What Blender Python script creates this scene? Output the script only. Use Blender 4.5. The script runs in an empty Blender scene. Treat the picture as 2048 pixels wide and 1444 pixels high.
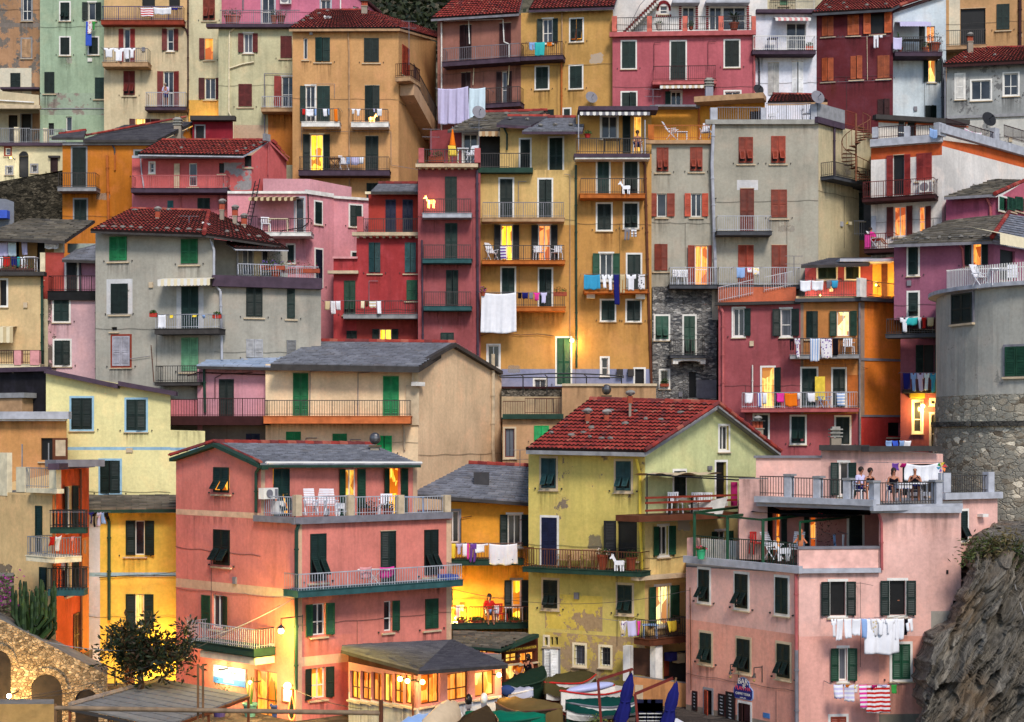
import bpy, math, random
from mathutils import Vector, Matrix
R = random.Random(7)
S = bpy.context.scene
COL = S.collection
# ---------------------------------------------------------------- camera, sky, sun, exposure
F = 3200.0; HX = 1024.0; HY = 880.0; ZC = 12.0
cam = bpy.data.cameras.new('camera'); co = bpy.data.objects.new('camera', cam); COL.objects.link(co)
co.location = (0, 0, ZC); co.rotation_euler = (math.radians(90), 0, 0)
cam.sensor_width = 36; cam.lens = 36 * F / 2048; cam.shift_y = 158 / 2048; cam.clip_end = 2000
S.camera = co
W = bpy.data.worlds.new('World'); S.world = W; W.use_nodes = True
wn = W.node_tree.nodes; sky = wn.new('ShaderNodeTexSky'); sky.sky_type = 'NISHITA'; sky.sun_disc = False
SUN_EL, SUN_AZ = 44.0, 165.0
sky.sun_elevation = math.radians(SUN_EL); sky.sun_rotation = math.radians(SUN_AZ)
sky.dust_density = .6; sky.ozone_density = 2.0
bgn = wn['Background']; bgn.inputs[1].default_value = 0.105
W.node_tree.links.new(sky.outputs[0], bgn.inputs[0])
sl = bpy.data.lights.new('sun', 'SUN'); so = bpy.data.objects.new('sun', sl); COL.objects.link(so)
sl.energy = 1.95; sl.angle = math.radians(15); sl.color = (1, .915, .82)
_az = math.radians(SUN_AZ); _el = math.radians(SUN_EL)
_d = Vector((math.sin(_az) * math.cos(_el), math.cos(_az) * math.cos(_el), math.sin(_el)))
so.rotation_euler = _d.to_track_quat('Z', 'Y').to_euler()
S.view_settings.view_transform = 'Standard'; S.view_settings.look = 'None'
S.view_settings.exposure = 0.64; S.view_settings.gamma = 1

# ---------------------------------------------------------------- colours and materials
def lin(c):
    return tuple(((x / 255) / 12.92 if x / 255 <= .04045 else ((x / 255 + .055) / 1.055) ** 2.4) for x in c)
PAL = dict(dg=(8, 30, 26), mg=(18, 62, 42), bg=(8, 118, 62), rb=(100, 28, 24), ob=(132, 50, 30), dr=(52, 14, 14), wh=(225, 222, 215),
    te=(42, 82, 84), gy=(140, 140, 142), lg=(96, 150, 112), br=(96, 52, 30), cr=(228, 214, 180), bk=(20, 20, 22), sl=(66, 68, 74),
    oc=(176, 96, 36), lb=(148, 186, 208), be=(196, 176, 146), pk=(214, 150, 150), pu=(70, 54, 68), wd=(120, 88, 58), gs=(12, 92, 50), gw=(172, 174, 182),
    nb=(16, 22, 48), rs=(178, 92, 92), st=(150, 148, 140), dgr=(30, 60, 48), yl=(230, 190, 60), orr=(198, 108, 58), tn=(176, 140, 104),
    blu=(60, 90, 190), lbl=(140, 170, 215), pnk=(220, 60, 150), prp=(110, 70, 150), red=(190, 40, 35), org=(235, 120, 30), lil=(196, 190, 222),
    mag=(170, 30, 100), trq=(60, 180, 180), blk=(18, 16, 24), brn=(90, 60, 45), tan=(200, 180, 140), lig=(205, 225, 235), grn=(60, 150, 70),
    cy=(60, 150, 190), gre=(120, 118, 125), ylw=(235, 205, 70), ind=(34, 36, 104), wht=(235, 235, 240), cab=(60, 56, 54))
def C(k):
    return lin(PAL[k]) if isinstance(k, str) else lin(k)
_M = {}
def _new(name):
    m = bpy.data.materials.new(name); m.use_nodes = True; nt = m.node_tree
    return m, nt, nt.nodes['Principled BSDF']
def nd(nt, t, **kw):
    n = nt.nodes.new(t)
    for k, v in kw.items():
        if k.startswith('i_'): n.inputs[int(k[2:]) if k[2:].isdigit() else k[2:]].default_value = v
        else: setattr(n, k, v)
    return n
def ramp(nt, src, p0, p1, c0=(0, 0, 0, 1), c1=(1, 1, 1, 1)):
    r = nt.nodes.new('ShaderNodeValToRGB'); e = r.color_ramp.elements
    e[0].position = p0; e[1].position = p1; e[0].color = c0; e[1].color = c1
    nt.links.new(src, r.inputs[0]); return r.outputs[0]
def mixc(nt, f, a, b, mode='MIX'):
    m = nt.nodes.new('ShaderNodeMix'); m.data_type = 'RGBA'; m.blend_type = mode
    for i, v in ((0, f), (6, a), (7, b)):
        if hasattr(v, 'links') or hasattr(v, 'is_output'): nt.links.new(v, m.inputs[i])
        elif i == 0: m.inputs[0].default_value = v
        else: m.inputs[i].default_value = (*v[:3], 1)
    return m.outputs[2]
def coords(nt, scale=(1, 1, 1), off=0):
    tc = nt.nodes.new('ShaderNodeTexCoord'); mp = nt.nodes.new('ShaderNodeMapping')
    mp.inputs['Scale'].default_value = scale; mp.inputs['Location'].default_value = (off * 3.1, off * 1.7, off * 2.3)
    nt.links.new(tc.outputs['Object'], mp.inputs[0]); return mp.outputs[0]
def noise(nt, vec, scale, detail=4, rough=.55):
    n = nt.nodes.new('ShaderNodeTexNoise'); n.inputs['Scale'].default_value = scale
    n.inputs['Detail'].default_value = detail; n.inputs['Roughness'].default_value = rough
    nt.links.new(vec, n.inputs['Vector']); return n.outputs[0]
def bump(nt, bs, h, st, dist=.02):
    b = nt.nodes.new('ShaderNodeBump'); b.inputs['Strength'].default_value = st; b.inputs['Distance'].default_value = dist
    nt.links.new(h, b.inputs['Height']); nt.links.new(b.outputs[0], bs.inputs['Normal'])
def plaster(c, peel=0.0, patch=(150, 140, 125), grime=.5):
    key = ('pl', c, peel, patch, grime)
    if key in _M: return _M[key]
    m, nt, bs = _new('plaster'); base = C(c); L = nt.links
    seed = len(_M) * 1.37; v = coords(nt, off=seed); vs = coords(nt, (1.6, 1.6, .16), seed)
    n1 = noise(nt, v, .35, 5, .6); n2 = noise(nt, vs, 1.6, 5, .65); n3 = noise(nt, v, 7, 6, .7)
    col = mixc(nt, ramp(nt, n1, .3, .7), [x * .74 for x in base], [min(.95, x * 1.12 + .008) for x in base])
    warm = [min(.95, base[0] * 1.06 + .02), base[1] * .97 + .02, base[2] * .9 + .03]
    col = mixc(nt, ramp(nt, noise(nt, v, 1.1, 4), .5, .75), col, warm)
    dirt = [x * .42 + .012 for x in base]
    rs = nt.nodes.new('ShaderNodeMath'); rs.operation = 'MULTIPLY'; rs.inputs[1].default_value = .62 * grime
    L.new(ramp(nt, n2, .50, .76), rs.inputs[0]); col = mixc(nt, rs.outputs[0], col, dirt)
    rl = nt.nodes.new('ShaderNodeMath'); rl.operation = 'MULTIPLY'; rl.inputs[1].default_value = .35 * grime
    L.new(ramp(nt, noise(nt, coords(nt, (2.4, 2.4, .2), seed + 5), 1.3, 4), .56, .8), rl.inputs[0])
    col = mixc(nt, rl.outputs[0], col, [min(.9, x * 1.2 + .05) for x in base])
    col = mixc(nt, ramp(nt, n3, .2, .8, (.86, .86, .86, 1), (1.1, 1.1, 1.1, 1)), (0, 0, 0), col, 'MIX') if False else mixc(nt, .5, col, mixc(nt, 1.0, col, ramp(nt, n3, .25, .75, (.66, .66, .66, 1), (1.2, 1.2, 1.2, 1)), 'MULTIPLY'))
    h = n3
    if peel > 0:
        pn = noise(nt, v, 1.1, 9, .72)
        t = .74 - .265 * peel
        mask = ramp(nt, pn, t, t + .012)
        pc = mixc(nt, ramp(nt, n3, .35, .65), [x * .75 for x in C(patch)], C(patch))
        col = mixc(nt, mask, col, pc)
        edge = ramp(nt, pn, t - .012, t, (1, 1, 1, 1), (.5, .5, .5, 1))
        mm = nt.nodes.new('ShaderNodeMath'); mm.operation = 'MULTIPLY'; L.new(edge, mm.inputs[0]); mm.inputs[1].default_value = 1
        h = mixc(nt, .5, n3, edge)
    L.new(col, bs.inputs['Base Color']); bs.inputs['Roughness'].default_value = .92; bs.inputs['Specular IOR Level'].default_value = .15
    bump(nt, bs, h, .35, .03)
    _M[key] = m; return m
def streak(c=(46, 40, 36), a=.55, sc=1.):
    key = ('streak', c, a, sc)
    if key in _M: return _M[key]
    m, nt, bs = _new('water stain'); L = nt.links; tc = nt.nodes.new('ShaderNodeTexCoord'); sp = nt.nodes.new('ShaderNodeSeparateXYZ'); L.new(tc.outputs['UV'], sp.inputs[0])
    n = noise(nt, coords(nt, (5 * sc, 5 * sc, .28), 4), 1.6, 5, .6); k = ramp(nt, n, .42, .72)
    def mul(x, y):
        q = nt.nodes.new('ShaderNodeMath'); q.operation = 'MULTIPLY'; L.new(x, q.inputs[0])
        if isinstance(y, float): q.inputs[1].default_value = y
        else: L.new(y, q.inputs[1])
        return q.outputs[0]
    fade = ramp(nt, sp.outputs[1], 0., 1.); ex = ramp(nt, sp.outputs[0], 0., .14); ex2 = ramp(nt, sp.outputs[0], .86, 1., (1, 1, 1, 1), (0, 0, 0, 1))
    L.new(mul(mul(mul(mul(k, fade), ex), ex2), a), bs.inputs['Alpha']); bs.inputs['Base Color'].default_value = (*C(c), 1); bs.inputs['Roughness'].default_value = .95; bs.inputs['Specular IOR Level'].default_value = 0.
    _M[key] = m; return m
def worn(c, a):
    key = ('worn', c, a)
    if key in _M: return _M[key]
    m, nt, bs = _new('worn plaster'); L = nt.links; tc = nt.nodes.new('ShaderNodeTexCoord'); sp = nt.nodes.new('ShaderNodeSeparateXYZ'); L.new(tc.outputs['UV'], sp.inputs[0])
    def mul(x, y):
        q = nt.nodes.new('ShaderNodeMath'); q.operation = 'MULTIPLY'; L.new(x, q.inputs[0])
        if isinstance(y, float): q.inputs[1].default_value = y
        else: L.new(y, q.inputs[1])
        return q.outputs[0]
    w = None
    for k in (0, 1):
        for p in ((0, .3, 0, 1), (.7, 1., 1, 0)):
            r = ramp(nt, sp.outputs[k], p[0], p[1], (p[2],) * 3 + (1,), (p[3],) * 3 + (1,)); w = r if w is None else mul(w, r)
    n = noise(nt, coords(nt, off=3), 2.4, 8, .7); L.new(mul(ramp(nt, mul(w, n), .36, .40), float(a)), bs.inputs['Alpha'])
    bs.inputs['Base Color'].default_value = (*C(c), 1); bs.inputs['Roughness'].default_value = .95; bs.inputs['Specular IOR Level'].default_value = 0.; _M[key] = m; return m
def stone(c=(120, 116, 108), c2=(70, 66, 60), sc=3.4, name='stone', mortar=(60, 56, 50), sq=1.9, mort=.0, warp=.2):
    key = ('st', c, c2, sc, mortar, sq, mort)
    if key in _M: return _M[key]
    m, nt, bs = _new(name); L = nt.links
    v = coords(nt, (1, 1, sq), 1); w = nt.nodes.new('ShaderNodeMix'); w.data_type = 'VECTOR'; w.inputs[0].default_value = warp
    nn = nt.nodes.new('ShaderNodeTexNoise'); nn.inputs['Scale'].default_value = 2.2; L.new(v, nn.inputs['Vector'])
    L.new(v, w.inputs[4]); L.new(nn.outputs[1], w.inputs[5])
    vo = nt.nodes.new('ShaderNodeTexVoronoi'); vo.inputs['Scale'].default_value = sc; L.new(w.outputs[1], vo.inputs['Vector'])
    ve = nt.nodes.new('ShaderNodeTexVoronoi'); ve.feature = 'DISTANCE_TO_EDGE'; ve.inputs['Scale'].default_value = sc; L.new(w.outputs[1], ve.inputs['Vector'])
    sp = nt.nodes.new('ShaderNodeSeparateColor'); L.new(vo.outputs['Color'], sp.inputs[0])
    col = mixc(nt, sp.outputs[0], C(c2), C(c))
    col = mixc(nt, ramp(nt, sp.outputs[1], .7, .9), col, [x * 1.5 for x in C(c)])
    n3 = noise(nt, v, 14, 5); col = mixc(nt, .6, col, mixc(nt, 1., col, ramp(nt, n3, .3, .7, (.45, .45, .45, 1), (1.35, 1.35, 1.35, 1)), 'MULTIPLY'))
    ed = ramp(nt, ve.outputs[0], .0, .09)
    mfac = mixc(nt, ramp(nt, noise(nt, v, 1.3, 6, .7), .4, .6), ed, (1, 1, 1))
    col = mixc(nt, mfac, C(mortar), col)
    col = mixc(nt, ramp(nt, noise(nt, coords(nt), .5, 5, .65), .35, .65), [x * .6 for x in C(c2)], col) if False else mixc(nt, .55, col, mixc(nt, 1., col, ramp(nt, noise(nt, coords(nt), .45, 6, .7), .35, .65, (.5, .5, .5, 1), (1.3, 1.3, 1.3, 1)), 'MULTIPLY'))
    if mort > 0:
        mk = ramp(nt, noise(nt, v, .8, 8, .7), .62 - .25 * mort, .66 - .25 * mort)
        col = mixc(nt, mk, col, mixc(nt, ramp(nt, n3, .3, .7), C((128, 124, 112)), C((164, 160, 146))))
    L.new(col, bs.inputs['Base Color']); bs.inputs['Roughness'].default_value = .95; bs.inputs['Specular IOR Level'].default_value = .1
    bump(nt, bs, mixc(nt, .35, ed, n3), .9, .06); _M[key] = m; return m
def paint(c, rough=.5, var=.25, name='paint', metal=0.):
    key = ('pt', c, rough, var, name, metal)
    if key in _M: return _M[key]
    m, nt, bs = _new(name); b = C(c); v = coords(nt)
    col = mixc(nt, ramp(nt, noise(nt, v, 3, 4), .3, .7), [x * (1 - var) for x in b], [min(.95, x * (1 + var * .6) + .004) for x in b])
    nt.links.new(col, bs.inputs['Base Color']); bs.inputs['Roughness'].default_value = rough; bs.inputs['Metallic'].default_value = metal
    bs.inputs['Specular IOR Level'].default_value = .3
    _M[key] = m; return m
def glass():
    key = 'glass'
    if key in _M: return _M[key]
    m, nt, bs = _new('window glass'); v = coords(nt)
    col = mixc(nt, ramp(nt, noise(nt, v, .9, 2), .35, .7), (.008, .009, .012), (.05, .055, .065))
    nt.links.new(col, bs.inputs['Base Color']); bs.inputs['Roughness'].default_value = .12; _M[key] = m; return m
def curtain():
    key = 'curt'
    if key in _M: return _M[key]
    m, nt, bs = _new('curtain behind glass'); v = coords(nt, (9, 9, .3))
    col = mixc(nt, ramp(nt, noise(nt, v, 1.4, 2), .3, .7), (.03, .034, .045), (.13, .14, .17))
    nt.links.new(col, bs.inputs['Base Color']); bs.inputs['Roughness'].default_value = .3; _M[key] = m; return m
def lit(c=(255, 170, 30), s=1.5, var=1.):
    key = ('lit', c, s, var)
    if key in _M: return _M[key]
    m, nt, bs = _new('lit window'); v = coords(nt, (3, 3, 2.2)); b = C(c)
    hot = [min(1, x * 1.15 + .06) for x in b]; dim = [b[0] * (1 - .5 * var), b[1] * (1 - .72 * var), b[2] * .3]
    col = mixc(nt, ramp(nt, noise(nt, v, 1.2, 4, .65), .42, .62), dim, b)
    col = mixc(nt, ramp(nt, noise(nt, coords(nt, (9, 9, .25), 3), 1.5, 2), .42, .62), col, hot)
    if var > .3:
        vo = nt.nodes.new('ShaderNodeTexVoronoi'); vo.inputs['Scale'].default_value = 2.6; nt.links.new(coords(nt, (1, 1, .7), 7), vo.inputs[0]); sp = nt.nodes.new('ShaderNodeSeparateColor'); nt.links.new(vo.outputs['Color'], sp.inputs[0])
        col = mixc(nt, ramp(nt, sp.outputs[0], .70 , .74), col, [b[0] * .30, b[1] * .14, b[2] * .1])
    nt.links.new(col, bs.inputs['Emission Color']); bs.inputs['Emission Strength'].default_value = s * .85
    bs.inputs['Base Color'].default_value = (*[x * .3 for x in b], 1); bs.inputs['Roughness'].default_value = .4; _M[key] = m; return m
def leafmat(c=(38, 62, 28), c2=(74, 96, 42), name='leaves'):
    key = ('lf', c, c2)
    if key in _M: return _M[key]
    m, nt, bs = _new(name); v = coords(nt)
    gi = nt.nodes.new('ShaderNodeNewGeometry')
    col = mixc(nt, gi.outputs['Random Per Island'], C(c), C(c2)); nt.links.new(col, bs.inputs['Base Color'])
    bs.inputs['Roughness'].default_value = .55; bs.inputs['Specular IOR Level'].default_value = .3; _M[key] = m; return m
def cloth(c, pat=''):
    key = ('cl', c, pat)
    if key in _M: return _M[key]
    m, nt, bs = _new('cloth'); b = C(c)
    if pat == 's':   # stripes across
        tc = nt.nodes.new('ShaderNodeTexCoord'); w = nt.nodes.new('ShaderNodeTexWave'); w.bands_direction = 'Z' ; w.inputs['Scale'].default_value = 2.1; w.inputs['Distortion'].default_value = .4
        nt.links.new(tc.outputs['Object'], w.inputs[0]); col = mixc(nt, ramp(nt, w.outputs[1], .45, .55), b, (.75, .75, .78))
    elif pat == 'v':
        tc = nt.nodes.new('ShaderNodeTexCoord'); w = nt.nodes.new('ShaderNodeTexWave'); w.bands_direction = 'X'; w.inputs['Scale'].default_value = 2.6
        nt.links.new(tc.outputs['Object'], w.inputs[0]); col = mixc(nt, ramp(nt, w.outputs[1], .45, .55), b, (.72, .72, .74))
    elif pat == 'd':
        v = nt.nodes.new('ShaderNodeTexVoronoi'); v.inputs['Scale'].default_value = 9; nt.links.new(coords(nt), v.inputs[0])
        col = mixc(nt, ramp(nt, v.outputs[0], .3, .36), b, (.7, .68, .7))
    else:
        col = mixc(nt, ramp(nt, noise(nt, coords(nt), 4, 3), .3, .7), [x * .88 for x in b], b)
    nt.links.new(col, bs.inputs['Base Color']); bs.inputs['Roughness'].default_value = .9; bs.inputs['Specular IOR Level'].default_value = .05
    _M[key] = m; return m
TILES = [paint(c, .85, .35, 'terracotta') for c in ((142, 48, 40), (154, 58, 46), (128, 44, 40), (160, 84, 68), (112, 48, 46))]
GAP_SHADE = paint((34, 16, 14), .9, .2, 'tile gap shade')  # shade in the open tile mouths, painted as dark row lines
SLATE = [paint(c, .5, .3, 'slate') for c in ((116, 118, 126), (126, 128, 137), (108, 110, 119), (134, 135, 142), (118, 117, 122))]
SLATEL = [paint(c, .6, .15, 'pale slate') for c in ((150, 164, 184), (160, 172, 192), (142, 156, 176))]
SLATED = [paint(c, .6, .2, 'dark slate') for c in ((80, 78, 86), (90, 88, 94), (72, 70, 78))]
SLATEB = [paint(c, .8, .3, 'stone slate') for c in ((96, 90, 80), (112, 104, 92), (84, 80, 74), (126, 118, 104))]

# ---------------------------------------------------------------- mesh collector and object helpers
class MB:
    def __init__(s): s.v = []; s.f = []; s.m = []; s.mats = []; s.uv = {}
    def mi(s, mat):
        if mat not in s.mats: s.mats.append(mat)
        return s.mats.index(mat)
    def face(s, pts, mat):
        n = len(s.v); s.v += [tuple(p) for p in pts]; s.f.append(tuple(range(n, n + len(pts)))); s.m.append(s.mi(mat))
    def decal(s, pts, mat): s.uv[len(s.f)] = ((0, 0), (1, 0), (1, 1), (0, 1)); s.face(pts, mat)
    def hexa(s, p, mat):   # p: 8 points, bottom 0-3, top 4-7 (same order)
        n = len(s.v); s.v += [tuple(q) for q in p]; k = s.mi(mat)
        for f in ((3, 2, 1, 0), (4, 5, 6, 7), (0, 1, 5, 4), (1, 2, 6, 5), (2, 3, 7, 6), (3, 0, 4, 7)):
            s.f.append(tuple(n + i for i in f)); s.m.append(k)
    def box(s, x0, x1, y0, y1, z0, z1, mat, T=None):
        p = [(x0, y0, z0), (x1, y0, z0), (x1, y1, z0), (x0, y1, z0), (x0, y0, z1), (x1, y0, z1), (x1, y1, z1), (x0, y1, z1)]
        s.hexa([T @ Vector(q) for q in p] if T else p, mat)
    def tube(s, a, b, r, mat, n=5, r2=None):
        a = Vector(a); b = Vector(b); d = b - a
        if d.length < 1e-6: return
        d.normalize(); u = d.orthogonal().normalized(); w = d.cross(u); r2 = r if r2 is None else r2
        k = s.mi(mat); b0 = len(s.v)
        for c, rr in ((a, r), (b, r2)):
            for i in range(n):
                t = 2 * math.pi * i / n; s.v.append(tuple(c + u * rr * math.cos(t) + w * rr * math.sin(t)))
        for i in range(n): s.f.append((b0 + i, b0 + (i + 1) % n, b0 + n + (i + 1) % n, b0 + n + i)); s.m.append(k)
        s.f.append(tuple(b0 + n - 1 - i for i in range(n))); s.m.append(k); s.f.append(tuple(b0 + n + i for i in range(n))); s.m.append(k)
    def path(s, pts, r, mat, n=5):
        for a, b in zip(pts, pts[1:]): s.tube(a, b, r, mat, n)
    def lathe(s, c, prof, mat, n=12, T=None):   # prof: (r,z)
        b0 = len(s.v); k = s.mi(mat); c = Vector(c)
        for r, z in prof:
            for i in range(n):
                t = 2 * math.pi * i / n; q = Vector((r * math.cos(t), r * math.sin(t), z))
                s.v.append(tuple(c + (T @ q if T else q)))
        for j in range(len(prof) - 1):
            for i in range(n):
                s.f.append((b0 + j * n + i, b0 + j * n + (i + 1) % n, b0 + (j + 1) * n + (i + 1) % n, b0 + (j + 1) * n + i)); s.m.append(k)
        s.f.append(tuple(b0 + n - 1 - i for i in range(n))); s.m.append(k)
        e = b0 + (len(prof) - 1) * n; s.f.append(tuple(e + i for i in range(n))); s.m.append(k)
    def blob(s, c, r, mat, seed=0, sub=(8, 6), jit=.15):
        rr = random.Random(seed); b0 = len(s.v); k = s.mi(mat); nu, nv = sub; c = Vector(c)
        s.v.append(tuple(c + Vector((0, 0, r[2]))))
        for j in range(1, nv):
            for i in range(nu):
                t = 2 * math.pi * i / nu; p = math.pi * j / nv; q = 1 + rr.uniform(-jit, jit)
                s.v.append(tuple(c + Vector((r[0] * math.sin(p) * math.cos(t) * q, r[1] * math.sin(p) * math.sin(t) * q, r[2] * math.cos(p) * q))))
        s.v.append(tuple(c - Vector((0, 0, r[2])))); e = len(s.v) - 1
        for i in range(nu): s.f.append((b0, b0 + 1 + i, b0 + 1 + (i + 1) % nu)); s.m.append(k); s.f.append((e, e - nu + (i + 1) % nu, e - nu + i)); s.m.append(k)
        for j in range(nv - 2):
            for i in range(nu):
                a = b0 + 1 + j * nu; s.f.append((a + i, a + nu + i, a + nu + (i + 1) % nu, a + (i + 1) % nu)); s.m.append(k)
    def build(s, name, parent=None, origin=None, smooth=False, label=None):
        if not s.v: return None
        org = Vector(origin) if origin is not None else (Vector(parent['_o']) if parent is not None else Vector((0, 0, 0)))
        me = bpy.data.meshes.new(name); me.from_pydata([tuple(Vector(p) - org) for p in s.v], [], s.f)
        for m in s.mats: me.materials.append(m)
        me.polygons.foreach_set('material_index', s.m)
        if smooth: me.polygons.foreach_set('use_smooth', [True] * len(s.f))
        if s.uv:
            ul = me.uv_layers.new(name='UVMap')
            for fi, uv in s.uv.items():
                for li, q in zip(me.polygons[fi].loop_indices, uv): ul.data[li].uv = q
        me.update(); o = bpy.data.objects.new(name, me); COL.objects.link(o)
        o['_o'] = list(org)
        if parent is not None:
            o.parent = parent; o.location = org - Vector(parent['_o'])
        else: o.location = org
        if label: o['label'] = label
        return o
def thing(name, label, cat, loc, group=None):
    o = bpy.data.objects.new(name, None); COL.objects.link(o); o.location = loc; o['_o'] = list(loc); o.empty_display_size = .3
    o['label'] = label; o['category'] = cat
    if group: o['group'] = group
    return o
def tag(o, label, cat, group=None):
    o['label'] = label; o['category'] = cat
    if group: o['group'] = group
    return o
def P(px, py, Y): return Vector(((px - HX) * Y / F, Y, ZC + (HY - py) * Y / F))
def XY(px, Y): return Vector(((px - HX) * Y / F, Y))
def on(a, b, px):   # depth at pixel column px of the plan line through plan points a and b
    A = XY(*a); B = XY(*b); k = (px - HX) / F
    # A + t(B-A): x = k*y
    t = (k * A.y - A.x) / ((B.x - A.x) - k * (B.y - A.y)); return A.y + t * (B.y - A.y)
TER = [(40, 1.8), (68, 1.8), (73, 4), (79, 9), (86, 14), (94, 20), (103, 28), (112, 36), (125, 46), (160, 72), (240, 120)]
def terr(y):
    if y <= TER[0][0]: return TER[0][1]
    for (a, b), (c, d) in zip(TER, TER[1:]):
        if y <= c: return b + (d - b) * (y - a) / (c - a)
    return TER[-1][1]

class Fr:   # a vertical wall plane between two plan points
    def __init__(s, a, b):
        s.A = XY(*a) if not isinstance(a, Vector) else a; s.B = XY(*b) if not isinstance(b, Vector) else b
        s.pa = HX + s.A.x / s.A.y * F; s.pb = HX + s.B.x / s.B.y * F
        s.L = (s.B - s.A).length; s.d = (s.B - s.A) / s.L; s.n = Vector((s.d.y, -s.d.x))
    def hit(s, px, py, o=0.):
        k = Vector(((px - HX) / F, 1.)); q = s.A + s.n * o; y = q.dot(s.n) / k.dot(s.n)
        p = k * y; return (p - s.A).dot(s.d), ZC + (HY - py) * y / F
    def pt(s, u, z, o=0.):
        p = s.A + s.d * u + s.n * o; return Vector((p.x, p.y, z))
    def box(s, mb, u0, u1, z0, z1, o0, o1, mat):
        mb.hexa([s.pt(u0, z0, o1), s.pt(u1, z0, o1), s.pt(u1, z0, o0), s.pt(u0, z0, o0), s.pt(u0, z1, o1), s.pt(u1, z1, o1), s.pt(u1, z1, o0), s.pt(u0, z1, o0)], mat)
    def rect(s, x0, y0, x1, y1, o=0.):
        xm = (x0 + x1) / 2; u0 = s.hit(x0, y0, o)[0]; u1 = s.hit(x1, y0, o)[0]
        return u0, u1, s.hit(xm, y1, o)[1], s.hit(xm, y0, o)[1]   # u0,u1,z0,z1

def leaf(mb, f, w, h, mat, slats=True):
    """one shutter leaf; f(a,b,c) maps leaf space to world"""
    def bx(a0, a1, b0, b1, c0, c1):
        mb.hexa([f(a0, b0, c1), f(a1, b0, c1), f(a1, b0, c0), f(a0, b0, c0), f(a0, b1, c1), f(a1, b1, c1), f(a1, b1, c0), f(a0, b1, c0)], mat)
    st = min(.065, w * .16)
    bx(0, w, 0, h, 0, .012)
    for a0, a1 in ((0, st), (w - st, w)): bx(a0, a1, 0, h, .0125, .04)
    rails = [(0, st * 1.3), (h - st, h)]
    if h > 1.0: rails.append((h * .46, h * .46 + st))
    if h > 1.9: rails.append((h * .2, h * .2 + st))
    for b0, b1 in rails: bx(st, w - st, b0, b1, .0125, .036)
    if slats:
        rr = sorted(rails); n = int(h / .062)
        for i in range(n):
            z = (i + .5) * h / n
            if any(b0 - .01 < z < b1 + .012 for b0, b1 in rr): continue
            mb.face([f(st, z - .02, .034), f(w - st, z - .02, .034), f(w - st, z + .022, .013), f(st, z + .022, .013)], mat)

def clip(poly, a, b, c):   # keep a*u+b*z<=c
    out = []
    for i, p in enumerate(poly):
        q = poly[(i + 1) % len(poly)]; dp = a * p[0] + b * p[1] - c; dq = a * q[0] + b * q[1] - c
        if dp <= 1e-9: out.append(p)
        if (dp < -1e-9 and dq > 1e-9) or (dp > 1e-9 and dq < -1e-9):
            t = dp / (dp - dq); out.append((p[0] + t * (q[0] - p[0]), p[1] + t * (q[1] - p[1])))
    return out

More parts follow.
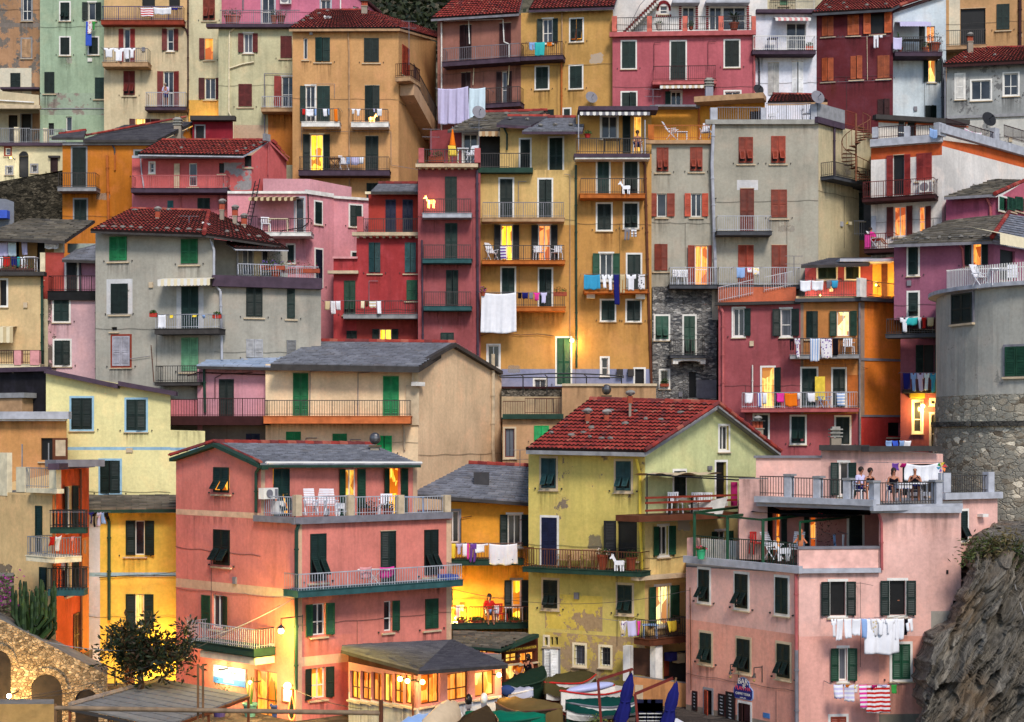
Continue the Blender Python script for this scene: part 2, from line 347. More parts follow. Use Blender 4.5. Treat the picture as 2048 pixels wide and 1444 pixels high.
class House:
    """runs: plan points left to right; top: (py at first point) or {run: [(px,py),...]} profile"""
    def __init__(s, label, pts, top, mat, depth=6, name='house', cat='house', base=None, group=None):
        s.pts = pts; s.fr = [Fr(a, b) for a, b in zip(pts, pts[1:])]; s.mat = mat; s.depth = depth
        ymin = min(p[1] for p in pts); s.base = (terr(ymin) - .6) if base is None else base
        s.prof = []
        for i, f in enumerate(s.fr):
            if isinstance(top, dict): pr = top[i]
            else:
                zt = P(pts[0][0], top, pts[0][1]).z; s.prof.append([(0, zt), (f.L, zt)]); continue
            s.prof.append([(f.hit(x, y)[0], f.hit(x, y)[1]) for x, y in pr])
            s.prof[-1][0] = (0, s.prof[-1][0][1]); s.prof[-1][-1] = (f.L, s.prof[-1][-1][1])
        c = sum((f.pt(f.L / 2, 0, 0) for f in s.fr), Vector((0, 0, 0))) / len(s.fr)
        s.o = thing(name, label, cat, (c.x, c.y + depth / 2, s.base), group); s.drips = [[] for _ in s.fr]; s.holes = [[] for _ in s.fr]; s.zones = [[] for _ in s.fr]
        s.todo = []; s.nw = 0; s.group = group
    def run(s, x):
        for i, f in enumerate(s.fr):
            if f.pa - .5 <= x <= f.pb + .5: return i
        return 0 if x < s.fr[0].pa else len(s.fr) - 1
    def zone(s, x0, y0, x1, y1, mat):
        i = s.run((x0 + x1) / 2); s.zones[i].append((*s.fr[i].rect(x0, y0, x1, y1), mat)); return s
    # ---- windows
    def win(s, t, x0, y0, x1, y1, col='dg', fr='', li='', ang=None):
        i = s.run((x0 + x1) / 2); f = s.fr[i]; u0, u1, z0, z1 = f.rect(x0, y0, x1, y1); w = u1 - u0; h = z1 - z0
        wc = 'wh' if t != 'b' else 'br'
        if col[0] == 'W': wc, col = col[1:] or 'wh', 'dg'
        rg = R; bc = PAL[col]; jv = rg.choice((.8, .92, 1., 1.15, 1.35)); gr_ = rg.choice((0, 0, 4, 9)); mt = paint(tuple(min(255, int(x * jv + gr_)) for x in bc), .55, .35, 'shutter paint')
        mb = MB(); s.drips[i].append((u0 - .22, u1 + .22, z0 - .1, .75 if h < 1.9 else 0))
        if fr:
            fm = paint(fr, .8, .15, 'window surround'); t_ = .09
            for a in ((u0 - t_, u0, z0 - t_, z1 + t_), (u1, u1 + t_, z0 - t_, z1 + t_), (u0, u1, z1, z1 + t_), (u0, u1, z0 - t_, z0)): f.box(mb, *a, .003, .018, fm)
        if h < 1.9: f.box(mb, u0 - .12, u1 + .12, z0 - .13, z0 - .09 if fr else z0 - .07, 0.003, .09, paint('be', .8, .2, 'sill'))
        elif not fr: f.box(mb, u0 - .02, u1 + .02, z1 + .002, z1 + .03, .003, .03, paint('be', .8, .2, 'sill'))
        if t != 'n' and h < 2.6:
            for uu in (u0 - .27, u1 + .27): f.box(mb, uu - .02, uu + .02, z0 - .05, z0 + .01, .003, .07, paint('cab', .6, .2, 'iron'))
        if t in 'cv':
            g = .012
            if w > .55: spans = [(u0 + .005, u0 + w / 2 - g / 2), (u0 + w / 2 + g / 2, u1 - .005)]
            else: spans = [(u0 + .005, u1 - .005)]
            s.holes[i].append((u0 + .004, u1 - .004, z0 + .004, z1 - .004, .1))
            f.box(mb, u0 + .01, u1 - .01, z0 + .01, z1 - .01, -.08, -.06, paint((16, 16, 18), .5, .2, 'recess shade') if not li else lit(s=1.3))  # dark sheet behind the leaves, painted as the shade of the opening
            wo = mb.build('window', s.o)
            for a, b in spans:
                lm = MB(); ww = b - a; jz = rg.uniform(.0, .03)
                if t == 'c':
                    an = math.radians(rg.uniform(8, 26)) if rg.random() < .16 else 0.; ca, sa = math.cos(an), math.sin(an)
                    if a < (u0 + u1) / 2 - .02 or len(spans) == 1: leaf(lm, lambda p, q, r: f.pt(a + p * ca - r * sa, z0 + .005 + q, .012 + p * sa + r * ca), ww, h - .01, mt)
                    else: leaf(lm, lambda p, q, r: f.pt(b - p * ca + r * sa, z0 + .005 + q, .012 + p * sa + r * ca), ww, h - .01, mt)
                else:
                    hz = h * .42; lowz = z0 + .005; ph = math.radians(rg.uniform(26, 38) if ang is None else ang)
                    leaf(lm, lambda p, q, r: f.pt(a + p, z0 + h - hz * .0 - (h - h * .46) + q, .012 + r), ww, h - h * .46 - .005, mt)
                    st = .05
                    f.box(lm, a, a + st, lowz, z0 + h * .46, .012, .045, mt); f.box(lm, b - st, b, lowz, z0 + h * .46, .012, .045, mt); f.box(lm, a + st, b - st, lowz, lowz + .09, .012, .045, mt)
                    zt = z0 + h * .45; hh = h * .38; ca, sa = math.cos(ph), math.sin(ph); sw = .10 * hh / .6
                    skew = getattr(s, 'skew', 0.)
                    leaf(lm, lambda p, q, r: f.pt(a + st + p + skew * (hh - q), zt - (hh - q) * ca + r * sa, .05 + (hh - q) * sa + r * ca), ww - 2 * st, hh, mt)
                lm.build('shutter', wo)
        else:
            dp = .2; s.holes[i].append((u0, u1, z0, z1, dp))
            fw = .045; wm = paint(wc, .5, .1, 'window frame')
            dark = 'D' in li
            if not dark:
                fb = lambda a, b, c, d: f.box(mb, a, b, c, d, -.14, -.09, wm)
                fb(u0, u0 + fw, z0, z1); fb(u1 - fw, u1, z0, z1); fb(u0 + fw, u1 - fw, z1 - fw, z1); fb(u0 + fw, u1 - fw, z0, z0 + fw)
                um = (u0 + u1) / 2
                if w > .5: fb(um - fw * .5, um + fw * .5, z0 + fw, z1 - fw)
                if h > 1.6 or rg.random() < .3:
                    for (a, b) in ((u0 + fw, um - fw * .5), (um + fw * .5, u1 - fw)) if w > .5 else ((u0 + fw, u1 - fw),): fb(a, b, z0 + h * .4, z0 + h * .4 + .04)
                if 'g' in li:   # iron bars
                    bm_ = paint('cab', .6, .2, 'iron')
                    k = max(3, int(w / .11))
                    for j in range(1, k): f.box(mb, u0 + w * j / k - .008, u0 + w * j / k + .008, z0, z1, -.03, -.014, bm_)
                    for zz in (.3, .7): f.box(mb, u0, u1, z0 + h * zz - .01, z0 + h * zz + .01, -.012, -.002, bm_)
            wo = mb.build('window', s.o) if mb.v else None
            pm = MB()
            if 'L' in li:
                k = {'LO': lit((255, 146, 56), 1.05), 'LW': lit((255, 225, 150), 1.3, .5), 'LD': lit((255, 150, 40), .8)}.get(li.replace('D', '') if li == 'LD' else li, lit((255, 190, 12), 1.7, .5) if li == 'LY' else lit(rg.choice([(255, 170, 30), (255, 186, 60), (255, 150, 36), (250, 200, 96)]), rg.uniform(.9, 1.6)))
            elif dark: k = paint((10, 10, 12), .5, .3, 'interior shade')  # flat near-black sheet, shade of the unlit room put into its colour
            else: k = curtain() if rg.random() < .3 and 'n' not in li else glass()
            pm.face([f.pt(u0, z0, -.125), f.pt(u1, z0, -.125), f.pt(u1, z1, -.125), f.pt(u0, z1, -.125)], k)
            pane = pm.build('pane', wo or s.o)
            sides = {'o': (0, 1), 'l': (0,), 'r': (1,)}.get(t, ())
            lw = max(.32, min(w * .55, .62)) if w > .5 else max(.3, w * .8)
            for sd in sides:
                lm = MB(); an = math.radians(rg.uniform(3, 16)); ca, sa = math.cos(an), math.sin(an)
                if sd == 0: leaf(lm, lambda p, q, r: f.pt(u0 - .02 - p * ca - r * sa, z0 + q, .03 + p * sa + r * ca), lw, h, mt)
                else: leaf(lm, lambda p, q, r: f.pt(u1 + .02 + p * ca + r * sa, z0 + q, .03 + p * sa + r * ca), lw, h, mt)
                lm.build('shutter', wo or s.o)
        return wo
    # ---- balconies and railings
    def balc(s, x0, y0, x1, y1, ry, sc='be', rc='cab', p=.95, st='', ends=True):
        i = s.run((x0 + x1) / 2); f = s.fr[i]; u0, u1, z0, z1 = f.rect(x0, y0, x1, y1, p); u0 = max(u0, -.6); zr = f.hit((x0 + x1) / 2, ry, p)[1]
        s.drips[i] += [(u0 - .15, u0 + .8, z0, .9), (u1 - .8, u1 + .15, z0, .9), (u0 + .5, u1 - .5, z0, .8)]
        mb = MB(); sm = paint(sc, .85, .3, 'balcony slab'); f.box(mb, u0, u1, z0, z1, .003, p, sm)
        f.box(mb, u0 - .03, u1 + .03, z1 + .002, z1 + .03, .004, p + .03, sm)
        if 'k' in st:
            k = max(2, int((u1 - u0) / .8))
            for j in range(k):
                uu = u0 + (u1 - u0) * (j + .5) / k; f.box(mb, uu - .07, uu + .07, z0 - .14, z0 - .003, .003, p * .9, paint('be', .8, .2, 'corbel'))
        so_ = mb.build('balcony', s.o); rm = MB(); m = paint(rc, .5, .25, 'railing paint')
        segs = [((u0 + .04, p - .04), (u1 - .04, p - .04))]
        if ends: segs = [((u0 + .04, .02), (u0 + .04, p - .04))] + segs + [((u1 - .04, p - .04), (u1 - .04, .02))]
        for (ua, oa), (ub, ob) in segs: railing(rm, lambda t, z, dz=0: f.pt(ua + (ub - ua) * t, z, oa + (ob - oa) * t + dz), math.hypot(ub - ua, ob - oa), z1 + .04, zr, m, st)
        rm.build('railing', so_); return so_
    def rail(s, x0, ya, x1, yb, rc='cab', o=.1, st='', name='railing'):
        i = s.run((x0 + x1) / 2); f = s.fr[i]; u0, u1, z0, z1 = f.rect(x0, ya, x1, yb, o); rm = MB()
        railing(rm, lambda t, z, dz=0: f.pt(u0 + (u1 - u0) * t, z, o + dz), u1 - u0, z0, z1, paint(rc, .5, .25, 'railing paint'), st)
        return rm.build(name, s.o)
    def box(s, name, x0, y0, x1, y1, mat, o0=.003, o1=.1, label=None):
        i = s.run((x0 + x1) / 2); f = s.fr[i]; mb = MB(); f.box(mb, *f.rect(x0, y0, x1, y1, o1), o0, o1, paint(mat, .8, .25) if isinstance(mat, (str, tuple)) else mat)
        return mb.build(name, s.o, label=label)
    def pipe(s, pts, col='sl', r=.05, o=.09, name='drainpipe'):
        mb = MB(); i = s.run(pts[0][0]); f = s.fr[i]
        q = [f.pt(*f.hit(x, y, o), o) for x, y in pts]; m = paint(col, .5, .25, 'pipe'); mb.path(q, r, m, 7)
        for a, b in zip(q, q[1:]):
            L = (b - a).length
            for j in range(int(L / 1.4)): c = a.lerp(b, (j + .5) * 1.4 / L); d = (b - a).normalized() * .03; mb.tube(c - d, c + d, r * 1.35, m, 7)
        return mb.build(name, s.o, smooth=False)
    def awn(s, x0, y0, x1, y1, col='be', c2='wh', p=1.1, sc=True):
        i = s.run((x0 + x1) / 2); f = s.fr[i]; u0, u1, z0, z1 = f.rect(x0, y0, x1, y1, p); mb = MB(); n = max(4, int((u1 - u0) / .16))
        zt = f.hit((x0 + x1) / 2, y0, 0.05)[1]
        for j in range(n):
            a = u0 + (u1 - u0) * j / n; b = u0 + (u1 - u0) * (j + 1) / n; m = cloth(col) if j % 2 else cloth(c2)
            for dz in (0, -.012): mb.face([f.pt(a, zt + dz, .03), f.pt(b, zt + dz, .03), f.pt(b, z1 + dz - .05, p), f.pt(a, z1 + dz - .05, p)][::1 if dz == 0 else -1], m)
            lo = z0 if sc else z1 - .1
            mb.face([f.pt(a, z1 - .05, p), f.pt(b, z1 - .05, p), f.pt(b, lo + .03, p + .01), f.pt((a + b) / 2, lo, p + .015), f.pt(a, lo + .03, p + .01)], m)
        return mb.build('awning', s.o)
    def at(s, x, y, o=.5):
        i = s.run(x); f = s.fr[i]; return f.pt(*f.hit(x, y, o), o)
    def rot(s, x): f = s.fr[s.run(x)]; return math.atan2(f.d.y, f.d.x)
    def dsl(s, txt):
        for ln in txt.strip().splitlines():
            t = ln.split('#')[0].split()
            if not t: continue
            k = t[0]; n = []; w = []; kw = {}
            for a in t[1:]:
                if '=' in a:
                    p, q = a.split('=')
                    try: kw[p] = float(q)
                    except ValueError: kw[p] = q
                else:
                    try: n.append(float(a))
                    except ValueError: w.append(a)
            if k in ('c', 'v', 'o', 'l', 'r', 'n', 'b'):
                s.win(k, *n, *(w[:1] or ['dg']), fr=kw.get('f', ''), li=kw.get('li', ''), ang=kw.get('ang'))
            elif k == 'B': s.balc(*n, sc=(w + ['be', 'cab'])[0], rc=(w[1] if len(w) > 1 else 'cab'), p=kw.get('p', .95), st=kw.get('st', ''))
            elif k == 'R': s.rail(*n, rc=w[0] if w else 'cab', o=kw.get('o', .1), st=kw.get('st', ''))
            elif k == 'P': s.pipe(list(zip(n[::2], n[1::2])), w[0] if w else 'sl', kw.get('r', .05))
            elif k == 'X': s.box(w[0], *n, w[1], kw.get('a', .003), kw.get('o', .1))
            elif k == 'A': s.awn(*n, *(w or ['be']), p=kw.get('p', 1.1))
            elif k == 'K': ac_unit(s, *n)
            elif k == 'D': dish(s, *n)
        return s
    def build(s):
        mb = MB(); n = len(s.fr)
        for i, f in enumerate(s.fr):
            pr = s.prof[i]; zmax = max(z for _, z in pr); us = {0, f.L}; zs = {s.base, zmax}
            for h in s.holes[i] + s.zones[i]:
                for u in h[:2]: us.add(min(max(u, 0), f.L))
                for z in h[2:4]: zs.add(min(max(z, s.base), zmax))
            us = sorted(us); zs = sorted(zs)
            for u0, u1 in zip(us, us[1:]):
                if u1 - u0 < 1e-4: continue
                for z0, z1 in zip(zs, zs[1:]):
                    if z1 - z0 < 1e-4: continue
                    um, zm = (u0 + u1) / 2, (z0 + z1) / 2
                    if any(h[0] < um < h[1] and h[2] < zm < h[3] for h in s.holes[i]): continue
                    m = s.mat
                    for z_ in s.zones[i]:
                        if z_[0] < um < z_[1] and z_[2] < zm < z_[3]: m = z_[4]
                    poly = [(u0, z0), (u1, z0), (u1, z1), (u0, z1)]
                    for (ua, za), (ub, zb) in zip(pr, pr[1:]):
                        a, b = -(zb - za), (ub - ua); poly = clip(poly, a, b, a * ua + b * za)
                        if len(poly) < 3: break
                    if len(poly) >= 3: mb.face([f.pt(u, z) for u, z in poly], m)
            for h in s.holes[i]:
                u0, u1, z0, z1, d = h; m = s.mat
                for q in (((u0, z0, 0), (u0, z0, -d), (u0, z1, -d), (u0, z1, 0)), ((u1, z0, -d), (u1, z0, 0), (u1, z1, 0), (u1, z1, -d)),
                          ((u0, z1, 0), (u0, z1, -d), (u1, z1, -d), (u1, z1, 0)), ((u0, z0, -d), (u0, z0, 0), (u1, z0, 0), (u1, z0, -d))):
                    mb.face([f.pt(*p) for p in q], m)
        rr = random.Random(int(abs(s.o.location.x * 37 + s.o.location.z * 11)))
        def floor_(i, u0, u1, z1): return max([h[3] + .02 for h in s.holes[i] if h[0] < u1 and h[1] > u0 and h[2] < z1 - .05] + [s.base])
        for i, f in enumerate(s.fr):
            def dec(u0, u1, z0, z1, m, o=.0022): mb.decal([f.pt(u0, z0, o), f.pt(u1, z0, o), f.pt(u1, z1, o), f.pt(u0, z1, o)], m)
            for (u0, u1, z1, k) in s.drips[i]:
                u0, u1 = max(u0, .02), min(u1, f.L - .02); hgt = min(rr.uniform(.6, 1.7), z1 - floor_(i, u0, u1, z1))
                if u1 - u0 > .2 and hgt > .25 and rr.random() < k: dec(u0, u1, z1 - hgt, z1, streak((46, 40, 36), .55) if rr.random() < .75 else streak((110, 62, 30), .5))
            zt = min(z for _, z in s.prof[i])
            if s.group is None or f.L < 1: continue
            if zt - s.base > 2.5 and max(z for _, z in s.prof[i]) - zt < .25:
                hgt = min(1.2, zt - floor_(i, 0, f.L, zt))
                if hgt > .25: dec(.02, f.L - .02, zt - hgt, zt - .01, streak((52, 46, 42), .45, .6), .0014)
            for q in range(int(f.L / 2.2)):   # repaired or worn plaster
                w, hh_ = rr.uniform(.6, 1.8), rr.uniform(.5, 1.4); u0 = rr.uniform(.05, max(.1, f.L - w)); z0 = zt - rr.uniform(1.5, 11); u1 = min(u0 + w, f.L - .02)
                if z0 < s.base or any(h[0] < u1 and h[1] > u0 and h[2] < z0 + hh_ and h[3] > z0 for h in s.holes[i]): continue
                dec(u0, u1, z0, z0 + hh_, worn(rr.choice([(168, 160, 148), (210, 202, 190), (120, 112, 104)]), rr.choice((.3, .45, .6))), .0009)
            if f.L > 3:
                km = paint('cab', .6, .2, 'cable'); cb = MB(); z = zt - rr.uniform(2.5, 4.5); dz = rr.uniform(-.1, .1); n = 10; uu = rr.uniform(.3, .9) * f.L
                cb.path([f.pt(f.L * k / n, z + dz * k / n - .06 * math.sin(k * 2.1) ** 2, .028) for k in range(n + 1)], .009, km, 4); cb.path([f.pt(uu, z - .03, .03), f.pt(uu, z - rr.uniform(2, 5), .03)], .009, km, 4); cb.build('facade_cable', s.o)
                uu = rr.uniform(.15, .85) * f.L; z = zt - rr.uniform(1.2, 6)
                if not any(h[0] - .3 < uu < h[1] + .3 and h[2] - .3 < z < h[3] + .3 for h in s.holes[i]): cb = MB(); f.box(cb, uu - .1, uu + .1, z - .13, z + .13, .003, .09, paint(rr.choice(['gre', 'be', 'gw']), .6, .2)); cb.build('junction_box', s.o)
        fl, lf = s.fr[0], s.fr[-1]; zl, zr = s.prof[0][0][1], s.prof[-1][-1][1]
        bl = XY(s.pts[0][0], s.pts[0][1] + s.depth); br = XY(s.pts[-1][0], s.pts[-1][1] + s.depth)
        V = lambda p, z: Vector((p.x, p.y, z))
        mb.face([V(fl.A, s.base), V(bl, s.base), V(bl, zl), V(fl.A, zl)], s.mat); mb.face([V(br, s.base), V(lf.B, s.base), V(lf.B, zr), V(br, zr)], s.mat)
        mb.face([V(bl, s.base), V(br, s.base), V(br, zr), V(bl, zl)], s.mat)
        cm = paint((120, 116, 110), .9, .3, 'terrace floor')
        def bk(p): k = (p.y + s.depth) / p.y; return Vector((p.x * k, p.y + s.depth, p.z))
        for i, f in enumerate(s.fr):
            q = [f.pt(u, z) for u, z in s.prof[i]]
            for a, b in zip(q, q[1:]): mb.face([a, b, bk(b), bk(a)], cm)
            if i:
                a = s.fr[i].pt(0, s.prof[i][0][1]); b = s.fr[i].pt(0, s.prof[i - 1][-1][1])
                if abs(a.z - b.z) > .02: mb.face([a, b, bk(b), bk(a)], s.mat)
        s.wall = mb.build('wall', s.o); return s

def railing(mb, f, L, z0, z1, m, st=''):
    """f(t,z,dz) maps along the rail; st: c=belly bars h=horizontal bars d=dense m=mesh panel w=wooden s=plain"""
    def bar(t0, t1, za, zb, th=.012, dz=0):
        mb.hexa([f(t0, za, th + dz), f(t1, za, th + dz), f(t1, za, -th + dz), f(t0, za, -th + dz), f(t0, zb, th + dz), f(t1, zb, th + dz), f(t1, zb, -th + dz), f(t0, zb, -th + dz)], m)
    L = max(L, .05); e = .012 / L
    bar(0, 1, z1 - .035, z1, .022)
    if 'h' in st:
        for q in (.1, .37, .64): bar(0, 1, z0 + (z1 - z0) * q, z0 + (z1 - z0) * q + .03, .015)
        n = max(1, int(L / 1.6))
        for j in range(n + 1): t = j / n; bar(max(0, t - 2 * e), min(1, t + 2 * e), z0 - .03, z1 - .036, .02)
        return
    bar(0, 1, z0 + .06, z0 + .085, .012)
    sp = .085 if 'd' in st else .115; n = max(1, int(L / sp))
    for j in range(n + 1):
        t = j / n; w_ = (.009 if j % 9 else .02) / L
        if 'w' in st: w_ = .025 / L
        if 'c' in st:
            zz = [z0 + .02, z0 + (z1 - z0) * .2, z0 + (z1 - z0) * .42, z0 + (z1 - z0) * .7, z1 - .036]; oo = [.0, .12, .13, .03, 0]
            for k in range(4):
                a, b = zz[k], zz[k + 1]
                mb.hexa([f(t - w_, a, oo[k] + .009), f(t + w_, a, oo[k] + .009), f(t + w_, a, oo[k] - .009), f(t - w_, a, oo[k] - .009), f(t - w_, b, oo[k + 1] + .009), f(t + w_, b, oo[k + 1] + .009), f(t + w_, b, oo[k + 1] - .009), f(t - w_, b, oo[k + 1] - .009)], m)
        else: bar(max(0, t - w_), min(1, t + w_), z0 - .03, z1 - .036, .009)

def ac_unit(h, x0, y0, x1, y1, o=.1):
    i = h.run((x0 + x1) / 2); f = h.fr[i]; u0, u1, z0, z1 = f.rect(x0, y0, x1, y1, o + .3); mb = MB(); w = paint('wh', .5, .08, 'white plastic')
    f.box(mb, u0, u1, z0, z1, o, o + .28, w); a = mb.build('air_conditioner', h.o); g = MB(); k = paint('gre', .6, .2, 'grille')
    c = f.pt(u0 + (u1 - u0) * .4, (z0 + z1) / 2, o + .285); n = Vector((*f.n, 0)); r = (z1 - z0) * .38; g.tube(c, c + n * .02, r, k, 16)
    f.box(g, u0 + (u1 - u0) * .78, u1 - .03, z0 + .04, z1 - .04, o + .281, o + .295, k); g.build('fan_grille', a)
def dish(h, x, y, r=.38, col='gre', o=.5):
    p = h.at(x, y, o); mb = MB(); m = paint(col, .5, .15, 'dish metal'); dish_mesh(mb, p, r, m); mb.path([p + Vector((0, .08, 0)), p + Vector((0, .25, -.35)), h.at(x, y + 14, 0)], .018, m)
    mb.build('satellite_dish', h.o, smooth=False)
def dish_mesh(mb, p, r, m, tilt=(.35, -1, .35)):
    q = Vector(tilt).normalized().to_track_quat('Z', 'Y').to_matrix()
    for s_ in (0, .012): mb.lathe(p, [(r * .05, .0 + s_), (r * .45, r * .05 + s_), (r * .8, r * .15 + s_), (r, r * .25 + s_)], m, 16, q)
    mb.tube(p, p + q @ Vector((0, 0, r)), .015, m); e = p + q @ Vector((0, 0, r)); mb.tube(e, e + q @ Vector((0, 0, .08)), .04, m)

# ---------------------------------------------------------------- roofs
def patch(A, B, Cc, D):
    return lambda s, t: A.lerp(B, s).lerp(D.lerp(Cc, s), t)
def roof(h, q, kind='tile', thick=.14, ridge=True, eave='cab', parent=None, name='roof', edge=None):
    """q: four (px,py,Y): eave left, eave right, ridge right, ridge left"""
    A, B, C_, D = [P(*p) if not isinstance(p, Vector) else p for p in q]; f = patch(A, B, C_, D)
    nrm = ((B - A).cross(D - A)).normalized()
    if (B - A).length < .01: nrm = ((C_ - B).cross(D - B)).normalized()
    if nrm.z < 0: nrm = -nrm
    L = max((B - A).length, (C_ - D).length); H = ((D - A).length + (C_ - B).length) / 2
    mats = {'tile': TILES, 'slate': SLATE, 'pale': SLATEL, 'dark': SLATED, 'stone': SLATEB}[kind]
    mb = MB(); ww, hh = {'tile': (.21, .36), 'slate': (.5, .33), 'pale': (.6, .5), 'dark': (.5, .2), 'stone': (.6, .4)}[kind]
    nu = max(2, int(L / ww)); nv = max(2, int(H / hh)); rr = random.Random(int(abs(A.x * 100)) + 3)
    up = lambda p, d: p + nrm * d
    for j in range(nv):
        t0 = j / nv; t1 = min(1, (j + 1.12) / nv); offs = (.5 if j % 2 and kind != 'tile' else 0)
        for i in range(-1 if offs else 0, nu):
            s0 = max(0, (i + offs) / nu); s1 = min(1, (i + 1 + offs) / nu)
            if s1 - s0 < 1e-4: continue
            lo = .10; hi = .03; jt = rr.uniform(-.008, .012) if kind != 'stone' else rr.uniform(-.02, .035)
            r_ = rr.random(); m = mats[0 if r_ < .4 else (1 if r_ < .7 else rr.randrange(len(mats)))]
            a, b, c, d = f(s0, t0), f(s1, t0), f(s1, t1), f(s0, t1)
            if kind == 'tile':
                sl_ = []
                for k in range(5):
                    x = k / 4; hgt = math.sin(math.pi * x) * .055
                    sl_.append((up(a.lerp(b, x), lo + hgt + jt), up(d.lerp(c, x), hi + hgt + jt)))
                for (p, q_), (p2, q2) in zip(sl_, sl_[1:]): mb.face([p, p2, q2, q_], m)
                mb.face([x[0] for x in sl_] + [up(b, 0), up(a, 0)], GAP_SHADE)
            else:
                g = (s1 - s0) * .012
                a, b, c, d = f(s0 + g, t0), f(s1 - g, t0), f(s1 - g, t1), f(s0 + g, t1)
                l2 = lo * .6 + jt; mb.face([up(a, l2), up(b, l2), up(c, .012 + jt * .5), up(d, .012 + jt * .5)], m)
                mb.face([up(a, -.0), up(b, -.0), up(b, l2), up(a, l2)], m)
    ro = mb.build(name, parent or h.o)
    sb = MB(); em = paint(eave, .8, .3, 'eave board') if isinstance(eave, (str, tuple)) else eave
    dn = Vector((0, 0, -thick)); e = Vector((0, 0, -.004)); N = 8
    for i in range(N):
        for j in range(N):
            q = [f(i / N, j / N), f((i + 1) / N, j / N), f((i + 1) / N, (j + 1) / N), f(i / N, (j + 1) / N)]
            sb.face([p + e for p in q], em); sb.face([p + dn for p in q[::-1]], em)
    for i in range(N):
        for g in (lambda t: f(t, 0), lambda t: f(t, 1), lambda t: f(0, t), lambda t: f(1, t)):
            a, b = g(i / N), g((i + 1) / N)
            if (a - b).length > 1e-4: sb.face([a + dn, b + dn, b + e, a + e], em)
    sb.build('eave', ro)
    if ridge: ridge_cap(ro, D, C_)
    if edge:
        for pq in edge: ridge_cap(ro, P(*pq[0]), P(*pq[1]))
    return ro, f, nrm
def ridge_cap(parent, a, b, r=.11, mats=None):
    mb = MB(); mats = mats or TILES; d = b - a; L = d.length; n = max(1, int(L / .38))
    for i in range(n): mb.tube(a.lerp(b, i / n) + Vector((0, 0, .05)), a.lerp(b, min(1, (i + 1.1) / n)) + Vector((0, 0, .05)), r * R.uniform(.95, 1.1), mats[R.randrange(len(mats))], 7, r * .88)
    mb.build('ridge_tiles', parent)
def stones(ro, f, nrm, lst, seed=1):
    rr = random.Random(seed); m = paint((116, 112, 106), .9, .35, 'roof stone')
    for s, t in lst:
        p = f(s, t) + nrm * .12; mb = MB(); mb.blob(p, (rr.uniform(.10, .17), rr.uniform(.08, .13), rr.uniform(.06, .09)), m, rr.randrange(999), (7, 5), .2); mb.build('stone', ro, origin=p)
def chimney(parent, p, w=.5, h=.9, kind='slab', col=(150, 140, 125)):
    mb = MB(); m = plaster(col, .3); x, y, z = p
    mb.box(x - w / 2, x + w / 2, y - w / 2, y + w / 2, z - .6, z + h, m)
    if kind == 'slab':
        k = paint('st', .9, .3, 'chimney stone')
        for i in range(3): mb.box(x - w * .62, x + w * .62, y - w * .62, y + w * .62, z + h + .02 + i * .16, z + h + .08 + i * .16, k); mb.box(x - w * .4, x + w * .4, y - w * .4, y + w * .4, z + h + .081 + i * .16, z + h + .179 + i * .16, k)
    elif kind == 'cap':
        k = paint((60, 58, 60), .6, .3, 'chimney cap'); mb.box(x - w * .66, x + w * .66, y - w * .66, y + w * .66, z + h + .003, z + h + .55, k)
    elif kind == 'ball':
        k = paint((110, 108, 108), .35, .2, 'metal cowl', .8); mb.box(x - w * .7, x + w * .7, y - w * .7, y + w * .7, z + h + .003, z + h + .08, paint((96, 80, 60), .8, .2)); mb.blob((x, y, z + h + .36), (.24, .24, .26), k, 3, (12, 8), .01)
    elif kind == 'pots':
        k = paint((160, 74, 50), .8, .3, 'terracotta')
        mb.box(x - w * .6, x + w * .6, y - w * .6, y + w * .6, z + h + .003, z + h + .06, m)
        for i in (-1, 0, 1): mb.tube((x + i * w * .35, y, z + h + .061), (x + i * w * .35, y, z + h + .35), .08, k, 8)
        mb.box(x - w * .7, x + w * .7, y - w * .5, y + w * .5, z + h + .352, z + h + .4, paint('cab', .8, .2)); mb.blob((x, y, z + h + .5), (.2, .15, .11), paint((142, 138, 132), .9, .35, 'roof stone'), 4)
    return mb.build('chimney', parent)
# ---------------------------------------------------------------- small things
def rake(h, pts, mat='dgr', th=.16, o1=.28, name='verge_board', o0=-.0):
    f = h.fr[h.run((pts[0][0] + pts[-1][0]) / 2)]; mb = MB(); m = paint(mat, .7, .25) if isinstance(mat, (str, tuple)) else mat
    q = [f.hit(x, y, o1) for x, y in pts]
    for (ua, za), (ub, zb) in zip(q, q[1:]):
        mb.hexa([f.pt(ua, za - th, o1), f.pt(ub, zb - th, o1), f.pt(ub, zb - th, o0), f.pt(ua, za - th, o0), f.pt(ua, za, o1), f.pt(ub, zb, o1), f.pt(ub, zb, o0), f.pt(ua, za, o0)], m)
    return mb.build(name, h.o)
ORD = ['first', 'second', 'third', 'fourth', 'fifth', 'sixth', 'seventh', 'eighth', 'ninth', 'tenth', 'eleventh', 'twelfth', 'thirteenth']
CN = dict(wht='white', wh='white', lil='lilac', lbl='light blue', blu='blue', red='red', org='orange', pnk='pink', prp='purple', blk='black', ylw='yellow', tan='beige', cy='turquoise blue',
          gre='grey', grn='green', ind='navy', mag='magenta', trq='turquoise', lig='pale blue', cr='cream', brn='brown', pk='pale pink', be='beige')
KN = dict(t='towel', s='shirt', p='trousers', h='sheet', k='sock', r='rag')
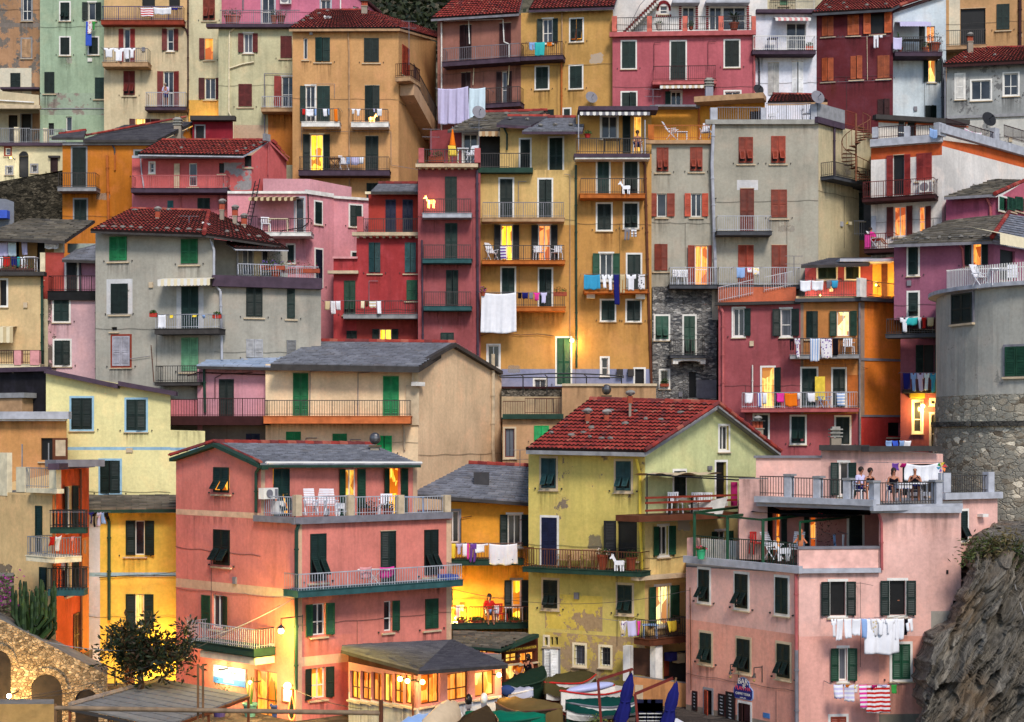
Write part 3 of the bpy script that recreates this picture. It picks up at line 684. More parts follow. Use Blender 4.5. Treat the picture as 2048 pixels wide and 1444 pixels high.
def cloth_item(px0, px1, py0, py1, f, o, kind, colk, pat, label, group='washing hung out to dry', tilt=0.):
    u0, z1 = f.hit(px0, py0, o); u1 = f.hit(px1, py0, o)[0]; z0 = f.hit((px0 + px1) / 2, py1, o)[1]; w = u1 - u0; h = z1 - z0
    rr = random.Random(int(px0 * 7 + py0)); nu = max(5, int(w / .05)); nv = max(5, int(h / .07)); nu = min(nu, 34); nv = min(nv, 26)
    ph = rr.uniform(0, 6); amp = rr.uniform(.02, .045) * (1.5 if kind == 'h' else 1); k1 = rr.uniform(9, 15); org = f.pt((u0 + u1) / 2, z1, o)
    mb = MB(); m = cloth(colk, pat); idx = {}; sw = rr.uniform(-.06, .06)
    def inside(s, t):
        if kind == 's':
            if t < .3: return not (.4 < s < .6 and t < .07)
            return .2 < s < .8
        if kind == 'p': return not (.42 < s < .58 and t > .28)
        return True
    def pt(s, t):
        u = u0 + w * s; z = z1 - h * t
        sag = -.05 * math.sin(math.pi * s) * w * (1 - t * .2)
        pin = 1 - .06 * t if kind != 'h' else 1 + .04 * t
        u = (u0 + u1) / 2 + (u - (u0 + u1) / 2) * pin + sw * t * t * h + tilt * t
        hem = .02 * math.sin(k1 * s + ph * 2) * t
        off = amp * (.3 + t) * (math.sin(k1 * u + ph) + .5 * math.sin(2.3 * k1 * u + 2 * ph + 2 * t)) + .03 * math.sin(3 * t + ph)
        return f.pt(u, z + sag + hem, o + .03 + off)
    def vi(i, j):
        if (i, j) not in idx: idx[i, j] = len(mb.v); mb.v.append(tuple(pt(i / nu, j / nv)))
        return idx[i, j]
    k = mb.mi(m)
    for j in range(nv):
        for i in range(nu):
            if inside((i + .5) / nu, (j + .5) / nv): mb.f.append((vi(i, j), vi(i, j + 1), vi(i + 1, j + 1), vi(i + 1, j))); mb.m.append(k)
    o_ = mb.build(KN[kind], None, origin=org, smooth=True); md = o_.modifiers.new('thick', 'SOLIDIFY'); md.thickness = .008; md.offset = 0
    return tag(o_, label, KN[kind], group)
USED = {}
def washing(h, y, items, place, o=1.0, line=True, ext=6):
    """items: 'kind x0 x1 ybottom colour[/pat]' separated by commas, left to right"""
    its = [a.split() for a in items.split(',')]; x0 = float(its[0][1]) - ext; x1 = float(its[-1][2]) + ext; i = h.run((x0 + x1) / 2); f = h.fr[i]
    if line:
        mb = MB(); a = f.pt(*f.hit(x0, y, o), o); b = f.pt(*f.hit(x1, y, o), o); m = paint('gre', .6, .2, 'washing line')
        mb.tube(a, b, .008, m, 4)
        for p in (a, b): q = p - Vector((*f.n, 0)) * (o - .002); mb.tube(p, q, .012, m, 4)
        mb.build('clothes_line', h.o)
    n = len(its)
    for j, it in enumerate(its):
        k, a, b, yb, c = it[0], float(it[1]), float(it[2]), float(it[3]), it[4]; pat = ''
        if '/' in c: c, pat = c.split('/')
        pos = ('the only piece' if n == 1 else ORD[j] + ' piece from the left') if n < 14 else ORD[j]
        lab = f"{CN[c]}{' striped' if pat in ('s','v') and pat else ' patterned' if pat else ''} {KN[k]} on {place}" + ('' if n == 1 else f", {ORD[j]} from left")
        cloth_item(a, b, y + 1, yb, f, o, k, c, pat, lab)
def T_(loc, rz=0, s=1.): return Matrix.Translation(loc) @ Matrix.Rotation(rz, 4, 'Z') @ Matrix.Scale(s, 4)
def chair(loc, rz, label, kind='plastic', col='wht', group='chairs on the balconies and terraces'):
    t = thing('chair', label, 'chair', loc, group); m = paint(col, .45, .08, 'chair'); T = T_(loc, rz, .84 if kind == 'recliner' else .95)
    v = lambda *p: T @ Vector(p)
    if kind == 'recliner':
        mb = MB(); 
        for x in (-.27, .27): mb.path([v(x, -.28, 0), v(x, .3, .62), v(x, .42, .66)], .018, m); mb.path([v(x, .32, 0), v(x, -.2, .64)], .018, m); mb.tube(v(x, -.3, .65), v(x, .25, .65), .022, m)
        mb.build('frame', t); b = MB(); 
        for j in range(9): z = .5 + j * .075; b.box(-.24, .24, .26 + j * .045, .285 + j * .045, z, z + .055, m, T)
        b.build('backrest', t); q = MB()
        for j in range(6): q.box(-.24, .24, -.24 + j * .08, -.18 + j * .08, .43, .45, m, T)
        q.build('seat', t)
    else:
        q = MB(); q.box(-.24, .24, -.24, .22, .42, .45, m, T); q.build('seat', t); b = MB()
        for j in range(5): x = -.2 + j * .1; b.box(x - .032, x + .032, .2, .23, .46, .8, m, T)
        b.box(-.24, .24, .198, .24, .801, .86, m, T)
        for x in (-.26, .26): b.box(x - .02, x + .02, -.2, .24, .62, .65, m, T)
        b.build('backrest', t)
        for x in (-.23, .23):
            for y in (-.22, .22): l = MB(); l.tube(v(x, y, .42), v(x * 1.1, y * 1.12, 0), .024, m, 5); l.build('leg', t)
    return t
def table(loc, rz, label, w=.9, d=.7, h=.72, col='wht', cloth_c=None, fold=False):
    t = thing('table', label, 'table', loc); m = paint(col, .5, .1, 'table paint'); T = T_(loc, rz); q = MB(); q.box(-w / 2, w / 2, -d / 2, d / 2, h - .03, h, m, T); q.build('tabletop', t)
    for x in (-1, 1):
        for y in (-1, 1):
            l = MB(); a = T @ Vector((x * (w / 2 - .06), y * (d / 2 - .06), h - .031)); b = T @ Vector((x * (w / 2 - .04) * (-1 if fold else 1), y * (d / 2 - .05), 0)); l.tube(a, b, .02, m, 5); l.build('leg', t)
    return t
def pot(loc, label, r=.18, h=.3, plant='bush', ph=.4, col=(150, 68, 44), pc=((38, 66, 28), (70, 100, 40)), flower=None, group='potted plants', box=None):
    t = thing('potted_plant', label, 'potted plant', loc, group); m = paint(col, .8, .25, 'pot'); mb = MB(); x, y, z = loc
    if box: mb.box(-box / 2, box / 2, -.11, .11, 0, h, m, Matrix.Translation(loc))
    else: mb.lathe(loc, [(r * .7, 0), (r * .98, h * .85), (r * 1.12, h * .86), (r * 1.12, h), (r * .95, h), (r * .9, h * .9)], m, 14)
    mb.build('pot', t, smooth=False); f = MB(); lm = leafmat(*pc); rr = random.Random(int(x * 100 + z * 13)); n = {'bush': 130, 'palm': 26, 'cactus': 5}[plant]
    fm = paint(flower, .7, .2, 'flowers') if flower else None
    if plant == 'bush':
        for i in range(n):
            a = rr.uniform(0, 6.28); q = rr.random() ** .5; R_ = (box / 2 if box else r * 1.5); p = Vector((x + R_ * q * math.cos(a), y + min(R_, .25) * q * math.sin(a), z + h + ph * rr.random() * (1.1 - q * .5)))
            leafquad(f, p, rr, .045, .09, fm if fm and rr.random() < .3 else lm)
    elif plant == 'palm':
        tm = paint((70, 50, 34), .9, .3, 'bark'); f.tube((x, y, z + h * .8), (x, y, z + h + .25), .09, tm, 8)
        for i in range(n):
            a = i * 2.4; el = rr.uniform(.0, 1.2); L = ph * rr.uniform(.8, 1.1); prev = Vector((x, y, z + h + .25)); d = Vector((math.cos(a) * math.cos(el), math.sin(a) * math.cos(el), math.sin(el)))
            side = d.cross(Vector((0, 0, 1))).normalized()
            for k in range(7):
                nx = prev + d * L / 7; d = (d + Vector((0, 0, -.13))).normalized(); w = .07 * (1 - k / 9)
                f.face([prev, nx, nx + side * w * 1.6 + d * .06, prev + side * w], lm); f.face([prev, prev - side * w, nx - side * w * 1.6 + d * .06, nx], lm); prev = nx
    else:
        for i in range(n): a = i * 1.3; f.tube((x + .05 * math.cos(a), y + .05 * math.sin(a), z + h * .9), (x + .14 * math.cos(a), y + .1 * math.sin(a), z + h + ph * rr.uniform(.6, 1.1)), .035, lm, 6, .02)
    f.build('foliage', t); return t
def leafquad(mb, p, rr, w, l, m):
    d = Vector((rr.gauss(0, 1), rr.gauss(0, 1), rr.gauss(0, .8))).normalized(); s = d.orthogonal().normalized(); s = (Matrix.Rotation(rr.uniform(0, 6.28), 3, d) @ s)
    mb.face([p - d * l * .5, p + s * w * .5, p + d * l * .5, p - s * w * .5], m)
def goat(loc, rz, label, mat=None, s=1.):
    """flat-cut silhouette of a standing donkey, as the village uses on its balconies"""
    t = thing('donkey_figure', label, 'donkey figure', loc, 'donkey cut-out figures on the balconies'); m = mat or paint('wht', .6, .06, 'painted board'); T = T_(loc, rz, s * .56)
    mb = MB()
    def ext(pts, th, y0=0.):
        n = len(pts); A = [T @ Vector((x, y0 - th, z)) for x, z in pts]; B = [T @ Vector((x, y0 + th, z)) for x, z in pts]
        mb.face(A, m); mb.face(B[::-1], m)
        for i in range(n): mb.face([A[i], B[i], B[(i + 1) % n], A[(i + 1) % n]], m)
    ext([(-.36, .42), (.30, .40), (.33, .7), (-.3, .74), (-.38, .66)], .1); mb.build('body', t)
    mb = MB(); ext([(.18, .62), (.3, .52), (.5, .86), (.66, .80), (.70, .88), (.56, 1.02), (.54, 1.18), (.48, 1.02), (.42, 1.16), (.40, 1.0), (.24, .74)], .05); mb.build('head', t)
    for x in (-.34, -.2, .12, .24):
        mb = MB(); ext([(x, 0), (x + .07, 0), (x + .1, .41), (x - .01, .41)], .028, .06 if x in (-.2, .24) else -.06); mb.build('leg', t)
    return t
def umbrella(loc, label, h=2.6, col='ind'):
    t = thing('umbrella', label, 'umbrella', loc, 'folded blue sun umbrellas'); m = cloth(col); pm = paint('wd', .6, .2, 'pole'); x, y, z = loc; mb = MB(); mb.tube(loc, (x + .5, y, z + h + .12), .035, pm, 8); mb.build('pole', t)
    mb = MB(); n = 16; b0 = 0; k = mb.mi(m); prof = [(.02, h), (.06, h - .1), (.15, h - .4), (.19, h - .75), (.15, h - .95), (.19, h - 1.2), (.21, h - 1.5), (.15, h - 1.75), (.2, h - 1.95)]
    for j, (r, zz) in enumerate(prof):
        for i in range(n):
            a = 2 * math.pi * i / n; rr = r * (1 + .3 * math.cos(a * 5 + j * .5) + .12 * math.sin(a * 3 + j * 1.7)); mb.v.append((x + .5 * zz / h + rr * math.cos(a), y + rr * math.sin(a), z + zz))
    for j in range(len(prof) - 1):
        for i in range(n): mb.f.append((j * n + i, j * n + (i + 1) % n, (j + 1) * n + (i + 1) % n, (j + 1) * n + i)); mb.m.append(k)
    mb.build('canopy', t, smooth=True); mb = MB(); zz = h - .95; mb.lathe((x + .5 * zz / h, y, z + zz), [(.17, -.03), (.18, 0), (.17, .03)], m, 14); mb.build('strap', t); return t
def boat(loc, rz, label, L=4.6, Bm=1.6, hull='wht', tarp=None, trim='red', bottom=None, H=.75, hump=.35, drape=.34):
    t = thing('boat', label, 'boat', loc, 'small boats pulled up on the quay'); T = T_(loc, rz); hm = paint(hull, .45, .15, 'boat paint'); n = 13; rings = []
    bm_ = paint(bottom, .6, .2, 'antifouling') if bottom else hm
    def sec(s):
        b = Bm / 2 * (math.sin(math.pi * min(1, s * 1.02 + .0) * .5 + .0) ** .5 if s < .5 else math.cos(math.pi * (s - .5) * .98) ** .65 * .0 + (1 - ((s - .5) / .5) ** 2.6) ** .8)
        b = Bm / 2 * max(.03, (1 - ((1 - s) * .62) ** 2.5) if s < .45 else (1 - ((s - .45) / .55) ** 2.3)); b *= (.82 + .4 * s) if s < .45 else 1
        return b, H + .22 * (s - .35) ** 2 * 2.6, .12 * max(0, (s - .8) * 5) ** 2
    mb = MB(); m8 = []
    for i in range(n):
        s = i / (n - 1); b, sh, k = sec(s); x = -L / 2 + L * s; m8.append([(x, -b, sh), (x, -b * .93, .5 * sh), (x, -b * .62, .18 + k), (x, 0, .06 + k), (x, b * .62, .18 + k), (x, b * .93, .5 * sh), (x, b, sh)])
    for a, b in zip(m8, m8[1:]):
        for j in range(6): mb.face([T @ Vector(a[j]), T @ Vector(b[j]), T @ Vector(b[j + 1]), T @ Vector(a[j + 1])], bm_ if j in (2, 3) else hm)
    mb.face([T @ Vector(p) for p in m8[0]], hm); mb.build('hull', t, smooth=False)
    g = MB(); tm = paint(trim, .5, .2, 'gunwale')
    for sd in (0, 6): g.path([T @ Vector(r[sd]) for r in m8], .035, tm, 6)
    g.build('gunwale', t)
    if tarp:
        mb = MB(); cm = cloth(tarp); k = mb.mi(cm); rr = random.Random(int(loc[0] * 10)); m_ = 9; idx = []
        for i in range(n):
            s = i / (n - 1); b, sh, _ = sec(s); row = []
            for j in range(m_):
                v = j / (m_ - 1) * 2 - 1; dr = 0 if abs(v) < .98 else -drape
                zz = sh + .04 + hump * math.sin(math.pi * (.1 + .8 * s)) * (1 - abs(v) ** 1.3) + rr.uniform(-.03, .03) + .035 * math.sin(i * 2.2 + j * .8) + dr
                row.append(len(mb.v)); mb.v.append(tuple(T @ Vector((-L / 2 + L * s, v * (b + .06), zz))))
            idx.append(row)
        for a, b in zip(idx, idx[1:]):
            for j in range(m_ - 1): mb.f.append((a[j], b[j], b[j + 1], a[j + 1])); mb.m.append(k)
        mb.f.append(tuple(idx[0])); mb.m.append(k); mb.f.append(tuple(idx[-1][::-1])); mb.m.append(k)
        mb.build('tarpaulin', t, smooth=True)
    else:
        th = MB(); wm = paint((176, 150, 116), .6, .2, 'boat wood')
        for s in (.25, .5, .72):
            b, sh, _ = sec(s); th.box(-L / 2 + L * s - .12, -L / 2 + L * s + .12, -b * .95, b * .95, sh - .22, sh - .18, wm, T)
        th.build('thwart', t); fl = MB(); fl.face([T @ Vector((p[0], p[1] * .9, .3)) for p in [r[1] for r in m8]] + [T @ Vector((p[0], p[1] * .9, .3)) for p in [r[5] for r in m8[::-1]]], paint((150, 130, 104), .7, .2, 'boat floor')); fl.build('floor', t)
    for x in (-.25, .25):
        c = MB(); c.box(L * x - .08, L * x + .08, -.5, .5, 1.8 - loc[2], .14, paint('wd', .8, .3, 'timber'), T); c.build('chock', t)
    return t
# ---- people
def person(loc, rz, label, pose='sit', top='blk', legs='ind', hair=(40, 28, 22), bare=False, hold=None, scale=1., skin=(176, 116, 88), longhair=False, bald=False, barelegs=True):
    """one skinned body; clothing and hair are children. x to the figure's right, -y is where it faces"""
    t = thing('person', label, 'person', loc); T = T_(loc, rz, scale)
    sk = paint(skin, .6, .08, 'skin')
    hip, ch, nk, hd = ((0, .05, .52), (0, .1, .82), (0, .08, 1.02), (0, .04, 1.17)) if pose in ('sit', 'recline') else ((0, 0, .95), (0, .01, 1.28), (0, .01, 1.48), (0, -.01, 1.62))
    if pose == 'recline': ch = (0, .22, .8); nk = (0, .32, .97); hd = (0, .34, 1.12)
    if pose == 'lean': ch = (0, -.14, 1.25); nk = (0, -.24, 1.42); hd = (0, -.31, 1.54)
    V = {'hip': (hip, .125), 'waist': (((hip[0] + ch[0]) / 2, (hip[1] + ch[1]) / 2, (hip[2] + ch[2]) / 2), .11), 'ch': (ch, .13), 'nk': (nk, .05), 'jaw': ((hd[0], hd[1] - .01, hd[2] - .03), .07), 'hd': (hd, .088), 'top': ((hd[0], hd[1] + .015, hd[2] + .075), .065)}
    E = [('hip', 'waist'), ('waist', 'ch'), ('ch', 'nk'), ('nk', 'jaw'), ('jaw', 'hd'), ('hd', 'top')]
    for s, n in ((-1, 'l'), (1, 'r')):
        sh = (s * .17, ch[1], ch[2] + .12); V['sh' + n] = (sh, .055)
        if pose in ('sit', 'recline'):
            el = (s * .24, ch[1] - .06, ch[2] - .14); wr = (s * .14, ch[1] - .3, ch[2] - .18) if hold != 'read' else (s * .1, ch[1] - .32, ch[2] + .02)
            kn = (s * .12, hip[1] - .45, hip[2] + .02); an = (s * .12, hip[1] - .5 - (.2 if pose == 'recline' else 0), .08 + (.15 if pose == 'recline' else 0)); hp = (s * .09, hip[1] - .05, hip[2] - .02)
        else:
            el = (s * .24, ch[1] - .02, ch[2] - .18); wr = (s * .2, ch[1] - .22, ch[2] - .3); kn = (s * .1, -.03, .5); an = (s * .1, .03, .08); hp = (s * .09, 0, .88)
        V['el' + n] = (el, .038); V['wr' + n] = (wr, .028); V['hp' + n] = (hp, .085); V['kn' + n] = (kn, .058); V['an' + n] = (an, .038); V['to' + n] = ((an[0], an[1] - .16, an[2] - .045), .032)
        E += [('ch', 'sh' + n), ('sh' + n, 'el' + n), ('el' + n, 'wr' + n), ('hip', 'hp' + n), ('hp' + n, 'kn' + n), ('kn' + n, 'an' + n), ('an' + n, 'to' + n)]
        w = Vector(wr); dr = (w - Vector(el)).normalized(); V['pa' + n] = (tuple(w + dr * .06), .026); E.append(('wr' + n, 'pa' + n))
        for k in range(4):
            b = w + dr * .09 + Vector((s * (k - 1.5) * .02, 0, 0)); q = 'f%d%s' % (k, n); L_ = (.055, .065, .06, .045)[k]
            V[q] = (tuple(b), .009); V[q + 'e'] = (tuple(b + dr * L_ + Vector((0, 0, -.03))), .007); E += [('pa' + n, q), (q, q + 'e')]
        V['th' + n] = (tuple(w + dr * .06 + Vector((-s * .045, 0, .01))), .010); E.append(('pa' + n, 'th' + n))
    V['nose'] = ((hd[0], hd[1] - .105, hd[2] - .0), .014); E.append(('hd', 'nose'))
    def skin_obj(name, keys, extra, mat, lv=1):
        ks = [k for k in V if k in keys]; me = bpy.data.meshes.new(name); ix = {k: i for i, k in enumerate(ks)}
        me.from_pydata([tuple(T @ Vector(V[k][0]) - Vector(loc)) for k in ks], [(ix[a], ix[b]) for a, b in E if a in ix and b in ix], [])
        me.materials.append(mat); o = bpy.data.objects.new(name, me); COL.objects.link(o); o.parent = t; o['_o'] = list(loc)
        md = o.modifiers.new('skin', 'SKIN'); md.use_smooth_shade = True
        for k, i in ix.items():
            r = (V[k][1] + extra) * scale; sv = me.skin_vertices[0].data[i]; sv.radius = (r, r); sv.use_root = (k == ('hip' if 'hip' in ix else ks[0]))
        sb = o.modifiers.new('sub', 'SUBSURF'); sb.levels = lv; sb.render_levels = lv; return o
    skin_obj('body', list(V), 0, sk)
    if not bare: skin_obj('shirt', ['hip', 'waist', 'ch', 'shl', 'shr'] + (['ell', 'elr'] if top != 'blk' else []), .018, cloth(top))
    if barelegs:
        kl = dict(V)
        for n in 'lr':   # shorts end above the knee
            a, b = Vector(V['hp' + n][0]), Vector(V['kn' + n][0]); V['kn' + n] = (tuple(a.lerp(b, .7)), .07)
        skin_obj('shorts', ['hip', 'hpl', 'hpr', 'knl', 'knr'], .022, cloth(legs)); V.update(kl)
    else: skin_obj('trousers', ['hip', 'hpl', 'hpr', 'knl', 'knr', 'anl', 'anr'], .02, cloth(legs))
    mb = MB(); hm = paint(hair, .7, .3, 'hair')
    c = Vector((hd[0], hd[1] + .02, hd[2] + .035)); r_ = .085 if bald else .115
    b0 = len(mb.v); mb.blob((c.x, c.y, c.z + (.0 if not bald else -.02)), (r_ * .92, r_, r_ * (1. if not bald else .6)), hm, 5, (10, 8), .04)
    if longhair: mb.blob((c.x, c.y + .06, c.z - .12), (.09, .06, .17), hm, 6, (8, 6), .06)
    mb.v = [tuple(T @ Vector(p)) for p in mb.v]; mb.build('hair', t, smooth=True)
    mb = MB(); em = paint((20, 16, 14), .4, .1, 'eye'); mm = paint((120, 60, 52), .5, .1, 'lips')
    for s in (-1, 1): mb.blob((s * .032, hd[1] - .088, hd[2] + .018), (.012, .008, .008), em, 1, (6, 4), 0)
    mb.blob((0, hd[1] - .088, hd[2] - .05), (.024, .008, .007), mm, 1, (6, 4), 0)
    mb.v = [tuple(T @ Vector(p)) for p in mb.v]; mb.build('face', t)
    return t
def lamp(h, x, y, o, power, col=(1, .72, .3), arm=True, label=None, r=.13, blend=None, name='wall_lamp', glow=25, lr=.12):
    p = h.at(x, y, o); mb = MB(); k = paint('cab', .5, .2, 'iron')
    f = h.fr[h.run(x)]; q = p - Vector((*f.n, 0)) * (o - .003)
    if arm: mb.path([q + Vector((0, 0, .45)), p + Vector((0, 0, .45)), p + Vector((0, 0, .2))], .02, k); mb.tube(q + Vector((0, 0, -.1)), q + Vector((0, 0, .5)), .02, k); mb.lathe(p, [(r * 1.5, .10), (r * 1.2, .14), (.03, .22)], k, 10)
    else: mb.tube(q, p, .03, k)
    lo = mb.build(name, h.o); b = MB(); b.blob(p, (r, r, r), lit((255, 215, 120), glow, 0), 2, (10, 8), 0); b.build('bulb', lo, smooth=True)
    pl = bpy.data.lights.new('lamp light', 'POINT'); pl.energy = power; pl.color = col; pl.shadow_soft_size = lr; po = bpy.data.objects.new('lamp_light', pl); COL.objects.link(po); po.parent = lo; po['_o'] = list(p)
    po.location = p + Vector((*f.n, 0)) * (r + .1) - Vector(lo['_o']) + Vector((0, 0, -.12)); return lo
# ================================================================ ground
def terrain():
    mb = MB(); m = stone((92, 86, 72), (60, 58, 46), 1.2, 'rocky ground', (50, 48, 40), 1.)
    ys = [30, 50, 62, 68, 73, 79, 86, 94, 103, 112, 125, 140, 160, 200, 240]; xs = [-140 + 14 * i for i in range(21)]; n = len(xs); k = mb.mi(m)
    for y in ys:
        for x in xs: mb.v.append((x, y, terr(y) - (1.2 if y > 69 else 0) + (R.uniform(-.6, 1.6) if y > 115 else 0)))
    for j in range(len(ys) - 1):
        for i in range(n - 1): mb.f.append((j * n + i, j * n + i + 1, (j + 1) * n + i + 1, (j + 1) * n + i)); mb.m.append(k)
    o = mb.build('hillside', None, origin=(0, 0, 0)); o['kind'] = 'structure'
    q = MB(); gm = stone((84, 76, 70), (58, 54, 52), 1.6, 'quay paving', (40, 38, 36), 1.); q.box(-45, 60, 35, 67.5, .8, 1.81, gm); o = q.build('quay', None, origin=(0, 50, 1.8)); o['kind'] = 'structure'
    s = MB(); wm = paint((24, 44, 56), .12, .3, 'sea water'); s.face([(-300, -60, 0), (300, -60, 0), (300, 44, 0), (-300, 44, 0)], wm); o = s.build('sea', None, origin=(0, 0, 0)); o['kind'] = 'structure'
    w = MB(); lm = leafmat((24, 34, 18), (52, 58, 30), 'hill shrubs'); rr = random.Random(5)
    for i in range(420):
        y = rr.uniform(118, 190); c = P(rr.uniform(640, 1010), 0, y); c.z = terr(y) + rr.uniform(-.6, 1.2); r = rr.uniform(.9, 2.4)
        for j in range(46):
            d = Vector((rr.gauss(0, 1), rr.gauss(0, 1), rr.gauss(0, .7))).normalized() * r * rr.uniform(.7, 1.05); leafquad(w, c + d, rr, .35, .5, lm)
    o = w.build('wooded_slope', None, origin=(0, 130, 50)); o['kind'] = 'stuff'; tag(o, 'dark scrub covering the hill behind the top houses', 'scrub')
terrain()
G = 'houses of the terraced village'
DG, RB, OB = 'dg', 'rb', 'ob'
# ================================================================ top row, left to right
h = House('weathered tan old house with grey corner strip at the top left corner', [(-60, 104), (95, 104)], -60, plaster((172, 132, 98), .75, (120, 112, 104), 1.), group=G)
h.zone(82, -60, 95, 260, plaster((120, 112, 108), .3)); h.zone(-60, 136, 63, 290, plaster((214, 206, 184), .1))
h.zone(-60, 46, 82, 54, plaster((128, 118, 110)))
h.dsl("""
n 45 -4 63 40 wh f=gy
c 44 78 62 115 tn f=gy
c 21 146 41 178 dg
P 86 -50 86 132 wh
n 17 230 35 286 W li=D
n 43 228 62 286 W f=gy li=D
X 0 174 78 178 slab pu o=.6
"""); h.build()
h = House('low cream terrace house with railing beside the arcade, far left', [(-60, 101.5), (78, 101.5)], {0: [(-60, 176), (78, 190)]}, plaster((206, 190, 156), .2), depth=2, base=P(0, 214, 101.5).z, name='terrace_wall', cat='terrace wall', group='terraces and balconies built as separate walls')
h.dsl("P -50 198 68 205 wh\nX -60 210 80 217 ledge be o=.3"); h.build()
h = House('cream arcade house with arched doorway above the dark stone wall', [(-60, 99), (125, 99)], 289, plaster((218, 208, 168), .1, grime=.6), depth=2.4, group=G)
h.zone(-60, 289, 125, 291, plaster('pu'))
h.dsl("""
n 13 334 24 347 W f=gy li=g
n 63 330 74 344 W f=gy li=g
n 38 312 57 355 W li=D
c 101 314 116 344 dr
X 96 311 119 315 lintel cab o=.2
R -50 256 60 286 gy
R 60 258 125 286 gy
X -60 285 128 291 ledge pu o=.35
X 28 254 37 288 pillar cr a=-.3 o=.02
X 86 256 95 288 pillar cr a=-.3 o=.02
n 11 296 21 310 lb f=or
""".replace('f=or', 'f=ob')); h.build()
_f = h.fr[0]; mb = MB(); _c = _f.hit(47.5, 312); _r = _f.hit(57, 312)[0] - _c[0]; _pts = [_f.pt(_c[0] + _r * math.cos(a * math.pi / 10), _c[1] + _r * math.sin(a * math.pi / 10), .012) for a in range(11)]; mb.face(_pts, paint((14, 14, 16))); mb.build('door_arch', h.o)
lamp(h, 22, 315, .8, 25, (1, .9, .8), arm=False, glow=.7, r=.1)
h = House('mint green house with dark green shutters at upper left', [(80, 103), (212, 103)], -60, plaster((160, 180, 152), .25, (150, 140, 130), .9), group=G)
h.zone(80, 186, 212, 230, plaster((156, 172, 150), .75, (150, 138, 128)))
h.dsl("""
v 121 5 139 40 dg f=wh
o 177 5 191 40 dg f=wh
c 121 75 139 109 dg f=wh
c 178 75 196 108 dg f=wh
c 89 144 109 186 dg
c 190 155 209 197 dg
n 132 233 144 262 gy
n 97 246 108 270 W li=D
X 80 216 212 218 string_course gy o=.05
X 175 116 184 123 vent wh o=.08
R 96 258 132 285 gw
"""); h.build()
washing(h, 42, 'h 172 183 92 blu,r 176 184 68 red/d,s 184 191 60 grn', 'line below upper mint house window', .5)
h = House('cream house with red shutters and two railed balconies, upper left', [(208, 101), (376, 101)], -60, plaster((208, 190, 154), .1, grime=.9), group=G)
h.zone(208, -60, 376, 40, plaster((212, 176, 124)))
h.dsl("""
o 248 58 260 128 rb f=wh
o 335 58 347 101 rb f=wh
v 247 142 270 190 rb
o 327 143 347 215 rb
o 271 238 290 262 rb li=LD
c 302 238 320 262 rb
n 284 -20 310 12 cr li=D
n 338 -20 360 12 cr li=D
B 205 125 296 133 96 tn gre s=c
B 290 214 372 220 184 pu gw
B 202 41 367 49 12 ob ind p=.6
P 376 -40 376 230 dr
P 354 47 372 58 376 70 dr
"""); h.build()
washing(h, 95, 's 208 228 114 wht,s 228 248 122 wht,t 248 258 118 wht,s 258 271 116 wht', 'upper left cream house balcony', 1.0)
washing(h, 14, 't 281 307 33 red/s,t 307 343 28 wht,r 343 356 20 ind', 'top left orange-edged balcony', .66)
h = House('narrow pale cream house with rust brown shutters beside the drainpipe', [(377, 101), (443, 101)], -60, plaster((206, 196, 160), .1, grime=.9), group=G)
h.zone(377, 200, 443, 330, plaster((216, 168, 84)))  # glow of the uplight painted into the lower wall as orange
h.dsl("""
v 406 -10 430 40 ob
l 410 77 426 119 rb li=LD
o 410 156 431 198 rb
"""); h.build()
lamp(h, 432, 250, .5, 60, (1, .66, .2), arm=False, glow=8, r=.06)
h = House('cream house with red shutters and purple roof edge, upper left centre', [(437, 99.5), (590, 99.5)], 50, plaster((200, 194, 156), .15, grime=1.), group=G)
h.zone(437, 250, 535, 330, plaster((196, 168, 140), .5)); h.zone(536, 222, 590, 330, plaster((190, 116, 50), .3, (150, 110, 80)))
h.dsl("""
o 488 67 505 105 rb f=wh
c 561 72 584 116 rb
c 477 168 504 213 rb
l 564 153 590 214 rb f=wh
B 522 216 588 223 192 tn gw
X 412 47 588 54 roof_edge pu o=.5
P 470 55 459 64 458 135 458 225 466 240 466 280 cr
P 458 137 485 128 508 124 cr
P 529 147 529 280 gre r=.03
P 529 147 590 148 gre r=.02
R 440 20 600 47 gre o=-.1
"""); h.build()
h = House('mauve-pink house with grey-framed terrace door behind the tiled roof', [(420, 105), (700, 105), (762, 107)], {0: [(420, -60), (700, -60)], 1: [(700, -30), (762, 22)]}, plaster((202, 116, 140), .05), group=G)
h.dsl("""
n 524 -10 549 47 wh f=gw
n 642 0 661 20 wh f=gw
n 706 13 718 19 W
K 560 -14 582 7
P 486 -60 486 18 gre
P 681 -20 681 22 wh
"""); h.build(); rake(h, [(700, -32), (764, 24)], 'dr')
for x, r, c in ((458, .28, (150, 68, 50)), (471, .3, (186, 110, 100)), (562, .26, (120, 60, 44)), (548, .2, (150, 80, 50))):
    pot(tuple(P(x, 48, 99.9)), {458: 'dark terracotta pot leftmost on purple-edged roof terrace', 471: 'pinkish clay pot second on purple-edged roof terrace', 562: 'terracotta pot nearest roof on purple-edged terrace', 548: 'small pot beside grey door on purple-edged terrace'}[x], r, .5, 'bush', .5, c)
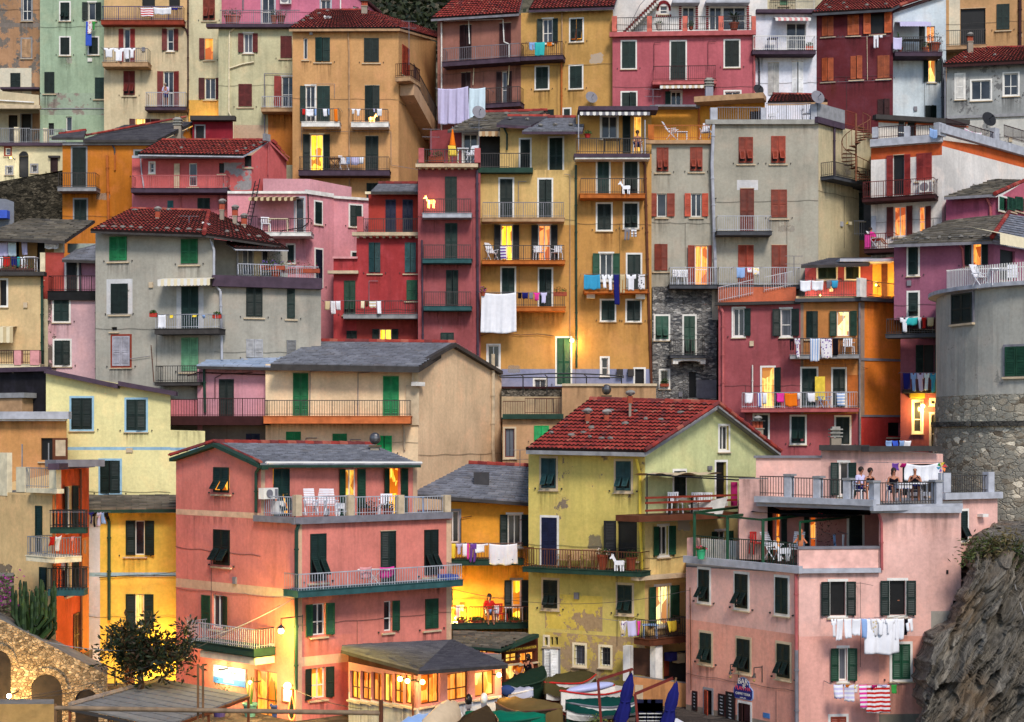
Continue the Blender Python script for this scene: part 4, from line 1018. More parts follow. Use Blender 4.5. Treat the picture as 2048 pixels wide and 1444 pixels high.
# peach-orange house with hipped tile roof
pA, pB, pC, pD = (585, 96), (797, 96), (872, 103), (872, 104)
h = House('tall apricot house with hipped red roof and dark green shutters', [pA, pB, pC], {0: [(585, 57), (797, 57)], 1: [(797, 57), (872, 84)]}, plaster((200, 152, 100), .04, grime=.6), depth=7, group=G)
h.dsl("""
n 607 76 615 118 wh
c 631 75 660 123 dg
c 728 76 758 124 dg
l 612 172 630 243 dg f=wh
c 634 172 660 243 dg
c 730 171 759 243 dg
B 603 244 679 253 217 wh cab
B 702 245 777 254 218 wh cab
o 621 269 646 341 dg li=LY f=cr
c 731 272 757 341 dg
B 597 341 779 351 313 pu cab
c 733 366 757 420 dg
P 696 60 698 100 699 390 tn
P 603 250 603 300 gre r=.012
P 605 262 782 264 782 330 870 345 gre r=.012
P 622 168 669 168 669 196 gre r=.012
X 619 64 625 69 lamp_box gw o=.15
c 804 93 818 152 ob
B 797 152 841 160 124 tn dr
"""); h.build()
f = h.fr[1]; mb = MB(); m = plaster((196, 160, 126), .2)
a = f.hit(828, 160, .9); b = f.hit(876, 250, .9)
mb.hexa([f.pt(a[0], a[1] - .9, .9), f.pt(b[0], b[1] - .9, .9), f.pt(b[0], b[1] - .9, .01), f.pt(a[0], a[1] - .9, .01), f.pt(a[0], a[1], .9), f.pt(b[0], b[1], .9), f.pt(b[0], b[1], .01), f.pt(a[0], a[1], .01)], m)
for i in range(9):
    t = i / 9; u = a[0] + (b[0] - a[0]) * t; z = a[1] + (b[1] - a[1]) * t; f.box(mb, u, u + (b[0] - a[0]) / 9, z - .3, z + .02, .02, .88, m)
sto = mb.build('outside_stair', h.o); rm = MB(); railing(rm, lambda t, z, dz=0: f.pt(a[0] + (b[0] - a[0]) * t, z + (b[1] - a[1]) * t + a[1], .88 + dz), math.hypot(b[0] - a[0], b[1] - a[1]), .05, 1.0, paint('cab'), 's'); rm.build('railing', sto)
rf = roof(h, [(578, 58, 95.6), (800, 57, 95.6), (735, 22, 100), (632, 22, 100)], 'tile', eave='tn')
roof(h, [(800, 57, 95.6), (876, 78, 103.4), (876, 66, 104), (735, 22, 100)], 'tile', eave='tn', name='roof', ridge=False)
stones(*rf, [(.02, .2), (.05, .35), (.03, .6), (.12, .45), (.15, .75), (.25, .9)], 3); chimney(rf[0], P(729, 34, 99), .35, .6, 'pots')
def gull(loc, label, s=1.):
    t = thing('gull', label, 'gull', loc, 'gulls on the roofs'); T = T_(loc, -.7, s); w = paint('wh', .7, .05, 'feathers'); g = paint('gy', .7, .1, 'wing feathers'); mb = MB()
    mb.blob((0, 0, .2), (.24, .1, .1), w, 1, (10, 8), .02); mb.blob((-.19, 0, .33), (.07, .06, .065), w, 2, (8, 6), .0); mb.tube((-.15, 0, .24), (-.19, 0, .32), .06, w, 8, .05); mb.v = [tuple(T @ Vector(p)) for p in mb.v]; mb.build('body', t, smooth=True)
    mb = MB(); mb.blob((.08, .07, .23), (.22, .035, .08), g, 3, (8, 6), .02); mb.blob((.08, -.07, .23), (.22, .035, .08), g, 4, (8, 6), .02); mb.v = [tuple(T @ Vector(p)) for p in mb.v]; mb.build('wing', t, smooth=True)
    mb = MB(); mb.tube(T @ Vector((-.25, 0, .32)), T @ Vector((-.33, 0, .3)), .014 * s, paint('ylw'), 5, .006); mb.build('beak', t); mb = MB(); [mb.tube(T @ Vector((.02, y, .13)), T @ Vector((.02, y, 0)), .01, paint('ylw'), 4) for y in (-.04, .04)]; mb.build('leg', t)
gull(tuple(P(654, 44, 97.6)), 'white gull standing on the apricot house roof', 1.1)
washing(h, 217, 't 605 611 230 red,t 612 627 232 wht,r 629 633 232 lbl,t 646 654 233 wht,t 656 659 230 lbl,t 668 675 243 org', 'apricot house left balcony rail', 1.0)
washing(h, 217, 's 703 711 228 wht,s 712 721 232 wht,t 747 750 224 lil,t 754 764 232 wht', 'apricot house right balcony rail', 1.0)
goat(tuple(h.at(744, 246, .55)), h.rot(744), 'glowing donkey figure on apricot house right balcony', lit((255, 170, 80), 7, .2), .85)
washing(h, 313, 't 693 700 328 lbl,t 701 718 330 lil,t 718 728 328 wht', 'drying rack on apricot house lowest balcony', .5, False)
table(tuple(h.at(670, 341, .5)), 0, 'wooden folding table on apricot house lowest balcony', .7, .5, col='br', fold=True)
chair(tuple(h.at(688, 341, .5)), .4, 'white chair beside washing on apricot house balcony', 'recliner')
# rose-brown house
h = House('dusky rose house with metal-railed balconies and red tiled roof, top centre', [(875, 99), (1042, 97.5)], {0: [(875, 38), (1042, 30)]}, plaster((152, 102, 88), .08, grime=.7), depth=6, group=G)
h.zone(875, 215, 1042, 330, plaster((150, 92, 84)))
h.dsl("""
c 920 50 943 119 dr
c 999 46 1022 118 dr
B 884 119 1040 128 91 pu gre
c 923 145 941 210 dr
o 1004 143 1014 206 dr
B 968 206 1040 214 174 pu cab
P 883 45 883 290 wh
P 888 42 1006 38 wh r=.035
P 937 38 939 88 wh r=.035
P 1006 38 1008 84 1018 88 1018 118 wh r=.035
P 948 130 946 170 cr r=.03
P 1019 124 1016 170 cr r=.03
"""); h.build()
rf = roof(h, [(862, 38, 98.3), (1038, 27, 96.9), (1050, -20, 101), (930, -20, 102.4)], 'tile', eave='gre')
washing(h, 176, 'h 876 937 246 lil,h 939 971 238 lig', 'line before the dusky rose house', 1.1)
# yellow house
h = House('ochre yellow house with white-framed green shutters, top centre', [(1042, 97.5), (1226, 96.5)], {0: [(1042, 26), (1226, 20)]}, plaster((196, 152, 86), .05, grime=.7), depth=6, group=G)
h.dsl("""
o 1086 38 1105 86 dg f=wh
v 1141 38 1165 82 dg f=wh li=L ang=12
B 1041 112 1126 120 84 pu dr
c 1072 134 1096 177 dg f=wh
c 1140 132 1164 176 dg f=wh
c 1128 218 1140 240 dg f=wh
c 1092 219 1108 236 dg
P 1124 25 1124 110 tn r=.04
P 1123 122 1123 240 oc r=.06
D 1182 196
"""); h.build()
roof(h, [(1058, 20, 96.9), (1228, 14, 95.9), (1240, -26, 100), (1080, -20, 101)], 'tile', eave='pu')
washing(h, 84, 'p 1058 1073 100 lbl,r 1078 1086 93 cy,r 1094 1104 92 org,r 1070 1090 111 trq', 'ochre house upper balcony rail', .95)
# pink-rose house
h = House('deep rose pink house with parapet terrace and white-framed windows', [(1225, 96), (1511, 95.5)], 64, plaster((180, 94, 102), .04, grime=.6), depth=5, group=G)
h.dsl("""
c 1244 83 1271 136 dg f=wh
c 1342 83 1371 161 dg f=wh
c 1450 81 1478 133 dg f=wh
c 1244 185 1272 230 dg f=wh
l 1342 183 1362 230 dg f=wh
X 1219 62 1512 71 parapet rs o=.3
P 1508 74 1508 190 rs
P 1308 140 1308 86 1322 84 dr r=.014
P 1416 140 1416 84 1432 83 dr r=.014
n 1450 183 1480 190 wh f=wh
B 1305 161 1433 168 131 rs dr s=c
A 1320 169 1412 177 be wh p=1.
"""); h.build()
for x, w in ((1224, 10), (1294, 10), (1365, 10), (1437, 10), (1503, 9)): h.box('pillar', x, 32, x + w, 63, (198, 104, 88), -.3, -.05)
h.rail(1234, 33, 1503, 61, 'cab', -.15, 'c')
pot(tuple(P(1468, 60, 96.4)), 'sago palm in big terracotta pot on the rose house terrace', .27, .42, 'palm', .62, pc=((20, 40, 18), (48, 66, 26)))
pot(tuple(P(1382, 60, 96.3)), 'small shrub pot on the rose house terrace', .12, .2)
pot(tuple(P(1318, 60, 96.4)), 'low bench planter near stairs on rose house terrace', .2, .35, 'bush', .2, (200, 190, 180))
h = House('white house with red brick trimmed arches and outside stair, top', [(1225, 100.5), (1535, 100.5)], -60, plaster((226, 222, 218), .04), group=G)
h.dsl("""
n 1320 12 1335 27 gy
n 1365 14 1389 60 gw
n 1419 14 1443 60 gw
n 1446 14 1491 60 gw
X 1345 0 1400 5 canopy gw o=.9
X 1412 0 1500 5 canopy gw o=.9
""")
f = h.fr[0]; bm_ = paint((130, 34, 40), .9, .3, 'brick'); 
for x0, x1 in ((1358, 1363), (1391, 1396), (1412, 1417), (1493, 1498)):
    mb = MB()
    for j in range(12): f.box(mb, *f.rect(x0, 12 + j * 4, x1, 14.5 + j * 4), .003, .05, bm_)
    mb.build('brick_trim', h.o)
mb = MB()
for j in range(13):
    a = math.pi * j / 12; c = f.pt(*f.hit(1327.5 - 12 * math.cos(a), 18 - 14 * math.sin(a)), .02); mb.box(c.x - .06, c.x + .06, c.y - .03, c.y + .03, c.z - .1, c.z + .1, bm_, None)
mb.build('brick_trim', h.o); mb = MB()
for j in range(8): f.box(mb, *f.rect(1312 + 4 * j, 29, 1314.4 + 4 * j, 34), .003, .05, bm_)
mb.build('brick_trim', h.o)
mb = MB()
for j in range(15):
    x = 1247 + j * 4.6; y = 60 - j * 4.6; q = f.rect(x, y, x + 6, y + 4.6, .9); f.box(mb, q[0], q[1], q[2], q[3] + .0, .02, .9, paint((96, 34, 30), .8, .3, 'stair tread')); f.box(mb, q[0], q[1], q[2] - .22, q[2] - .003, .02, .86, plaster((210, 206, 200)))
so_ = mb.build('outside_stair', h.o); h.pipe([(1262, 45), (1280, 10), (1296, -8)], 'gre', .02, .9, 'railing'); h.build()
# white house
h = House('white house with scroll-marked white shutters, right of the rose house', [(1511, 96), (1633, 96)], {0: [(1511, 22), (1633, 26)]}, plaster((222, 224, 234), .04, grime=.4), depth=5, group=G)
h.dsl("""
n 1573 46 1612 102 wh
c 1536 126 1558 190 wh
c 1584 124 1606 190 wh
X 1513 18 1640 25 roof_edge pu o=.4
B 1505 101 1632 108 71 pu wh
A 1551 34 1622 42 pk wh p=.9
P 1512 108 1518 120 1519 178 sl
"""); h.build()
table(tuple(h.at(1545, 101, .5)), 0, 'small table behind the white balcony railing', .6, .5, col='ind')
pot(tuple(h.at(1618, 101, .6)), 'orange planter box on the white house balcony', .1, .25, 'bush', .3, (190, 80, 60), box=.5)
h = House('cream top house with spiked fence terrace at the upper edge', [(1535, 101), (1700, 101)], -60, plaster((200, 190, 160), .05), group=G)
h.dsl("c 1560 -30 1575 10 lg\nR 1540 0 1592 22 dr\nR 1592 -2 1632 20 wh"); h.build()
# dark red house
h = House('oxblood red house with orange shutters and stones on its roof', [(1633, 96), (1786, 95)], {0: [(1633, 27), (1786, 20)]}, plaster((96, 36, 42), .02, grime=.6), depth=6, group=G)
_o = (146, 70, 36)
PAL['os'] = _o
h.dsl("""
c 1644 33 1667 72 os
c 1695 30 1718 70 os
o 1742 26 1768 67 os li=D
c 1644 116 1667 162 os
c 1701 112 1724 158 os
c 1755 111 1779 156 os
c 1755 198 1779 235 dr
P 1640 75 1780 72 gre r=.012
P 1734 72 1735 160 cr r=.012
P 1640 165 1780 160 gre r=.012
"""); h.build()
rf = roof(h, [(1624, 27, 95.4), (1783, 18, 94.5), (1850, -16, 99), (1660, -14, 100)], 'tile', eave='sl')
stones(*rf, [(.18, .15), (.4, .12), (.62, .2), (.3, .35), (.52, .55), (.75, .5), (.85, .2), (.1, .3)], 6)
washing(h, 70, 'p 1747 1757 96 wht,r 1759 1765 76 wht', 'line under oxblood house open window', .4)
# pale blue house
h = House('pale blue-white house with potted terrace and black drainpipe, upper right', [(1786, 96), (1892, 96)], {0: [(1786, 18), (1892, -16)]}, plaster((204, 216, 222), .05, grime=.6), depth=6, group=G)
h.dsl("""
n 1838 52 1850 104 W li=D
n 1853 52 1870 104 or li=LO
o 1857 121 1870 163 dg f=wh li=LD
c 1850 211 1872 240 dg
B 1790 104 1885 112 73 pu cab p=1.2
P 1881 112 1885 125 1885 240 sl r=.07
A 1800 43 1862 53 lil lil p=1.3
""".replace('n 1853 52 1870 104 or li=LO', 'n 1853 52 1870 104 wh li=LO')); h.build(); rake(h, [(1784, 20), (1892, -16)], 'dr')
ridge_cap(h.o, P(1785, 17, 95.6), P(1845, -4, 95.6))
pot(tuple(h.at(1868, 104, .7)), 'tall bushy plant in terracotta pot on pale blue terrace', .36, .5, 'bush', .9, pc=((16, 34, 18), (34, 60, 24)))
pot(tuple(h.at(1850, 104, .9)), 'small clay pot beside the tall plant, pale blue terrace', .2, .25)
pot(tuple(h.at(1800, 104, .9)), 'cactus pot behind lilac cloth on pale blue terrace', .15, .25, 'cactus', .9)
table(tuple(h.at(1826, 104, .6)), 0, 'dark table on the pale blue house terrace', 1.2, .6, col='cab')
washing(h, 74, 't 1786 1804 99 lil', 'left end of pale blue terrace rail', 1.22, False)
b = House('pale blue-grey upper wall topped by red flower boxes', [(1828, 99), (1892, 99)], {0: [(1828, 38), (1892, 36)]}, plaster((188, 200, 206)), base=P(0, 60, 99).z, depth=2, name='terrace_wall', cat='terrace wall', group='terraces and balconies built as separate walls'); b.dsl("X 1826 38 1895 43 ledge pu o=.5"); b.build()
pot(tuple(P(1855, 36, 98.8)), 'red flower box with pink blossoms, top right', .2, .4, 'bush', .7, (140, 50, 48), flower=(200, 90, 110), box=1.1)
pot(tuple(P(1880, 34, 98.8)), 'red planter with tall plants nearest beige house', .2, .4, 'bush', 1.0, (140, 50, 48), box=.9)
# beige top right
h = House('sandy beige house with deep dark balcony recess, top right corner', [(1890, 98), (2090, 97)], -60, plaster((192, 150, 104), .05), group=G)
h.zone(1898, -60, 1920, 92, plaster((214, 204, 180)))
h.dsl("""
n 1921 17 1971 90 W li=D
c 1993 8 2019 59 dg
B 1889 91 1973 98 59 tn cab s=c
P 2040 -50 2040 100 dr r=.1
"""); h.build()
# grey house top right
h = House('mottled grey concrete house with low red tiled roof, right edge', [(1893, 94), (2090, 93)], {0: [(1893, 131), (2090, 122)]}, plaster((150, 152, 150), .7, (112, 112, 112), 1.), depth=5, group=G)
h.zone(1893, 232, 2090, 330, plaster((190, 188, 180), .6, (140, 140, 138)))
h.dsl("""
c 1912 149 1928 197 wh f=wh
b 1943 161 1981 199 Wwh f=wh
b 2008 147 2036 190 Wwh f=wh
X 1893 228 2090 234 string_course gy o=.12
P 1890 120 1890 245 gre
""".replace('Wwh', 'Wwh')); h.build()
rf = roof(h, [(1886, 130, 93.5), (2090, 120, 92.5), (2090, 95, 96), (1938, 98, 97)], 'tile', eave='dr')
stones(*rf, [(.15, .3), (.45, .4)], 8); chimney(rf[0], P(1940, 100, 95.8), .3, .45, 'pots')

person(tuple(P(332, 213, 100.4)), 0, 'person in lilac shirt bending over the cream house balcony table', 'lean', 'lil', 'ind', hair=(150, 140, 130), scale=.85)
def antenna(x, y0, y1, Y, lb):
    t = thing('tv_antenna', lb, 'antenna', tuple(P(x, y1, Y)), 'television antennas on the roofs'); mb = MB(); k = paint('gre', .4, .2, 'aluminium', .5); a, b = P(x, y1, Y), P(x, y0, Y); mb.tube(a, b, .018, k, 5); mb.build('mast', t); mb = MB()
    for j in range(2):
        z = b.z - j * .4; mb.tube((b.x - .45, b.y, z), (b.x + .45, b.y + .1, z), .012, k, 4)
        for i in range(6): q = -.4 + i * .16; mb.tube((b.x + q, b.y - .18, z), (b.x + q, b.y + .18, z + .02), .008, k, 4)
    mb.build('rods', t)
for a in ((818, 42, 130, 95, 'thin antenna at corner of the apricot house roof'), (378, 432, 462, 77.5, 'antenna on the grey house tile roof'), (1306, 178, 212, 87, 'antenna behind the golden loggia roof'), (1588, 512, 552, 80, 'antenna beside the rose and ochre house terrace'), (958, 240, 300, 84.5, 'antenna mast rising by the slate loggia roof'), (1040, 900, 936, 68, 'crooked antenna on the warm yellow house ridge'), (862, 258, 300, 82, 'antenna mast above the dark rose house')): antenna(*a)
# ================================================================ upper middle, left to right
SM = stone((78, 72, 60), (34, 32, 26), 5.5, 'dark rubble wall', (26, 24, 20), 2.0)
w = House('dark dry stone retaining wall under the arcade house', [(-60, 94.5), (128, 94)], {0: [(-60, 372), (0, 363), (62, 352), (128, 340)]}, SM, depth=3, name='retaining_wall', cat='retaining wall'); w.build()
h = House('small grey concrete hut roof with blue tarpaulin at left edge', [(-60, 86), (28, 86)], {0: [(-60, 394), (12, 398), (28, 404)]}, plaster((120, 124, 132), .4), depth=4, group=G); h.box('tarpaulin', -60, 420, 14, 436, 'blu', .01, .5); h.build()
# ochre orange house with slate roof
pa, pb, pc = (125, 93), (318, 93), (392, 98)
h = House('bright ochre house under a slate roof with thin balcony, left', [pa, pb, pc], {0: [(125, 284), (318, 284)], 1: [(318, 284), (392, 250)]}, plaster((192, 116, 36), .1, (176, 160, 130), .8), depth=5, group=G)
h.zone(318, 240, 392, 285, plaster((206, 122, 34), .95, (170, 160, 140)))
h.dsl("""
c 145 295 172 374 dg f=gy
B 115 375 192 382 345 gy cab
c 149 399 173 446 dg f=gy
c 270 302 284 352 dg f=gy
P 214 311 217 440 oc r=.08
P 230 306 230 340 oc
P 222 286 229 297 230 310 sl
X 125 284 318 290 cornice gy o=.2
"""); h.build()
rf = roof(h, [(166, 280, 92.6), (315, 280, 92.6), (392, 243, 97.6), (250, 251, 98)], 'dark', eave='cab', ridge=False); ridge_cap(rf[0], P(172, 272, 93.4), P(372, 235, 98.4), .07)
roof(h, [(103, 275, 92.6), (168, 275, 92.6), (172, 262, 95), (118, 270, 94)], 'dark', eave='cab', name='side_roof'); chimney(rf[0], P(356, 262, 95.5), .42, .3, 'slab')
h = House('crimson painted shed with peeling wall beside the slate roof', [(385, 97), (466, 97)], {0: [(385, 240), (466, 233)]}, plaster((140, 34, 48), .45, (190, 150, 150)), depth=2, group=G); h.dsl("n 392 252 408 280 W f=gy li=D\nX 380 231 470 240 roof_edge cab o=.5"); h.build()
# pink house with tiled roof
pa, pb, pc = (264, 91), (503, 91), (573, 94)
h = House('pink house with loggia, red tiled roof and gable, left centre', [pa, pb, pc], {0: [(264, 311), (503, 311)], 1: [(503, 311), (540, 281), (573, 318)]}, plaster((200, 98, 96), .25, (160, 146, 142), .8), depth=5, group=G)
h.zone(445, 325, 503, 380, plaster((200, 98, 96), .95, (150, 144, 144))); h.zone(264, 388, 450, 440, plaster((198, 110, 116), .15))
h.dsl("""
n 300 326 308 345 wh f=wh
n 378 326 394 372 cr
n 438 326 448 346 W li=D
n 489 311 503 333 W li=D
B 262 377 455 385 350 pu rs
c 395 396 420 430 dg
c 335 401 347 425 te
P 281 312 283 345 288 377 gw r=.04
P 360 388 361 420 rs r=.06
X 348 327 359 377 door be
X 264 311 485 316 gutter gw a=.5 o=.65
P 537 290 536 350 rs r=.04
"""); h.build()
rf = roof(h, [(276, 309, 90), (487, 312, 90), (540, 282, 93), (322, 282, 93.2)], 'tile', eave='gw', thick=.08); stones(*rf, [(.93, .35), (.96, .55), (.98, .75), (.9, .15), (.33, .35)], 4)
roof(h, [(576, 318, 93.6), (574, 318, 97), (545, 280, 96), (540, 282, 92.5)], 'tile', eave='rs', ridge=False, name='back_roof')
h.box('antenna_box', 531, 268, 541, 282, 'gy', .1, .3)
# light pink house
pa, pb, pc, pd = (455, 88.5), (612, 88.5), (668, 90), (746, 91)
h = House('pale candy pink house with flat white coping, centre left', [pa, pb, pc, pd], {0: [(455, 384), (612, 384)], 1: [(612, 384), (668, 391)], 2: [(668, 397), (746, 398)]}, plaster((214, 144, 152), .03, grime=.4), depth=4, group=G)
h.dsl("""
c 630 404 643 447 dg f=wh
c 700 411 723 452 dg f=wh
c 631 499 644 572 nb f=wh
c 575 490 588 525 dg f=wh
c 704 505 714 515 dg f=wh
n 591 396 608 465 gw f=gw
X 455 382 612 387 coping wh o=.12
X 612 383 668 391 coping wh o=.1
X 668 394 748 399 coping wh o=.15
B 515 465 622 472 436 wh dr p=1.3
R 458 432 515 460 dr o=.6
A 497 393 592 402 brn tan p=1.4
P 616 388 617 445 605 455 560 462 bk r=.03
"""); h.build()
b = House('pale pink parapet block on the candy pink roof', [(526, 90.5), (620, 90), (703, 92)], {0: [(526, 357), (620, 358)], 1: [(620, 358), (703, 374)]}, plaster((206, 150, 156), .03, grime=.3), depth=3, base=P(0, 392, 90).z, name='terrace_wall', cat='terrace wall', group='terraces and balconies built as separate walls'); b.build()
t = thing('ladder', 'black iron ladder leaning on the candy pink house', 'ladder', tuple(P(495, 455, 87))); mb = MB(); k = paint('bk')
A1, A2, B1, B2 = P(490, 452, 87), P(500, 456, 87), P(511, 362, 88.4), P(520, 358, 88.4)
mb.tube(A1, B1, .03, k); mb.tube(A2, B2, .03, k)
for j in range(1, 12): mb.tube(A1.lerp(B1, j / 12.5), A2.lerp(B2, j / 12.5), .018, k)
mb.build('ladder_frame', t)
chair(tuple(P(531, 463, 87.3)), .3, 'white chair on candy pink terrace beside ladder'); table(tuple(P(557, 464, 87.4)), 0, 'long pale table on candy pink terrace', 1.1, .5, col='cr')
# red house
h = House('brick red upper storey with hipped slate roof, centre left', [(737, 86), (846, 86)], 386, plaster((166, 58, 48), .05), depth=4, group=G)
h.dsl("""
c 771 399 792 464 nb
c 805 399 826 464 nb
X 730 383 850 388 cornice cr a=.3 o=.5
"""); h.build(); roof(h, [(742, 383, 85.4), (850, 383, 85.4), (850, 368, 88), (757, 368, 88)], 'slate', eave='cab')
h = House('red house with blue-green shutters and long laundry balcony, centre left', [(667, 84.5), (713, 84.5), (849, 84.5)], {0: [(667, 516), (713, 516)], 1: [(713, 474), (849, 474)]}, plaster((172, 60, 62), .1, grime=.9), depth=5, group=G)
h.zone(667, 635, 849, 700, plaster((164, 66, 60)))
h.dsl("""
c 738 485 761 545 te
c 810 485 832 545 te
v 688 561 711 628 mg
c 813 560 835 600 mg
B 652 629 848 637 601 gy cab s=k
X 704 464 852 471 terrace_slab be o=.45
X 655 541 716 547 ledge be o=.4
c 693 661 714 690 dg
o 759 658 783 690 dg li=LY
P 738 603 738 562 756 562 gre r=.015
X 665 513 715 517 coping pk o=.15
R 727 437 846 463 cab o=.3
X 714 433 727 463 parapet (176,60,50) o=.3
""".replace('(176,60,50)', 'rs'))
f = h.fr[1]; mb = MB()
for j in range(11): f.box(mb, *f.rect(714 + j * 13, 472, 719 + j * 13, 477), .003, .3, paint('be'))
mb.build('corbels', h.o); h.build()
washing(h, 601, 't 650 660 620 tan,t 661 671 628 wht/d,t 672 681 620 wht,r 722 729 617 cr,r 731 737 613 brn,r 738 752 615 tan/s,t 753 762 628 wht/v', 'red house long balcony', 1.0)
# dark rose tower
h = House('narrow dark rose house with three small teal-edged balconies', [(836, 83), (961, 83)], 326, plaster((154, 80, 82), .04, grime=.7), depth=5, group=G)
h.dsl("""
c 890 353 914 426 dg
c 890 446 915 517 dg
c 892 540 916 611 dg
c 881 665 908 700 dg
B 845 427 943 435 397 gw cab p=.8
B 845 518 943 526 489 te cab p=.8
B 847 613 943 621 583 te cab p=.8
X 831 327 956 334 terrace_slab be o=.5
P 954 340 956 720 pu r=.07
P 844 480 846 700 pu
R 848 298 950 324 cab o=.3
X 837 296 848 325 pillar rs o=.4
X 949 296 961 325 pillar rs o=.4
""")
f = h.fr[0]; mb = MB()
for j in range(9): f.box(mb, *f.rect(838 + j * 13, 335, 843 + j * 13, 340), .003, .3, paint('be'))
mb.build('corbels', h.o); h.build()
goat(tuple(h.at(862, 418, .6) + Vector((0, 0, .05))), math.pi + h.rot(862), 'glowing donkey figure on dark rose house top balcony', lit((255, 170, 80), 7, .2), 1.)
pot(tuple(h.at(872, 325, -.1)), 'long red planter on dark rose roof terrace', .2, .3, 'bush', .35, box=.8)
chair(tuple(h.at(907, 325, -.3)), .2, 'yellow draped folding chair on rose roof terrace', 'recliner', 'ylw'); chair(tuple(h.at(942, 325, -.3)), -.4, 'white recliner right on rose roof terrace', 'recliner'); table(tuple(h.at(926, 325, -.4)), 0, 'small white table on rose roof terrace', .6, .5)
um = thing('umbrella', 'folded yellow umbrella on the rose roof terrace', 'umbrella', tuple(h.at(905, 325, -1.2))); mb = MB(); p = h.at(905, 325, -1.2); mb.tube(p, p + Vector((0, 0, 1.9)), .02, paint('gy')); mb.build('pole', um); mb = MB(); mb.lathe(p, [(.13, .8), (.17, .9), (.03, 1.75)], cloth('org'), 10); mb.build('canopy', um)
# slate topped loggia behind the rose terrace
h = House('low house with mossy slate roof and awning behind the rose terrace', [(860, 87), (1010, 87)], {0: [(860, 262), (1010, 250)]}, plaster((140, 62, 64)), depth=4, base=P(0, 345, 87).z, group=G)
h.dsl("""
n 927 268 955 330 gw f=wh
n 960 268 1000 335 W li=D
A 957 261 1003 273 tn be p=1.2
"""); h.build()
rf = roof(h, [(895, 262, 86), (1000, 258, 86), (1095, 222, 90), (962, 226, 90)], 'stone', eave='cab', thick=.1); stones(*rf, [(.1, .1), (.3, .2), (.2, .6), (.5, .8), (.08, .4)], 9); dish(h, 957, 226, .38, 'gre', 1.1)
# yellow tall house: left half
YW = plaster((190, 140, 76), .05, (214, 176, 116), .8); YB = plaster((140, 144, 172), .1)
YC = plaster((210, 176, 112), .25, (200, 180, 140), .8)
h = House('tall golden house with balcony of white chairs and green street door', [(959, 83.5), (1152, 83.5)], {0: [(959, 340), (1152, 340)]}, YW, depth=5, base=P(0, 800, 83.5).z, group=G)
h.zone(959, 738, 1152, 800, YB); h.zone(959, 340, 1152, 450, YC)
h.dsl("""
c 1000 358 1025 435 dg f=wh
c 1078 359 1103 435 dg f=wh
B 964 436 1129 443 404 tn gre
o 1002 450 1025 521 bk f=wh li=LY
o 1077 450 1101 521 bk f=wh li=LO
B 964 521 1130 528 490 oc cab
c 1004 536 1029 614 dg f=wh
c 1079 538 1103 614 dg f=wh
B 964 614 1131 622 585 oc cab
n 976 691 998 735 trq f=wh
c 1114 676 1141 768 mg f=wh
n 1069 759 1092 776 W f=wh li=g
X 955 335 1066 345 roof_edge dgr o=.55
R 957 306 1018 336 cab o=.5
R 1018 306 1060 338 cab o=.5
P 960 672 985 664 1040 670 1075 668 1108 672 brn r=.018
P 1037 404 1037 363 1053 363 gre r=.014
P 1152 330 1153 735 dgr r=.06
P 1128 348 1140 350 1140 735 gre r=.012
"""); h.build()
lamp(h, 1144, 681, .4, 80, (1, .62, .2), arm=False, glow=14, r=.11)
chair(tuple(h.at(985, 521, .5)), .5, 'white garden recliner on golden house middle balcony, leftmost', 'recliner'); chair(tuple(h.at(1078, 521, .5)), .3, 'white plastic chair before orange curtain, golden house'); chair(tuple(h.at(1113, 521, .5)), -.5, 'white plastic chair rightmost on golden house balcony')
washing(h, 491, 't 1000 1012 518 prp/s', 'golden house middle balcony', 1.0, False)
washing(h, 584, 'h 963 1032 664 wht,r 1036 1043 597 blk,r 1044 1056 597 ind,r 1058 1066 598 gre,s 1067 1080 601 pnk,s 1081 1094 606 lil', 'golden house lowest balcony', 1.05)
pot(tuple(h.at(966, 592, 1.1)), 'purple and orange flowers, left end of golden balcony', .12, .2, 'bush', .35, flower=(190, 50, 150)); pot(tuple(h.at(1120, 592, 1.0)), 'orange flower box at right end of golden balcony', .15, .2, 'bush', .3, flower=(210, 110, 40), box=.7)
# upper back part of golden house
h = House('pale gold set-back storey with slate roof and tall green shutters', [(1000, 85.5), (1152, 85)], {0: [(1000, 256), (1152, 258)]}, YC, depth=4, base=P(0, 352, 85).z, group=G)
h.dsl("""
c 1041 279 1060 340 dg f=wh
c 1099 276 1125 344 dg f=wh
P 1008 256 1014 268 1014 300 dgr
"""); h.build()
rf = roof(h, [(993, 249, 84.5), (1062, 252, 84.5), (1100, 234, 88), (1015, 234, 88)], 'dark', eave='pu', ridge=True); stones(*rf, [(.2, .5), (.65, .5)], 2)
rf = roof(h, [(1044, 263, 83.6), (1165, 263, 83.6), (1172, 236, 87.5), (1095, 236, 87.5)], 'slate', eave='pu', ridge=True, name='front_roof'); stones(*rf, [(.2, .3), (.45, .35), (.75, .35)], 5)
